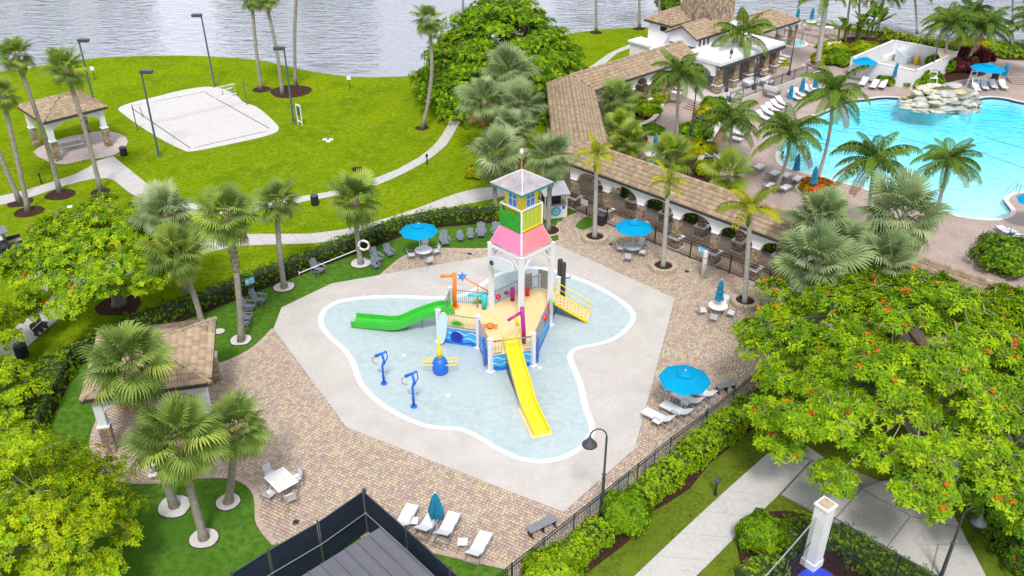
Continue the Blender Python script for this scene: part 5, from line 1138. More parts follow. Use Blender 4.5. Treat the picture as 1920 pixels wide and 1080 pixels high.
hedge('hedge', 'bright clipped hedge beside the lower fence, upper stretch under the loungers', hr[0:5], 1.35, 1.2, HG, HW_, 34, 80, (.12,.06)); hedge('hedge', 'bright clipped hedge beside the lower fence, stretch above the curved lamp', hr[4:8], 1.25, 1.05, HG, HW_, 35, 80, (.12,.06)); hedge('hedge', 'bright clipped hedge beside the lower fence, stretch below the curved lamp', hr[9:13], 1.25, .95, HG, HW_, 36, 80, (.12,.06))
bush('round_shrub', 'clipped ball shrub at the foot of the curved lamp', at(1172,985), 1.15, 1.7, FG, (3,5,.8,.6), 37, 2600, (.14,.07)); bush('round_shrub', 'clipped ball shrub at the bottom edge by the fence', at(1035,1095), 1.3, 1.5, HG, HW_, 38, 1500, (.14,.07))
bush('round_shrub', 'clipped ball shrub beside the walkway near the white pillar', at(1425,1020), 1.0, 1.5, FG, (3,5,.8,.6), 39, 2200, (.13,.065)); hedge('hedge', 'low hedge between the ball shrub and the white pillar', pts([(1450,1035),(1515,995)]), 1.5, .8, FG, (3,4,1.4,.6), 40, 34); hedge('hedge', 'low hedge at the bottom edge left of the white pillar', pts([(1392,1095),(1460,1062)]), 1.2, .8, HG, HW_, 41, 34)
hedge('hedge', 'low hedge behind the chain-link fence beside the walkway', pts([(1560,1010),(1650,1068),(1740,1120)]), 1.6, .8, FG, (3,4,1.6,.6), 42, 30)
hedge('hedge', 'dark hedge seen through the arcade arches', [R1+u1*2+n1*3.2, R1+u1*20+n1*3.2], 1.3, 1.3, FG, (3,2,2,1), 43, 14)
# courtyard, terrace and lakeside planting
SH = [((1215,215),1.3,1.2,(MIDG,BRIGHT,GOLD),(3,2,1.5),'mixed green and gold shrub in the courtyard bed by the low wall'),((1195,205),1.2,1.1,FG,(3,3,1,1),'green shrub in the courtyard bed below the arches'),((1235,190),1.1,1.0,(GOLD,BRIGHT),(2,3),'yellow shrub beside the brick steps'),((1222,248),1.0,.6,(MIDG,BRIGHT),(3,2),'low green ground cover by the curved courtyard wall'),
 ((1300,262),1.5,1.6,FG,(3,3,2,1),'dark green shrub around the courtyard lamp post'),((1312,290),1.3,1.2,(GOLD,LIMEL),(3,2),'golden shrub below the courtyard lamp post'),((1330,222),1.4,1.1,(GOLD,LIMEL),(3,2),'golden shrub behind the black courtyard bin'),((1338,205),1.3,1.1,(MIDG,BRIGHT),(3,2),'green shrub under the clubhouse porch'),((1325,325),1.1,1.0,(GOLD,BRIGHT),(2,3),'golden shrub behind the long roof'),((1230,330),.9,.9,(GOLD,BRIGHT),(2,3),'small golden shrub by the ridge of the long roof'),
 ((1560,100),1.8,1.3,(GOLD,LIMEL,MIDG),(3,2,1),'golden shrub left of the banana clump'),((1572,118),2.0,1.3,(BRIGHT,MIDG,DEEP),(3,2,1),'green shrub in front of the banana clump'),((1620,100),1.8,1.2,(GOLD,BRIGHT),(2,3),'yellow-green shrub under the banana clump'),((1540,118),1.3,1.0,(GOLD,LIMEL),(3,2),'low gold shrub beside the steps'),((1466,128),.9,.8,(GOLD,LIMEL),(3,2),'small gold shrub on the terrace'),
 ((1612,140),1.2,1.1,FG,(3,2,2,1),'dark shrub behind the open umbrella by the enclosure'),((1660,158),.9,.9,FG,(3,2,2,1),'small shrub behind the closed umbrella by the enclosure'),((1686,156),1.0,1.1,FG,(3,3,1,1),'rounded shrub at the enclosure wall'),((1710,163),1.0,1.0,FG,(3,3,1,1),'rounded shrub at the near enclosure corner'),((1738,160),1.5,1.4,FG,(3,3,2,1),'green shrub between enclosure and white chair'),((1760,132),1.6,1.5,FG,(3,3,2,1),'green shrub right of the enclosure'),
 ((1800,130),1.9,1.6,(MAROON,REDF,MIDG),(5,.4,.6),'maroon-leaved shrub behind the rock waterfall'),((1825,118),2.0,1.7,(MAROON,REDF,MIDG),(5,.6,.4),'larger maroon-leaved shrub below the leaning palm'),((1845,95),1.6,1.2,(GOLD,LIMEL),(3,2),'golden shrub by the lake hedge'),((1810,92),1.5,1.3,(GOLD,LIMEL,BRIGHT),(3,2,1),'golden shrub behind the maroon shrubs'),
 ((1885,500),2.4,1.9,FG,(3,3,2,.6),'large green shrub at the right edge behind the red-flowered tree'),((1532,360),1.5,.9,(FLOW,MIDG,GOLD),(3,2,1.4),'round red and orange flower bed at the pool edge'),((660,352),.5,.4,(OLIVE,MIDG),(1,1),'small tuft on the lawn above the path'),((893,330),.9,.8,(GOLD,BRIGHT),(2,2),'yellow-green shrub under the palm cluster'),((1930,1050),1.4,1.0,(DEEP,MIDG,REDF),(3,3,.5),'flowering shrub in the lower right corner'),((1900,985),1.8,1.2,FG,(3,3,2,.5),'dark green shrub at the lower right edge'),((1252,20),1.6,2.4,(MIDG,COCO_G),(2,3),'dark palm-like shrub behind the clubhouse')]
for i, (b, r, h, mm, ww, lab) in enumerate(SH): bush('shrub', lab, at(*b), r, h, mm, ww, 60+i, int(260*r*r+120), (.24,.12) if b[1] < 360 else (.17,.085))
for i, (P, w, h, lab, mm) in enumerate((([(1650,72),(1700,84),(1800,104)],1.6,1.2,'clipped gold hedge along the lake behind the enclosure',(GOLD,BRIGHT,MIDG)),([(1850,102),(1950,108),(2000,110)],1.3,1.0,'clipped gold-green hedge by the lake at far right',(LIMEL,BRIGHT,MIDG)),([(1850,94),(1960,97)],1.2,1.0,'dark hedge along the lake fence at far right',(MIDG,DEEP,OLIVE)))):
    hedge('hedge', lab, pts(P), w, h, mm, (3,2,1.5), 120+i, 14, (.22,.11))
# banana-like clump behind the enclosure
BAN = leafm('banana_leaf', (.12,.20,.02))
def banana(b, n, h, label, seed):
    rg = random.Random(seed); p = at(*b); o = thing('banana_plant', label, 'plant', p)
    for s in range(5):
        x, y = rg.uniform(-1.6,1.6), rg.uniform(-.8,.8); hh = h*rg.uniform(.5,1); st = MB().tube([(x,y,0),(x*1.05,y,hh*.55)], [.12,.09], 6).build('stem', OLIVE, o)
        for k in range(n):
            a = rg.uniform(0,6.28); l = hh*rg.uniform(.45,.65); e = R(rg.uniform(25,75)); d = Vector((math.cos(a)*math.cos(e), math.sin(a)*math.cos(e), math.sin(e))); sd_ = Vector((-math.sin(a), math.cos(a), 0)); q = Vector((x*1.05,y,hh*.5)); w = l*.17
            m1 = q+d*l*.35; m2 = q+d*l*.75-Vector((0,0,l*.06)); tp = q+d*l-Vector((0,0,l*.22))
            MB().add([q, m1-sd_*w, m1, m1+sd_*w, m2-sd_*w*.9, m2-Vector((0,0,.05)), m2+sd_*w*.9, tp], [(0,2,1),(0,3,2),(1,2,5,4),(2,3,6,5),(4,5,7),(5,6,7)]).build('leaf', BAN if k%3 else COCO_G, st)
banana((1628,72), 6, 5.2, 'tall broad-leaved banana clump by the lake left of the enclosure', 5); banana((1592,78), 5, 3.6, 'shorter broad-leaved clump left of the tall banana clump', 6)

# far-off wood across the lake, mirrored in the water at the top of the view
FV = []; rw = np.random.default_rng(99)
for cx, hw, cy, hh in ((-104,26,196,21),(-44,15,190,20),(20,9,205,15),(60,12,210,18),(110,30,205,17)):
    n = int(hw*26); x = rw.uniform(-hw, hw, n); FV.append(np.stack([cx+x, cy+rw.uniform(-4,4,n), rw.uniform(.02,1,n)*hh*(1-.55*(x/hw)**2)*(.85+.15*np.sin(x*1.3))], 1))
FV = np.concatenate(FV); foliage_o = foliage('far_wood', [(FV, np.tile([[0,-.6,.8]], (len(FV),1))+rw.normal(0,.4,(len(FV),3)), 7, 2.2, 1.3, .2, (3,2,2), 98)], (DEEP, MIDG, OLIVE), None, 'stuff'); tag(foliage_o, 'far-off dark wood across the lake, seen only mirrored in the water', 'trees')
struct(MB().add([(-400,182,-.3),(400,182,-.3),(400,420,.2),(-400,420,.2)], [(0,1,2,3)]).build('far_shore', LAWN))
# ================================================================ FURNITURE AND SMALL THINGS
SLING = mat('white_sling', (.66,.66,.68), .7, .08, 14); ALU = mat('grey_aluminium', (.36,.37,.40), .4, .08, 4, metal=.4); TOPW = mat('white_table_top', (.70,.67,.65), .5, .06, 3); TOPG = mat('grey_table_top', (.42,.43,.45), .4, .1, 3)
CYAN = mat('cyan_canvas', (.002,.33,.62), .85, .07, 1.5, spec=.1, sub=.25); CYAND = mat('deep_teal_canvas', (.008,.20,.34), .8, .2, 5); ADIR = mat('slate_plastic', (.155,.18,.225), .6, .08, 4); BLACK = mat('black_plastic', (.018,.02,.022), .5, .2, 4); IRON = mat('black_iron', (.014,.015,.016), .5, .15, 4); LAMPM = mat('dark_grey_metal', (.05,.06,.07), .45, .1, 4); POLEG = mat('green_grey_steel', (.075,.11,.125), .5, .1, 3)
def lounger_proto():
    o = thing('sun_lounger', 'x', 'sun lounger', group='white sling loungers')
    MB().tube([(-.33,-.95,.32),(-.33,.95,.34)], .028, 6).build('side_rail', ALU, o); MB().tube([(.33,-.95,.32),(.33,.95,.34)], .028, 6).build('side_rail', ALU, o)
    for x in (-.33,.33):
        for y in (-.88,.88): MB().tube([(x,y,0),(x,y,.33)], .025, 6).build('leg', ALU, o)
    MB().tube([(-.33,-.93,.32),(.33,-.93,.32)], .022, 6).build('cross_bar', ALU, o); MB().tube([(-.33,.0,.32),(.33,.0,.32)], .022, 6).build('cross_bar', ALU, o)
    st = MB().box((0,.36,.365), (.62,1.24,.025)).build('seat_sling', SLING, o)
    q = MB(); b0 = Vector((0,-.25,.37)); b1 = Vector((0,-.80,.72)); d = (b1-b0); nr = Vector((0,-d.z,d.y)).normalized()*-.02
    q.slab([b0+Vector((-.31,0,0)), b0+Vector((.31,0,0)), b1+Vector((.31,0,0)), b1+Vector((-.31,0,0))], (0,.014,.022)).build('back_sling', SLING, o)
    q = MB(); q.tube([(-.33,-.25,.36),(-.33,-.82,.73),(.33,-.82,.73),(.33,-.25,.36)], .025, 6); q.build('back_frame', ALU, o); MB().tube([(-.3,-.6,.58),(-.3,-.72,.33)], .018, 5).build('back_strut', ALU, o)
    for x in (-.36,.36): MB().tube([(x,-.3,.36),(x,-.22,.55),(x,.12,.55),(x,.16,.36)], .022, 5).build('arm', ALU, o)
    q = MB()
    for x in (-.2,-.07,.07,.2): q.box((x,.36,.379), (.02,1.22,.004))
    q.build('sling_stripes', TOPG, st, kind='stuff'); return proto(o)
def chair_proto():
    o = thing('dining_chair', 'x', 'chair', group='grey-framed dining chairs')
    MB().box((0,0,.44), (.46,.46,.03)).build('seat', SLING, o); MB().slab([(-.23,-.22,.50),(.23,-.22,.50),(.23,-.31,.86),(-.23,-.31,.86)], (0,-.02,0)).build('backrest', SLING, o)
    for x in (-.25,.25):
        MB().tube([(x,.24,0),(x,.23,.64),(x,-.25,.64)], .02, 5).build('arm_leg', ALU, o); MB().tube([(x,-.28,0),(x,-.24,.45),(x,-.32,.88)], .02, 5).build('rear_leg', ALU, o)
    MB().tube([(-.25,-.32,.88),(.25,-.32,.88)], .018, 5).build('top_rail', ALU, o); MB().tube([(-.25,.22,.42),(.25,.22,.42)], .018, 5).build('front_rail', ALU, o); return proto(o)
def adir_proto():
    o = thing('adirondack_chair', 'x', 'chair', group='slate grey slatted garden chairs')
    for k in range(5):
        x = -.22+.11*k; h = 1.02-.05*abs(k-2); MB().slab([(x*.86-.045,-.18,.30),(x*.86+.045,-.18,.30),(x*1.15+.048,-.55,h),(x*1.15-.048,-.55,h)], (0,.02,.01)).build('back_slat', ADIR, o)
    for k in range(5): y = -.15+.115*k; MB().box((0,y,.30+.018*k), (.52,.10,.022)).build('seat_slat', ADIR, o)
    for x in (-.33,.33):
        MB().box((x,.08,.575), (.13,.72,.025)).build('arm', ADIR, o); MB().box((x*.92,.36,.28), (.035,.10,.56)).build('front_leg', ADIR, o); MB().bar((x*.85,.40,.33), (x*.85,-.55,.05), .03, .12).build('side_rail', ADIR, o); MB().bar((x*.9,-.30,.56),(x*.8,-.36,.1), .04, .09).build('rear_leg', ADIR, o)
    MB().box((0,.40,.33), (.56,.03,.12)).build('apron', ADIR, o); return proto(o)
def round_table(p, label, m, r=.62):
    o = thing('round_table', label, 'table', p); MB().lathe((0,0,.70), [(r,0),(r,.03),(r*.98,.035)], 24).build('table_top', m, o)
    for k in range(4): a = k*math.pi/2+.6; MB().tube([(.12*math.cos(a),.12*math.sin(a),.70),(.42*math.cos(a),.42*math.sin(a),0)], .025, 6).build('leg', ALU, o)
    return o
def side_table(p, label, rz):
    o = thing('side_table', label, 'side table', p, rz); MB().box((0,0,.42), (.45,.45,.03)).build('table_top', TOPW, o)
    for x in (-.19,.19):
        for y in (-.19,.19): MB().box((x,y,.2), (.03,.03,.40)).build('leg', ALU, o)
def open_umbrella(p, label, r=1.37, z=2.2, tilt=0):
    o = thing('patio_umbrella', label, 'umbrella', p, random.uniform(0,.7)); MB().tube([(0,0,0),(0,0,z+.62)], .022, 8).build('pole', TOPW, o); MB().lathe((0,0,.0), [(.28,0),(.28,.06),(.06,.1),(.05,.3)], 14).build('base', ALU, o)
    n = 8; V = [(0,0,z+.5)]; F = []
    for k in range(n): a = 2*math.pi*k/n; V.append((r*.5*math.cos(a), r*.5*math.sin(a), z+.30))
    for k in range(n): a = 2*math.pi*k/n; V.append((r*math.cos(a), r*math.sin(a), z))
    for k in range(n): j = (k+1)%n; am = 2*math.pi*(k+.5)/n; V.append((r*.93*math.cos(am), r*.93*math.sin(am), z+.01))
    for k in range(n):
        j = (k+1)%n; F += [(0,1+k,1+j), (1+k,9+k,17+k,1+j), (1+j,17+k,9+j)]
    cn = MB().add(V, F).build('canopy', CYAN, o)
    v2 = [(0,0,z+.62)]+[(r*.34*math.cos(2*math.pi*k/n), r*.34*math.sin(2*math.pi*k/n), z+.44) for k in range(n)]
    MB().add(v2, [(0,1+k,1+(k+1)%n) for k in range(n)]).build('vent', CYAN, cn)
    for k in range(n): a = 2*math.pi*k/n; MB().tube([(0,0,z+.48),(r*.99*math.cos(a), r*.99*math.sin(a), z-.02)], .012, 4).build('rib', TOPW, o)
    MB().lathe((0,0,z+.6), [(.03,0),(.045,.04),(.02,.1)], 8).build('finial', WHITE, o); return o
def closed_umbrella(p, label, h=2.5, tiers=3, base=True):
    o = thing('closed_umbrella', label, 'umbrella', p, random.uniform(0,3)); MB().tube([(0,0,0),(0,0,h)], .022, 6).build('pole', TOPW, o)
    if base: MB().lathe((0,0,0), [(.26,0),(.26,.06),(.06,.1)], 12).build('base', ALU, o)
    n = 16; V = []; F = []; prof = [(.03,h),(.13,h-.22),(.20,h-.55),(.16,h-.68),(.25,h-.95),(.19,h-1.05),(.30,h-1.42)] if tiers == 3 else [(.03,h),(.15,h-.25),(.24,h-.7),(.33,h-1.1),(.26,h-1.45)]
    for i, (r, z) in enumerate(prof):
        for k in range(n): a = 2*math.pi*k/n; rr = r*(1.15 if k%2 else .72); V.append((rr*math.cos(a), rr*math.sin(a), z-(.08 if k%2 and i == len(prof)-1 else 0)))
    for i in range(len(prof)-1):
        for k in range(n): F.append((i*n+k, i*n+(k+1)%n, (i+1)*n+(k+1)%n, (i+1)*n+k))
    MB().add(V, F).build('folded_canopy', CYAND, o); MB().lathe((0,0,h-.02), [(.03,0),(.04,.05),(.015,.1)], 8).build('finial', WHITE, o); return o
PZ = .058
def gp(x, y, z=PZ): return at(x, y, z)
def face_to(p, q): return math.atan2(q[1]-p[1], q[0]-p[0])-math.pi/2
LG, CH, AD = lounger_proto(), chair_proto(), adir_proto()
# loungers: (feet px, head px, label)
def put_lounger(fx, fy, hx, hy, label, z=PZ):
    f, h = at(fx, fy, z), at(hx, hy, z); c = (f+h)/2; place(LG, c, face_to(h, f), label)
for a in ((866,955,838,1012,'white lounger left of the closed umbrella, half hidden by the black screen' ) ,):
    put_lounger(768,968,752,998,'white lounger at the black screen, leftmost of the four near the bottom edge')
put_lounger(818,970,790,1012,'white lounger under the closed umbrella near the bottom edge'); put_lounger(852,972,826,1026,'white lounger right of the closed umbrella near the bottom edge'); put_lounger(912,1008,882,1065,'white lounger apart at right near the bottom edge, foot frame on turf')
put_lounger(1207,778,1264,806,'white lounger by the fence, nearest of four below the open umbrella'); put_lounger(1241,765,1297,793,'white lounger by the fence, second of four below the open umbrella'); put_lounger(1262,744,1318,772,'white lounger by the fence, third of four below the open umbrella'); put_lounger(1288,733,1342,758,'white lounger by the fence, farthest of four below the open umbrella')
side_table(gp(776,988), 'small white side table between the two leftmost bottom loungers', 0); side_table(gp(868,1028), 'small white side table beside the lounger set apart at right', 0); side_table(gp(1232,800), 'small white side table below the nearest fence lounger', R(45)); side_table(gp(1285,765), 'small white side table under the open umbrella', R(45))
closed_umbrella(gp(820,1000), 'closed blue umbrella between white loungers near the bottom edge', 2.55, 2); open_umbrella(gp(1276,772), 'large open cyan umbrella over the loungers by the lower fence', 1.42)
# dining sets
def dining(cx, cy, chairs, label, tm, z=PZ, r=.62, tab=True):
    c = at(cx, cy, z); round_table(c, label, tm, r)
    for (x, y, lab) in chairs: p = at(x, y, z); place(CH, p, face_to(p, c), lab)
    return c
c = dining(795,485,[(772,487,'dining chair at left of the round table under the umbrella by the turf'),(797,471,'dining chair behind the round table under the umbrella by the turf'),(817,480,'dining chair at right of the round table under the umbrella by the turf'),(805,498,'dining chair in front of the round table under the umbrella by the turf')],'round white table under the open umbrella next to the turf', TOPW); open_umbrella(c+Vector((-.25,0,0)), 'open cyan umbrella over the round table next to the turf', 1.37)
c = dining(1185,478,[(1164,474,'dining chair at left of the grey round table near the arcade fence'),(1199,467,'dining chair behind the grey round table near the arcade fence'),(1205,482,'dining chair at right of the grey round table near the arcade fence'),(1178,492,'dining chair in front of the grey round table near the arcade fence')],'round grey table under the open umbrella near the arcade fence', TOPG); open_umbrella(c, 'open cyan umbrella over the grey table near the arcade fence', 1.37)
c = dining(1344,590,[(1316,592,'dining chair at left of the round table with closed umbrella'),(1356,577,'dining chair behind the round table with closed umbrella'),(1370,597,'dining chair at right of the round table with closed umbrella'),(1338,606,'dining chair in front of the round table with closed umbrella')],'round white table with closed umbrella on the right patio', TOPW); closed_umbrella(c, 'closed blue tiered umbrella through the round table on the right patio', 2.6, 3)
# square table
P4 = [at(498,893,.78), at(528,878,.78), at(557,903,.78), at(525,923,.78)]; c = sum(P4, Vector())/4; u = ((P4[3]-P4[0])+(P4[2]-P4[1])).normalized(); rz = math.atan2(u.y, u.x); o = thing('square_table', 'white slatted square table beside the palm at the lower patio', 'table', (c.x, c.y, PZ), rz)
for k in range(7): MB().box((0,-.48+.16*k,.72), (1.45,.148,.03)).build('slat', TOPW, o)
for x in (-.65,.65):
    for y in (-.47,.47): MB().box((x,y,.35), (.05,.05,.70)).build('leg', ALU, o)
for x in (-.65,.65): MB().box((x,0,.67), (.05,.95,.06)).build('apron', ALU, o)
for x, y, lab in ((509,900,'dining chair at upper left of the square table'),(556,908,'dining chair at upper right of the square table'),(507,938,'dining chair at lower left of the square table'),(546,945,'dining chair at lower right of the square table')): p = gp(x, y); place(CH, p, face_to(p, c), lab)
# adirondack chairs
pc = at(900,640)
for x, y, s, lab in ((597,512,1,'slate garden chair standing alone between two palms on the turf'),(487,569,1,'slate garden chair right of the booted palm, farther large one'),(467,582,1,'slate garden chair right of the booted palm, nearer large one'),(465,600,.72,'small slate garden chair beside the booted palm, farther one'),(460,611,.72,'small slate garden chair beside the booted palm, nearer one'),(706,491,1,'slate garden chair right of the life-ring palm'),(704,503,.72,'small slate garden chair in front of the life-ring palm chair'),(730,480,.85,'slate garden chair between the life-ring palm and the dining umbrella'),(834,459,1,'slate garden chair just right of the dining umbrella by the turf'),(863,451,.72,'small slate garden chair, left of the pair in the back row'),(882,447,.72,'small slate garden chair, right of the pair in the back row'),(902,444,1,'large slate garden chair in the back row left of the tower'),(929,440,.9,'slate garden chair partly hidden by the tower skirt')):
    p = at(x, y, .014); place(AD, p, face_to(p, pc), lab, s)
# ---- fences
def fence(label, P, h, name='picket_fence', gap=.11, step=2.3, m=IRON, rails=(.12,.85,1), post=.06, z0=0., pick=True):
    P = [Vector((p[0], p[1], z0)) for p in P]; o = thing(name, label, 'fence', P[0]); Q = resample(P, step)
    for q in Q: MB().box((q.x, q.y, z0+(h+.06)/2), (post, post, h+.06)).build('post', m, o, True)
    for a, b in zip(P[:-1], P[1:]):
        for r in rails: z = Vector((0,0,h*r if r <= 1 else h)); MB().bar(a+z, b+z, .035, .04).build('rail', m, o, True)
    if pick:
        V = []; F = []
        for a, b in zip(P[:-1], P[1:]):
            n = int((b-a).length/gap)
            for k in range(n):
                q = a+(b-a)*((k+.5)/n); i = len(V); w = .009
                V += [(q.x+sx*w, q.y+sy*w, z0+zz) for zz in (h*.06, h) for sx, sy in ((-1,-1),(1,-1),(1,1),(-1,1))]; F += [(i,i+1,i+5,i+4),(i+1,i+2,i+6,i+5),(i+2,i+3,i+7,i+6),(i+3,i,i+4,i+7)]
        mesh_np('pickets', V, F, [m], None, o, 'stuff')
    return o
fence('black picket fence along the turf at the back and left of the splash pad', FENCE_L, 1.3)
fence('black picket fence between the splash patio and the arcade', ARC_F[:], 1.4)
fence('black picket fence beside the clipped hedge at the lower right of the patio', FENCE_R, 1.3, m=mat('dark_green_iron', (.022,.035,.035), .5, .15, 4))
fence('black rail fence along the terrace edge above the pool loungers', [cl(-1.5,-2.75), cl(5,-2.9), cl(14.3,-3.05)], 1.1, z0=.5, gap=.14)
fence('black rail fence along the lake behind the spa terrace', [cl(19,9.4), cl(22.6,9.4), cl(22.8,2)], 1.1, z0=.5, gap=.16)
fence('black picket fence along the lake behind the enclosure', pts([(1590,64),(1660,72),(1700,78),(1800,90),(1920,94),(2050,97)]), 1.2, gap=.16)
# gate signs and fence boards
def board_on(px0, px1, z0, z1, label, m, name='fence_sign', out=(0,-.06,0), mark=None):
    a, b = at(*px0), at(*px1); o = thing(name, label, 'sign', (a.x, a.y, 0)); off = Vector(out)
    pn = MB().slab([a+off+Vector((0,0,z0)), b+off+Vector((0,0,z0)), b+off+Vector((0,0,z1)), a+off+Vector((0,0,z1))], off.normalized()*.02).build('panel', m, o, True)
    if mark:
        q = MB(); k = off.normalized()*.024
        for (s0, s1, t0, t1) in mark: q.slab([a+(b-a)*s+off+k+Vector((0,0,z0+(z1-z0)*t)) for s, t in ((s0,t0),(s1,t0),(s1,t1),(s0,t1))], off.normalized()*.003)
        q.build('printed_lines', WHITE, pn, True, kind='stuff')
    for s in (.15,.85): p = a+(b-a)*s+off*.4; MB().box((p.x, p.y, (z0+z1)/2), (.03,.03,z1-z0)).build('bracket', IRON, o, True)
SIGNB = mat('sign_cyan', (.02,.42,.62), .4, .06, 3)
board_on((464,554),(482,547),.75,1.3,'cyan pool sign on the fence left of the palm', SIGNB, mark=((.08,.42,.2,.8),(.5,.92,.55,.8),(.5,.92,.2,.4))); board_on((1305,489),(1323,496),.75,1.3,'cyan pool sign on the arcade fence beside the white post', SIGNB, mark=((.1,.3,.2,.8),(.38,.9,.5,.75),(.38,.8,.25,.4)))
board_on((1088,399),(1101,405),.85,1.35,'white notice on the arcade gate', WHITE, mark=None); board_on((1112,409),(1118,412),.85,1.15,'small white notice right of the arcade gate', WHITE)
def back_sign(x, y, label, w=.75):
    p = at(x, y, 1.1); u = (FENCE_R[1]-FENCE_R[4]).normalized(); nrm = Vector((u.y,-u.x,0)); nrm = nrm if nrm.y > 0 else -nrm; nrm = Vector((-.6,.6,0)).normalized(); o = thing('fence_sign', label, 'sign', (p.x, p.y, 0)); a = p-u*w/2; b = p+u*w/2
    MB().slab([V3(a,.45)+nrm*.1, V3(b,.45)+nrm*.1, V3(b,1.15)+nrm*.1, V3(a,1.15)+nrm*.1], nrm*.02).build('panel', WHITE, o, True)
    for q in (a, b): MB().tube([V3(q,.1)+nrm*.07, V3(q,1.2)+nrm*.07], .015, 5).build('bracket', IRON, o, True)
back_sign(1222,858,'white board on the lower fence above the curved lamp'); back_sign(1172,897,'white board on the lower fence right of the curved lamp'); back_sign(1118,940,'white board on the lower fence below the curved lamp')
p = at(1326,774,1.0); o = thing('fence_sign', 'small blue tag on the lower fence beside the loungers', 'sign', (p.x,p.y,0)); MB().box((p.x,p.y+.08,1.0), (.28,.03,.5), R(45)).build('panel', SIGNB, o, True); MB().box((p.x,p.y+.05,.9), (.03,.03,.8)).build('bracket', IRON, o, True)
# rescue pole and life ring
a, b = at(561,511,1.15), at(668,468,1.2); o = thing('rescue_pole', 'long white rescue pole hung on the fence left of the life ring', 'pole', (a.x,a.y-.08,0)); MB().tube([a+Vector((0,-.08,0)), b+Vector((0,-.08,0))], .03, 6).build('shaft', WHITE, o, True); MB().tube([a+Vector((0,-.08,-.12)), a+Vector((0,-.08,.14))], .025, 5).build('hook', WHITE, o, True)
p = up(at(677,495), 679, 456)+Vector((.15,-.3,0)); o = thing('life_ring', 'white life ring hung on the palm trunk by the fence', 'life ring', (p.x,p.y,p.z)); MB().tube([(.36*math.cos(t),0,.36*math.sin(t)) for t in np.linspace(0,2*math.pi,17)], .08, 6, caps=False).build('ring', WHITE, o, False, True)
for k in range(4): t = k*math.pi/2+.4; MB().box((.36*math.cos(t),0,.36*math.sin(t)), (.10,.18,.10), 0).build('band', RED, o)
# ---- lights
def court_light(bx, by, tx, ty, sx, label):
    b = at(bx, by); t = up(b, tx, ty); o = thing('court_light', label, 'floodlight', b, 0, 'floodlights round the sand court'); h = t.z
    MB().tube([(0,0,0),(t.x-b.x,0,h)], [.11,.08], 8).build('pole', POLEG, o); MB().box((t.x-b.x+sx*.45,0,h+.12), (1.0,.5,.28)).build('lamp_head', LAMPM, o); MB().lathe((0,0,0), [(.2,0),(.2,.08),(.12,.12)], 10).build('base_plate', POLEG, o); MB().box((t.x-b.x+sx*.45,0,h-.024), (.8,.36,.01)).build('lens', TOPG, o)
court_light(403,164,377.5,31,-1,'tall court floodlight at the far corner of the sand court'); court_light(298,293,265,137,1,'tall court floodlight at the near left corner of the sand court'); court_light(551,231,532.7,93,-1,'tall court floodlight at the right of the sand court by the white frame'); court_light(180,205,148,78,1,'tall court floodlight rising behind the lakeside gazebo roof')
def bollard(x, y, label, h=.95, flare=False, z=0):
    o = thing('bollard_light', label, 'bollard', at(x,y,z)); MB().tube([(0,0,0),(0,0,h*.75)], [.07,.055], 8).build('post', BLACK, o)
    MB().lathe((0,0,h*.74), [(.06,0),(.13,.06),(.16,.12),(.14,.2),(.03,.24)] if flare else [(.06,0),(.11,.03),(.11,.22),(.05,.26)], 12).build('lamp_cap', LAMPM if flare else BLACK, o); MB().lathe((0,0,0), [(.11,0),(.1,.05)], 10).build('base', BLACK, o)
bollard(801,308,'small black bollard light beside the curved lake path'); bollard(78,344,'small black bollard light beside the gazebo path'); bollard(312,358,'small black bollard light on the lawn by the path junction'); bollard(1341,927,'domed bollard light on the grass beside the walkway', 1.05, True); bollard(1063,452,'small black drain post beside the turf edge', .3) if False else None
def lamp_post(x, y, tx, ty, label, sx=-1, z=0, bell=True, reach=.75):
    b = at(x,y,z); t = up(b, tx, ty); h = t.z-z; o = thing('lamp_post', label, 'lamp post', b); MB().tube([(0,0,0),(0,0,h*.5),(0,0,h*.52),(0,0,h-.4)], [.09,.075,.055,.05], 8).build('post', LAMPM, o)
    if bell:
        A = [(0,0,h-.4)]+[(sx*reach/2*(1-math.cos(a)), 0, h-.4+.45*math.sin(a)) for a in np.linspace(.3, math.pi*.98, 8)]; MB().tube(A, .035, 6).build('arm', LAMPM, o); e = A[-1]
        MB().lathe((e[0],0,e[2]-.5), [(.36,0),(.33,.08),(.16,.22),(.13,.34),(.07,.42),(.05,.52)], 14).build('bell_shade', LAMPM, o, False, True); MB().lathe((0,0,h*.5), [(.07,-.06),(.11,0),(.07,.06)], 8).build('collar', LAMPM, o)
    else:
        MB().lathe((0,0,h-.4), [(.05,0),(.16,.1),(.18,.42),(.06,.55),(.02,.65)], 8).build('lantern', LAMPM, o); MB().lathe((0,0,0), [(.2,0),(.18,.5),(.1,.6)], 8).build('base', LAMPM, o)
lamp_post(1127,968,1133,806,'curved-arm bell lamp post at the lower fence by the round shrub', -1, .02); lamp_post(1764,1082,1800,952,'curved lamp post at the lower right beside the chain-link fence', 1, .03)
lamp_post(1479,141,1492,48,'lamp post on the clubhouse terrace near the steps', 1, .5, False); lamp_post(1294,272,1305,166,'lamp post in the courtyard shrubs', 1, 0, False); lamp_post(1362,172,1371,95,'lamp post in front of the clubhouse porch, left one', 1, .5, False); lamp_post(1413,168,1422,108,'lamp post in front of the clubhouse porch, right one', 1, .5, False); lamp_post(1742,152,1762,50,'lamp post with lantern right of the white enclosure', 1, 0, True, .8)
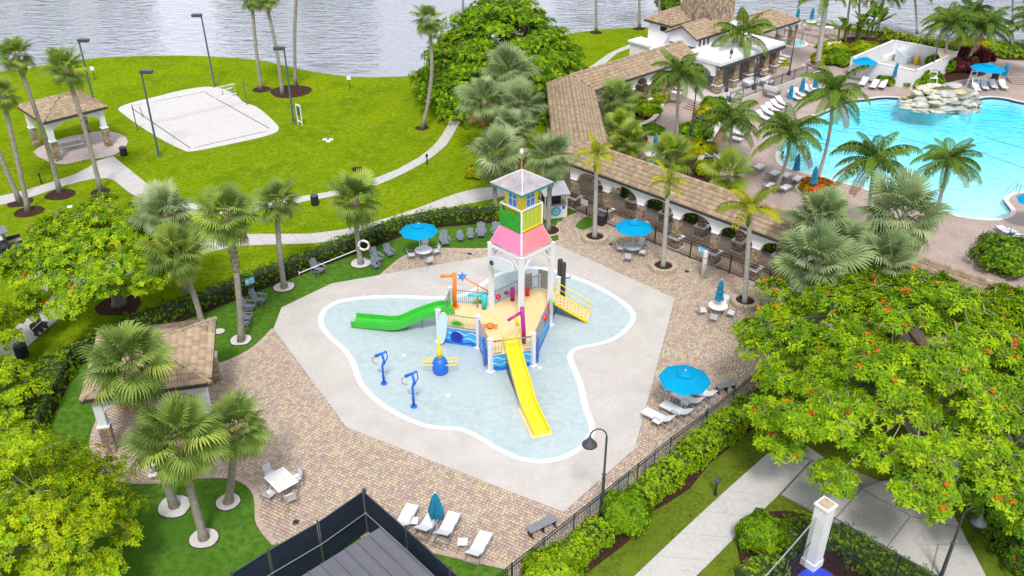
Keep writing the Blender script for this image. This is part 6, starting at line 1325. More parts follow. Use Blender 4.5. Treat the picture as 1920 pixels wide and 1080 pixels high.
# ---- bins, benches
def bin_(x, y, label, z=0, r=.3, h=.85):
    o = thing('litter_bin', label, 'bin', at(x,y,z)); q = MB(); MB().lathe((0,0,0), [(r*.92,0),(r,.05),(r,h*.82)], 14).build('drum', BLACK, o)
    for k in range(14): a = 2*math.pi*(k+.5)/14; q.box((r*1.0*math.cos(a), r*1.0*math.sin(a), h*.42), (.025,.05,h*.74), a)
    q.build('slats', BLACK, o, kind='stuff'); MB().lathe((0,0,h*.82), [(r*1.06,0),(r*1.06,.06),(r*.5,.16),(r*.2,.18)], 14).build('lid', LAMPM, o)
bin_(233,291,'black litter bin at the edge of the lakeside gazebo pad'); bin_(591,384,'black litter bin on the lawn beside the path behind the palms', h=.95); bin_(1127,421,'black litter bin at the arcade fence by the gate', PZ, .32, 1.0); bin_(1310,236,'black litter bin in the courtyard beside the golden shrub', 0, .38, 1.1); bin_(1872,460,'black litter bin on the pool deck at right', 0, .38, 1.1); bin_(43,668,'black litter bin under the tree at the left edge', 0, .36, 1.0); bin_(1864,150,'black litter bin behind the open umbrella at far right', 0, .34, 1.0)
def bench(ax, ay, bx, by, label, m, back=False, z=PZ):
    a, b = at(ax,ay,z), at(bx,by,z); c = (a+b)/2; L_ = (b-a).length; o = thing('bench', label, 'bench', c, head(a,b))
    for k in range(4): MB().box((0,-.17+.115*k,.44), (L_,.10,.035)).build('seat_slat', m, o)
    for x in (-L_*.42,0,L_*.42): MB().box((x,0,.21), (.05,.3,.42)).box((x,0,.02), (.07,.46,.035)).build('leg', BLACK, o)
    if back:
        for k in range(3): MB().box((0,.24,.55+.12*k), (L_,.03,.09)).build('back_slat', m, o)
BGREY = mat('grey_bench_board', (.20,.20,.225), .6, .1, 6)
bench(990,1007,1042,982,'grey backless bench by the fence near the bottom edge', BGREY); bench(1342,737,1378,728,'grey backless bench at the upper end of the lower fence', BGREY); bench(68,632,88,614,'black bench with back beside the path at left', BLACK, True, 0)
def picnic(x, y, rz, label, z):
    o = thing('picnic_table', label, 'picnic table', at(x,y,z), rz)
    for k in range(4): MB().box((0,-.27+.18*k,.74), (1.9,.17,.035)).build('top_board', TOPW, o)
    for s in (-1,1):
        for k in range(2): MB().box((0,s*(.68+.13*k-.06),.45), (1.9,.12,.035)).build('seat_board', TOPW, o)
        MB().bar((s*.65,-.75,.42),(s*.65,.75,.42),.05,.07).build('cross_bar', ALU, o); MB().bar((s*.65,-.5,0),(s*.65,-.2,.72),.06,.06).build('leg', ALU, o); MB().bar((s*.65,.5,0),(s*.65,.2,.72),.06,.06).build('leg', ALU, o)
picnic(135,277,R(35),'pale picnic table under the lakeside gazebo',.024); picnic(318,880,R(20),'white picnic table under the terrace gazebo, glimpsed between fronds',PZ)
# ---- volleyball net
a, b = at(258,245), at(463,197); ta, tb = Vector((a.x,a.y,2.45)), Vector((b.x,b.y,2.45)); o = thing('volleyball_net', 'white-taped volleyball net with dark posts across the sand court', 'net', (a.x,a.y,0))
for q in (a, b): MB().tube([V3(q,0), V3(q,2.55)], .05, 8).build('post', POLEG, o, True)
dz = Vector((0,0,1)); s0, s1 = ta+(tb-ta)*.08, ta+(tb-ta)*.92; MB().bar(s0, s1, .015, .08).build('top_tape', WHITE, o, True); MB().bar(s0-dz, s1-dz, .015, .08).build('bottom_tape', WHITE, o, True); MB().tube([ta,s0], .012, 4).build('guy_rope', POLEG, o, True); MB().tube([tb,s1], .012, 4).build('guy_rope', POLEG, o, True)
q = MB()
for k in range(61): p = s0+(s1-s0)*k/60; q.bar(p, p-dz, .006, .006)
for k in range(1,8): q.bar(s0-dz*k/8, s1-dz*k/8, .006, .006)
q.build('mesh', SLING, o, True, kind='stuff')
p = at(268,218); o = thing('court_stake', 'small dark stake on the sand inside the left court line', 'stake', p); MB().tube([(0,0,0),(-.12,0,1.0)], .035, 6).build('rod', POLEG, o); MB().box((0,0,.03), (.2,.2,.05)).build('foot', POLEG, o)
a, b = at(418,178), at(438,180); o = thing('foot_rail', 'low white rail at the far end of the sand court', 'rail', a); MB().tube([V3(a,.5), V3(b,.9)], .04, 6).build('rail', WHITE, o, True)
for q, z in ((a,.5),(b,.9)): MB().tube([V3(q,0), V3(q,z)], .04, 6).build('post', POLEG, o, True)
# ---- lawn signs
def lawn_sign(x, y, label, h=1.3):
    o = thing('lawn_sign', label, 'sign', at(x,y)); MB().box((0,0,h*.45), (.06,.06,h*.9)).build('stake', BLACK, o); MB().box((0,-.04,h), (.42,.05,.42)).build('panel', WHITE, o)
lawn_sign(178,150,'small white notice on a stake at the shore left of the court'); lawn_sign(656,168,'small white notice on a stake at the shore beyond the three palms')
p, q = at(559,232), at(567,236); o = thing('notice_frame', 'white upright frame with dark notice beside the sand court', 'sign', p)
for z in (p, q): MB().tube([V3(z,0), V3(z,2.0)], .05, 6).build('post', WHITE, o, True)
MB().bar(V3(p,1.98), V3(q,1.98), .08, .1).build('top_bar', WHITE, o, True); MB().bar(V3(p,.35), V3(q,.35), .08, .08).build('lower_bar', WHITE, o, True); MB().bar(V3(p,1.35)+Vector((.02,0,0)), V3(q,1.35)-Vector((.02,0,0)), .04, .8).build('notice', LAMPM, o, True)
for i, (x, y) in enumerate(((609,262),(616,265),(621,262),(131,388),(238,388))):
    o = thing('valve_cover', ('left white valve cover in the trio on the lawn','front white valve cover in the trio on the lawn','right white valve cover in the trio on the lawn','white valve cover on the grass above the left shade tree','white cover at the edge of the left shade tree')[i], 'cover', at(x,y,.003)); MB().lathe((0,0,0), [(.22,0),(.22,.05),(.16,.08)], 10).build('lid', WHITE, o); MB().lathe((0,0,.079), [(.05,0),(.05,.02)], 8).build('cap', GREYP, o)
for i, (x, y) in enumerate(((1145,458),(1288,509),(881,476),(555,979))):
    o = thing('deck_drain', ('round drain cover beside the planter nearest the booth','round drain cover between the middle planter and white post','round drain cover in the pavers behind the tower','round drain cover in the pavers above the black screen')[i], 'drain', at(x,y,.0625)); MB().lathe((0,0,0), [(.17,0),(.16,.015)], 14).build('frame', LAMPM, o); MB().lathe((0,0,.0155), [(.12,0),(.12,.004)], 10).build('grate', IRON, o)
# white shower post
p = gp(1318,520); t = up(p,1325,471); o = thing('shower_post', 'white round post on the patio in front of the arcade fence', 'post', p); MB().lathe((0,0,0), [(.17,0),(.17,t.z-.1),(.14,t.z-.04),(.05,t.z)], 14).build('column', WHITE, o, False, True); MB().lathe((0,0,t.z-.55), [(.185,0),(.185,.05)], 14).build('band', ALU, o); MB().box((0,-.185,1.1), (.08,.05,.12)).build('button', ALU, o)
# white booth
K0, K1 = at(1021,412,.02), at(1063,407,.02); u = (K1-K0); wd = u.length; u.normalize(); v = Vector((-u.y,u.x,0)); kz = math.atan2(u.y,u.x); o = thing('snack_booth', 'white open-fronted booth with round cyan emblem by the arcade gate', 'booth', (K0+K1)/2+v*.7, kz)
w2 = wd/2; MB().box((0,-.68,.55), (wd,.05,1.08)).build('front_panel', WHITE, o)
for x in (-w2+.03,w2-.03): MB().box((x,0,.55), (.05,1.3,1.08)).build('side_panel', WHITE, o)
for x in (-w2+.05,w2-.05):
    for y in (-.65,.65): MB().box((x,y,1.55), (.09,.09,1.0)).build('corner_post', WHITE, o)
MB().box((0,.66,.95), (wd-.2,.05,1.88)).build('back_panel', FASC, o); MB().box((0,-.62,1.1), (wd-.1,.3,.05)).build('counter', ALU, o)
MB().add([(-w2-.15,-.95,2.05),(w2+.15,-.95,2.05),(w2+.15,.85,2.35),(-w2-.15,.85,2.35),(-w2-.15,-.95,2.13),(w2+.15,-.95,2.13),(w2+.15,.85,2.43),(-w2-.15,.85,2.43)], [(3,2,1,0),(4,5,6,7),(0,1,5,4),(1,2,6,5),(2,3,7,6),(3,0,4,7)]).build('roof', WHITE, o)
def disc(c, r, y, n=20): return [(c[0]+r*math.cos(2*math.pi*k/n), y, c[1]+r*math.sin(2*math.pi*k/n)) for k in range(n)]
em = MB().slab(disc((.0,.6),.42,-.706), (0,-.004,0)).build('emblem', SIGNB, o); MB().slab(disc((.0,.6),.25,-.7115), (0,-.003,0)).build('emblem_ring', mat('emblem_pale', (.30,.58,.66), .5), em); q = MB()
for k in range(5): a = R(30+30*k); q.slab([(0,-.7155,.47),(.22*math.cos(a)-.03,-.7155,.47+.25*math.sin(a)),(.22*math.cos(a)+.03,-.7155,.47+.25*math.sin(a))], (0,-.002,0))
q.build('emblem_fan', mat('emblem_rust',(.25,.12,.08),.5), em, kind='stuff'); MB().slab([(w2*.55,-.706,.75),(w2*.8,-.706,.75),(w2*.8,-.706,1.0),(w2*.55,-.706,1.0)], (0,-.003,0)).build('price_card', DBLU, o)
# blue board at the end of the patio
a, b = at(1466,600), at(1486,585); o = thing('standing_board', 'bright blue board leaning among palms at the right end of the patio', 'sign', a); A, B = V3(a,.1), V3(b,.1); MB().slab([A, B, B+Vector((.1,.2,1.5)), A+Vector((.1,.2,1.5))], (.02,.05,0)).build('panel', mat('board_blue',(.015,.22,.60),.4,.1,3), o, True)
for s in (.1,.9): P_ = A+(B-A)*s+Vector((.16,.32,0)); MB().tube([V3(P_,0), V3(P_,1.4)-Vector((.02,.04,0))], .03, 5).build('prop', ALU, o, True)
MB().slab([A+(B-A)*s+Vector((.1*t,.2*t,1.5*t))+Vector((-.006,-.02,0)) for s,t in ((.2,.2),(.8,.2),(.8,.28),(.2,.28))], (-.001,-.003,0)).build('printed_line', WHITE, o, True)
closed_umbrella(gp(1424,640), 'closed blue umbrella tip peeking above the right shade tree', 2.4, 3)
# ---- black screen fence and metal shed roof at the bottom
SCR = mat('navy_windscreen', (.006,.015,.032), .85, .25, 1.2, .2, 60); CN = at(681,918,2.75); S1, S2 = at(502,1030,2.75), at(817,1035,2.75)
lft = [CN, at(595,977,2.75), S1, S1+(S1-CN)*.35]; rgt = [CN, at(760,987,2.75), at(843,1063,2.75), at(843,1063,2.75)+(S2-CN)*.45]
for P, lab in ((lft,'black windscreen fence, left wing running to the turf'),(rgt,'black windscreen fence, right wing running behind the loungers')):
    o = thing('screen_fence', lab, 'fence', (P[0].x, P[0].y, 0)); Z = Vector((0,0,1))
    for i, p in enumerate(P): MB().tube([(p.x+(.08 if P is rgt and i == 0 else 0),p.y,0),(p.x+(.08 if P is rgt and i == 0 else 0),p.y,2.8)], .045, 8).build('post', LAMPM, o, True)
    for p, q in zip(P[:-1], P[1:]):
        d = (q-p).normalized()*.06; n_ = 8; V = []
        for k in range(n_+1):
            t = k/n_; w = p+d+(q-p-d*2)*t; bl = .05*math.sin(math.pi*t)*(-1 if P is lft else 1); nn_ = Vector((-d.y,d.x,0)).normalized()
            V += [V3(w,.12)+nn_*.0, V3(w,1.4)+nn_*bl, V3(w,2.68)+nn_*.0]
        MB().add(V, [(3*k+j, 3*k+3+j, 3*k+4+j, 3*k+1+j) for k in range(n_) for j in range(2)]).build('screen_panel', SCR, o, True, True)
        io = Vector((-d.y,d.x,0)).normalized()*(.06 if P is lft else -.06)
        for z in (2.72,1.38): MB().tube([V3(p+io,z), V3(q+io,z)], .025, 6).build('rail', ALU if z < 2 else LAMPM, o, True)
RT = mat('grey_standing_seam', (.115,.115,.14), .45, .08, 2, metal=.2); e0, e1 = at(712,990,2.5), at(567,1080,2.5); dn = (at(810,1080,2.35)-e0); dn.z = 0; dn.normalize(); ue = (e1-e0); ue.z = 0; le = ue.length*1.7; ue.normalize(); LR_ = 7.0
o = thing('shed', 'grey standing-seam metal roofed shed behind the black screen', 'shed', V3(e0,0)); npn = int(le/.55)
for k in range(npn):
    a = e0+ue*(k*le/npn+.01); b = e0+ue*((k+1)*le/npn-.01); MB().slab([a, b, b+dn*LR_-Vector((0,0,.35)), a+dn*LR_-Vector((0,0,.35))], (0,0,.03)).build('roof_panel', RT, o, True)
    s = e0+ue*(k*le/npn)+Vector((0,0,.05)); MB().bar(s, s+dn*LR_-Vector((0,0,.35)), .035, .06).build('seam', RT, o, True)
MB().prism([e0+dn*.3+ue*.2, e0+dn*.3+ue*(le-.2), e0+dn*(LR_-.3)+ue*(le-.2), e0+dn*(LR_-.3)+ue*.2], .02, 2.1).build('wall', GREYP, o, True)
# ---- white pillar with chain-link fences at lower right
p = at(1521,1058); t = up(p,1545,948); o = thing('pillar', 'tall white stucco pillar with stone cap at the chain-link corner', 'pillar', p); h = t.z; MB().box((0,0,h/2), (.62,.62,h), R(38)).build('shaft', STUCCO, o); MB().box((0,0,.2), (.72,.72,.38), R(38)).build('plinth', STUCCO, o); MB().box((0,0,h+.05), (.72,.72,.10), R(38)).build('cap_rim', WHITE, o); MB().box((0,0,h+.13), (.5,.5,.06), R(38)).build('cap_stone', mat('tan_cap',(.42,.31,.20),.85,.25,6), o)
def chain(P, h, label, zr):
    o = thing('chain_link_fence', label, 'fence', V3(P[0],0)); 
    for i, q in enumerate(P): MB().tube([V3(q,0), V3(q,h)], .04, 6).build('post', IRON, o, True)
    V = []; F = []
    for a, b in zip(P[:-1], P[1:]):
        MB().tube([V3(a,h), V3(b,h)], .03, 6).build('top_rail', zr, o, True); MB().tube([V3(a,h*.5), V3(b,h*.5)], .018, 5).build('mid_rail', IRON, o, True)
        L_ = (b-a).length; u = (b-a)/L_; st = .1; n_ = int((L_+h)/st)
        for k in range(n_):
            for sg in (1,-1):
                s0 = k*st-h if sg > 0 else k*st; x0, z0, x1, z1 = s0, 0., s0+sg*h, h
                if x0 > x1: x0, z0, x1, z1 = x1, z1, x0, z0
                if x1 <= 0 or x0 >= L_: continue
                if x0 < 0: z0 += (z1-z0)*(-x0)/(x1-x0); x0 = 0
                if x1 > L_: z1 = z0+(z1-z0)*(L_-x0)/(x1-x0); x1 = L_
                i = len(V); w = Vector((0,0,.009)); A = V3(a+u*x0, z0); B = V3(a+u*x1, z1); V += [A-w, B-w, B+w, A+w]; F.append((i,i+1,i+2,i+3))
    mesh_np('wire_mesh', V, F, [IRON], None, o, 'stuff')
pb_ = at(1527,1050); ch_h = 3.0
chain([at(1556,966,ch_h), at(1690,1042,ch_h), at(1800,1104,ch_h)], ch_h, 'chain-link fence with black posts running right from the white pillar', LAMPM); chain([at(1534,968,ch_h), at(1480,1030,ch_h), at(1420,1098,ch_h)], ch_h, 'chain-link fence with pale top rail running left from the white pillar', ALU)
bed('blue_court', [(1500,1075),(1530,1064),(1560,1078),(1575,1110),(1480,1110)], .03, mat('court_blue', (.02,.05,.55), .6, .08, 2), 3)
# ---- pool-side furniture
def row(lst, z, rz_to):
    for x, y, tx, ty, lab in lst: p = at(x,y,z); place(LG, p, face_to(p, at(tx,ty,z)), lab)
row([(1429,224,1470,245,'lounger in the row below the terrace fence, nearest the courtyard palm'),(1438,215,1480,236,'lounger in the row below the terrace fence, second from the courtyard end'),(1446,209,1488,230,'lounger in the row below the terrace fence, third from the courtyard end'),(1455,203,1497,224,'lounger in the row below the terrace fence, fourth from the courtyard end'),(1465,197,1507,218,'lounger in the row below the terrace fence, fifth from the courtyard end'),(1488,186,1530,207,'lounger in the row below the terrace fence between closed umbrellas'),(1497,181,1540,202,'lounger in the row below the terrace fence beside the closed umbrella'),(1514,174,1556,195,'lounger in the row below the terrace fence, second from the steps'),(1528,176,1560,195,'lounger in the row below the terrace fence, nearest the steps')], .01, None)
row([(1372,264,1420,276,'lounger beside the courtyard coconut palm, nearer one'),(1379,254,1425,266,'lounger beside the courtyard coconut palm, middle one'),(1360,247,1410,262,'lounger beside the courtyard coconut palm, farther one'),(1334,298,1390,300,'lounger by the curved bed wall, left one'),(1354,304,1410,306,'lounger by the curved bed wall, right one')], .01, None)
row([(1418,322,1450,300,'lounger at the near pool edge, leftmost with raised back'),(1447,334,1480,310,'lounger at the near pool edge, second from left'),(1469,338,1500,315,'lounger at the near pool edge, third from left'),(1490,345,1520,322,'lounger at the near pool edge beside the flower ring'),(1440,358,1470,336,'lounger in the second row from the pool, left one'),(1468,361,1500,340,'lounger in the second row from the pool, right one')], .01, None)
row([(1618,160,1600,180,'lounger under the open umbrella by the enclosure'),(1638,165,1620,185,'lounger in front of the enclosure, middle of three'),(1654,165,1640,185,'lounger in front of the enclosure beside the closed umbrella')], .01, None)
row([(1829,170,1845,195,'lounger under the far right umbrella, nearest the waterfall'),(1844,167,1862,192,'lounger under the far right umbrella, second from the waterfall'),(1860,165,1880,190,'lounger under the far right umbrella, third from the waterfall'),(1879,166,1900,190,'lounger beside the far right closed umbrella')], .01, None)
row([(1445,124,1480,135,'lounger on the clubhouse terrace, nearest the porch'),(1452,119,1490,130,'lounger on the clubhouse terrace, second from the porch'),(1459,114,1497,124,'lounger on the clubhouse terrace, third from the porch'),(1466,109,1500,118,'lounger on the clubhouse terrace, nearest the spa')], .51, None)
row([(1886,442,1862,425,'lounger by the black bin on the lower pool deck'),(1902,447,1880,430,'lounger with dark towel on the lower pool deck')], .01, None)
p = at(1912,462,.01); o = thing('daybed', 'low daybed with white cushion at the right edge of the pool deck', 'daybed', p, R(-25)); MB().box((0,0,.2), (1.9,1.0,.38)).build('base', mat('tan_wicker',(.28,.20,.13),.8,.25,14,.5,60), o); MB().box((0,0,.47), (1.8,.95,.16)).build('cushion', SLING, o)
for x in (-.85,.85): MB().tube([(x,.45,.3),(x,.45,1.2)], .025, 5).build('post', IRON, o)
p = at(1900,445,.42); o = thing('towel', 'dark towel draped over a lounger on the lower pool deck', 'towel', p, R(35)); MB().add([(-.36,-.5,.03),(.36,-.5,.03),(.37,.0,.02),(-.37,.0,.02),(.36,.5,.03),(-.36,.5,.03),(.40,-.4,-.15),(-.40,-.4,-.15)], [(0,1,2,3),(3,2,4,5)]).build('cloth', mat('dark_towel',(.05,.05,.06),.9), o)
open_umbrella(at(1614,152,.01),'open cyan umbrella beside the white enclosure',1.37,2.1); open_umbrella(at(1842,165,.01),'open cyan umbrella over loungers at the far right of the pool',1.75,2.1); open_umbrella(at(1930,425,.01),'open cyan umbrella cut by the right edge over the lower pool deck',1.5,2.1)
for x, y, lab, z in ((1500,190,'closed blue umbrella in the middle of the lounger row below the terrace fence',0.01),(1478,204,'closed blue umbrella left in the lounger row below the terrace fence',.01),(1525,182,'closed blue umbrella in the lounger row nearest the steps',.01),(1366,252,'closed blue umbrella behind the courtyard coconut palm',.01),(1489,340,'closed blue umbrella at the near pool edge behind the palm',.01),(1521,365,'closed blue umbrella in front of the red flower ring',.01),(1674,160,'closed blue umbrella at the enclosure beside the loungers',.01),(1878,160,'closed blue umbrella at the far right of the pool',.01)): closed_umbrella(at(x,y,z), lab, 2.5, 3)
c = at(1221,303,.01); round_table(c, 'white round table with closed umbrella in the courtyard', TOPW); closed_umbrella(c+Vector((.25,.1,0)), 'closed blue umbrella at the courtyard table behind the long roof', 2.5, 3)
for (x, y, um, lab) in ((1492,52,1,'leftmost white table by the lake beyond the spa'),(1519,51,1,'middle white table by the lake beyond the spa'),(1552,62,0,'white table by the lake nearest the royal palm')):
    c = at(x,y,.51); round_table(c, lab, TOPW)
    for k, s in enumerate(('left','right')): p = c+Vector((.95*(1 if k else -1), -.2, 0)); place(CH, p, face_to(p, c), 'dining chair at the %s of the %s' % (s, lab))
    if um: closed_umbrella(c, 'closed blue umbrella through the '+lab, 2.5, 3)
# spa tub
c = at(1487,82,.51); o = thing('spa_pool', 'round hot tub with pale rim on the upper terrace', 'hot tub', c); MB().lathe((0,0,0), [(1.75,0),(1.75,.14),(1.4,.16),(1.36,.02)], 28, caps=False).build('rim', COPM, o); MB().lathe((0,0,.02), [(1.38,0),(1.38,.02)], 28).build('basin', mat('spa_blue',(.10,.45,.52),.5), o)
MB().add([(1.37*math.cos(2*math.pi*k/28), 1.37*math.sin(2*math.pi*k/28), .09) for k in range(28)], [tuple(range(28))]).build('water', SWAT, o); MB().tube([(1.1,.6,.1),(1.1,.6,.9),(1.9,.9,.9),(1.9,.9,0)], .03, 6).build('handrail', ALU, o)
# outdoor sofas on the terrace
for i, (x, y, r) in enumerate(((1405,162,40),(1438,160,40),(1447,175,130),(1376,188,40))):
    o = thing('outdoor_sofa', ('white outdoor sofa on the terrace nearest the porch columns','white outdoor sofa facing the terrace lamp post','white outdoor sofa with its back to the terrace fence','low white outdoor bench under the courtyard end of the porch')[i], 'sofa', at(x,y,.51), R(r)); MB().box((0,0,.22), (1.7,.75,.2)).build('frame', ALU, o); MB().box((0,.02,.39), (1.62,.7,.14)).build('seat_cushion', SLING, o); MB().box((0,.34,.62), (1.62,.14,.42)).build('back_cushion', SLING, o)
    for s in (-.8,.8): MB().box((s,0,.30), (.1,.75,.6)).build('arm', ALU, o)
c = at(1268,186,.51); o = thing('console_table', 'white covered table at the top of the courtyard steps', 'table', c, R(-25)); MB().box((0,0,.72), (1.3,.7,.05)).build('top', TOPW, o); MB().box((0,0,.42), (1.2,.6,.55)).build('shelf_body', ALU, o)
for x in (-.6,.6):
    for y in (-.3,.3): MB().box((x,y,.1), (.05,.05,.2)).build('leg', ALU, o)
# white screen panel and lifeguard chairs
o = thing('privacy_screen', 'white privacy panel beside the royal palm on the terrace edge', 'panel', at(1560,102,.01), R(12)); MB().box((0,0,.75), (1.5,.06,1.45)).build('board', WHITE, o)
for x in (-.78,.78): MB().box((x,0,.78), (.08,.09,1.6)).build('post', WHITE, o)
def guard(x, y, label, rz):
    o = thing('lifeguard_chair', label, 'chair', at(x,y,.01), rz)
    for s in (-.4,.4): MB().bar((s,.45,0),(s*.85,.15,2.1),.07,.07).build('front_rail', WHITE, o); MB().bar((s,-.6,0),(s*.85,-.2,1.2),.07,.07).build('rear_leg', WHITE, o)
    for z in (.4,.85,1.3,1.75): MB().box((0,.45-.14*z,z), (.78,.05,.08)).build('rung', WHITE, o)
    MB().box((0,-.05,1.2), (.8,.5,.06)).build('seat', WHITE, o)
guard(1745,166,'white ladder-like lifeguard chair left of the rock waterfall', R(-10)); guard(1822,165,'white ladder-like chair right of the rock waterfall', R(10))
# ---- rock waterfall
ROCKM = [mat('rock_%s' % w, c, .85, .35, 2.2, .8, 6) for w, c in (('grey',(.38,.37,.34)),('cream',(.50,.46,.37)),('ochre',(.47,.38,.20)),('dark',(.24,.25,.24)))]
o = thing('rock_waterfall', 'piled boulder waterfall on the far rim of the pool', 'waterfall', at(1772,206,0)); rr = random.Random(8); O_ = o.location
def boulder(c, s, mi):
    V = []; F = []; n = 8; lv = [(-.5,.55),(-.25,.9),(.1,1.0),(.35,.8),(.5,.45)]
    for z, r in lv:
        for k in range(n): a = 2*math.pi*k/n; j = rr.uniform(.7,1.2); V.append((c[0]+s[0]*r*j*math.cos(a), c[1]+s[1]*r*j*math.sin(a), c[2]+s[2]*(z+rr.uniform(-.06,.06))))
    for i in range(4):
        for k in range(n): F.append((i*n+k,i*n+(k+1)%n,(i+1)*n+(k+1)%n,(i+1)*n+k))
    F += [tuple(range(n-1,-1,-1)), tuple(4*n+k for k in range(n))]; MB().add(V,F).build('boulder', ROCKM[mi], o, False, False)
for z, rad, cnt in ((.05,2.9,11),(.45,2.65,10),(.85,2.35,9),(1.25,2.05,8),(1.65,1.7,7)):
    for k in range(cnt): a = 2*math.pi*k/cnt+rr.uniform(-.2,.2); boulder((rad*1.15*math.cos(a), rad*.72*math.sin(a)+1.3, z+rr.uniform(-.1,.1)), (rr.uniform(.75,1.25), rr.uniform(.5,.8), rr.uniform(.42,.66)), rr.choice((0,0,0,1,1,1,2,3)))
MB().lathe((0,1.3,0), [(2.4,0),(2.0,.8),(1.6,1.6)], 12).build('core', ROCKM[3], o); MB().lathe((.2,1.3,1.7), [(1.1,0),(1.1,.06)], 14).build('upper_basin', mat('algae_water',(.12,.14,.06),.15,.3,3), o)
# pool rail
o = thing('pool_handrail', 'steel grab rail at the small peninsula on the right of the pool', 'handrail', at(1910,362,.03)); 
for y in (0,.5): MB().tube([(0,y,0),(0,y,.8),(-.3,y,.85),(-.8,y,-.05)], .03, 6).build('rail', ALU, o)
o = thing('deck_rail', 'low dark rail loop on the lower pool deck', 'rail', at(1826,490,.01)); MB().tube([(0,0,0),(.1,0,.95),(1.7,.1,.95),(1.8,.1,0)], .025, 6).build('rail', IRON, o); MB().lathe((0,0,0), [(.06,0),(.06,.03)], 8).build('foot', IRON, o)
MB().lathe((0,0,0), [(1,0)], 3) if False else None
# red-flower ring kerb
c = at(1532,360); o = thing('flower_ring', 'round paver kerb around the red flower bed at the pool', 'planter', (c.x,c.y,.01)); 
for k in range(20): a0, a1 = 2*math.pi*k/20+.015, 2*math.pi*(k+1)/20-.015; MB().prism([Vector((q*math.cos(a), q*math.sin(a), 0)) for q, a in ((1.75,a0),(1.75,a1),(1.52,a1),(1.52,a0))], 0, .16).build('kerb_block', COPM, o)
# curved courtyard walls
for P, lab in (([(1240,203),(1234,218),(1222,232),(1205,240),(1199,246)],'low curved stone wall of the courtyard bed beside the steps'),([(1352,232),(1340,255),(1325,280),(1318,296),(1312,310),(1320,322)],'low curved stone wall between courtyard and pool deck')):
    Q = resample(smooth(pts(P),4,False), .5); o = thing('garden_wall', lab, 'wall', Q[0])
    for k, (a, b) in enumerate(zip(Q[:-1],Q[1:])): d = (b-a).normalized()*.012; MB().bar(V3(a+d,.22), V3(b-d,.22), .38, .44).build('wall_stone', STM[(k*3)%6], o, True); MB().bar(V3(a+d,.47), V3(b-d,.47), .46, .06).build('coping_stone', COPM, o, True)
# ---- people
SKIN = mat('skin', (.45,.27,.18), .6, .06, 4)
def body(name, label, loc, rz, joints, edges, radii, shirt, hair, z=0):
    o = thing(name, label, 'person', loc, rz); me = bpy.data.meshes.new('body'); me.from_pydata(joints, edges, []); b = bpy.data.objects.new('body', me); COL.objects.link(b); b.parent = o; me.materials.append(SKIN); b.modifiers.new('skin', 'SKIN')
    for i, r in enumerate(radii): me.skin_vertices[0].data[i].radius = (r, r)
    me.skin_vertices[0].data[0].use_root = True; b.modifiers.new('sub', 'SUBSURF').levels = 1; b.modifiers['sub'].render_levels = 2
    h = joints[2]; MB().lathe((h[0],h[1]-.01,h[2]+.02), [(.10,-.05),(.118,.03),(.09,.11),(.02,.14)], 10).build('hair', hair, o, False, True)
    if shirt: p, q = Vector(joints[0]), Vector(joints[1]); MB().tube([p, p+(q-p)*.5, q], [.17,.165,.14], 10).build('shirt', shirt, o, False, True)
    return o
seat_j = [(0,0,.5),(0,-.08,.98),(0,-.04,1.24),(-.2,-.08,.95),(-.25,.1,.72),(-.12,.3,.66),(.2,-.08,.95),(.25,.1,.72),(.12,.3,.66),(-.1,.42,.5),(-.1,.48,.08),(-.1,.6,.04),(.1,.42,.5),(.1,.48,.08),(.1,.6,.04),(0,-.06,1.08)]
seat_e = [(0,1),(1,15),(15,2),(1,3),(3,4),(4,5),(1,6),(6,7),(7,8),(0,9),(9,10),(10,11),(0,12),(12,13),(13,14)]; seat_r = [.14,.14,.10,.06,.045,.035,.06,.045,.035,.08,.05,.035,.08,.05,.035,.055]
DH = mat('dark_hair',(.02,.015,.012),.7)
body('person','seated person in a pink top on the terrace near the porch',at(1428,146,.51),R(-100),seat_j,seat_e,seat_r,mat('pink_top',(.60,.22,.25),.8),DH); body('person','seated person in a teal top on the terrace beside the pink one',at(1418,143,.51),R(-80),seat_j,seat_e,seat_r,mat('teal_top',(.02,.30,.34),.8),DH)
for (x, y, lab, r) in ((1428,146,'dark chair under the person in pink on the terrace',-100),(1418,143,'chair under the person in teal on the terrace',-80)): place(CH, at(x,y,.51), R(r), lab)
swim_j = [(0,0,-.35),(0,0,.02),(0,.02,.26),(-.2,0,.0),(-.38,.2,-.06),(-.3,.42,-.05),(.2,0,.0),(.38,.2,-.06),(.3,.42,-.05),(0,0,.1)]; swim_e = [(0,1),(1,9),(9,2),(1,3),(3,4),(4,5),(1,6),(6,7),(7,8)]; swim_r = [.15,.14,.10,.06,.045,.035,.06,.045,.035,.055]
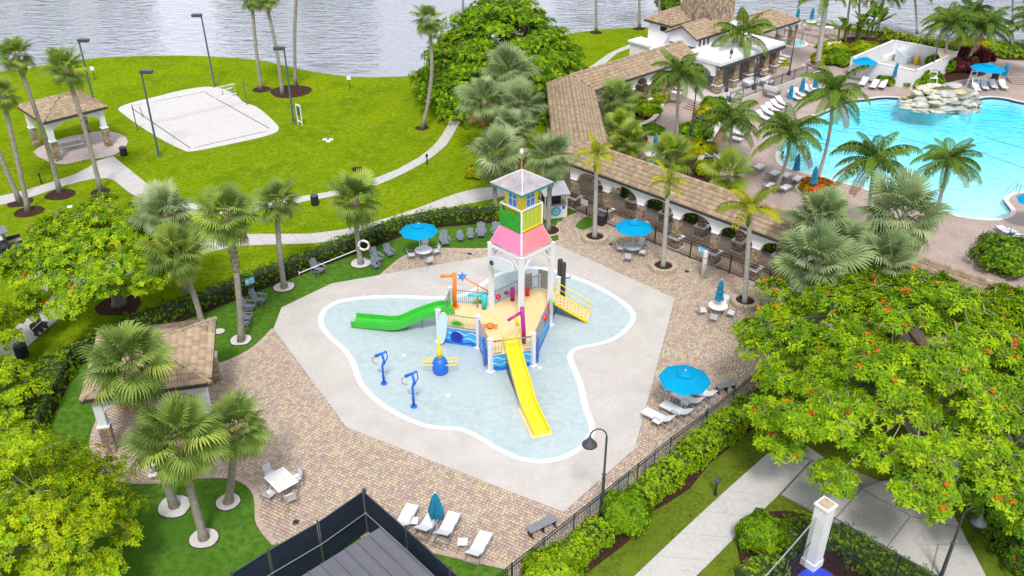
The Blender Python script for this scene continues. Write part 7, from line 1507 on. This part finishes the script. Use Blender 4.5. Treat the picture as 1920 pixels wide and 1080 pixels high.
for x, y, lab, r in ((1833,207,'swimmer beside the rock waterfall, head and shoulders above water',140),(1467,292,'swimmer at the left end of the pool behind the leaning palm',-60)): body('person', lab, at(x,y,-.1), R(r), swim_j, swim_e, swim_r, None, DH)
# ---- utility cart
cp = at(14,478,.045); o = thing('utility_cart', 'black utility cart with grey roof parked at the left edge', 'cart', cp, R(128)); DK = mat('cart_black',(.02,.022,.026),.35,.15,3); RF = mat('cart_roof',(.13,.16,.20),.45,.1,2)
MB().box((0,.1,.52), (1.25,2.5,.35)).build('chassis', DK, o); MB().box((0,1.0,.85), (1.2,.7,.4)).build('hood', DK, o); MB().box((0,.1,.88), (1.1,.5,.18)).build('seat', mat('cart_seat',(.05,.05,.055),.7), o); MB().box((0,-.14,1.15), (1.1,.12,.45)).build('seat_back', DK, o)
MB().box((0,-.75,.78), (1.25,.95,.06)).build('cargo_bed', mat('cart_bed',(.30,.22,.14),.7), o)
for x in (-.6,.6): MB().box((x,-.75,.95), (.05,.95,.3)).build('bed_side', DK, o)
for x in (-.56,.56):
    for y in (-.2,1.0): MB().tube([(x,y,.7),(x,y*.85,1.95)], .025, 5).build('roof_post', IRON, o)
    for y in (-.75,.95):
        w = MB().tube([(x*1.08-.11,y,.3),(x*1.08+.11,y,.3)], .3, 16).build('wheel', BLACK, o); MB().tube([(x*1.08-.12,y,.3),(x*1.08+.12,y,.3)], .15, 12).build('rim', ALU, w)
MB().box((0,.35,1.98), (1.3,1.6,.06)).build('roof', RF, o); MB().tube([(-.25,.55,1.05),(-.25,.35,1.2)], .16, 10).build('steering_wheel', IRON, o)
p = at(36,452,.9); o = thing('barrel', 'round dark blue drum at the back of the utility cart', 'barrel', cp+Vector((1.0,-.15,.0))); MB().lathe((0,0,0), [(.3,0),(.36,.15),(.38,.45),(.36,.8),(.3,.95),(.05,1.0)], 14).build('drum', mat('barrel_blue',(.04,.07,.14),.4,.1,3), o, False, True); MB().lathe((0,0,.45), [(.385,0),(.385,.06)], 14).build('hoop', DK, o)
for o in bpy.data.objects:
    if 'used' in o: del o['used']
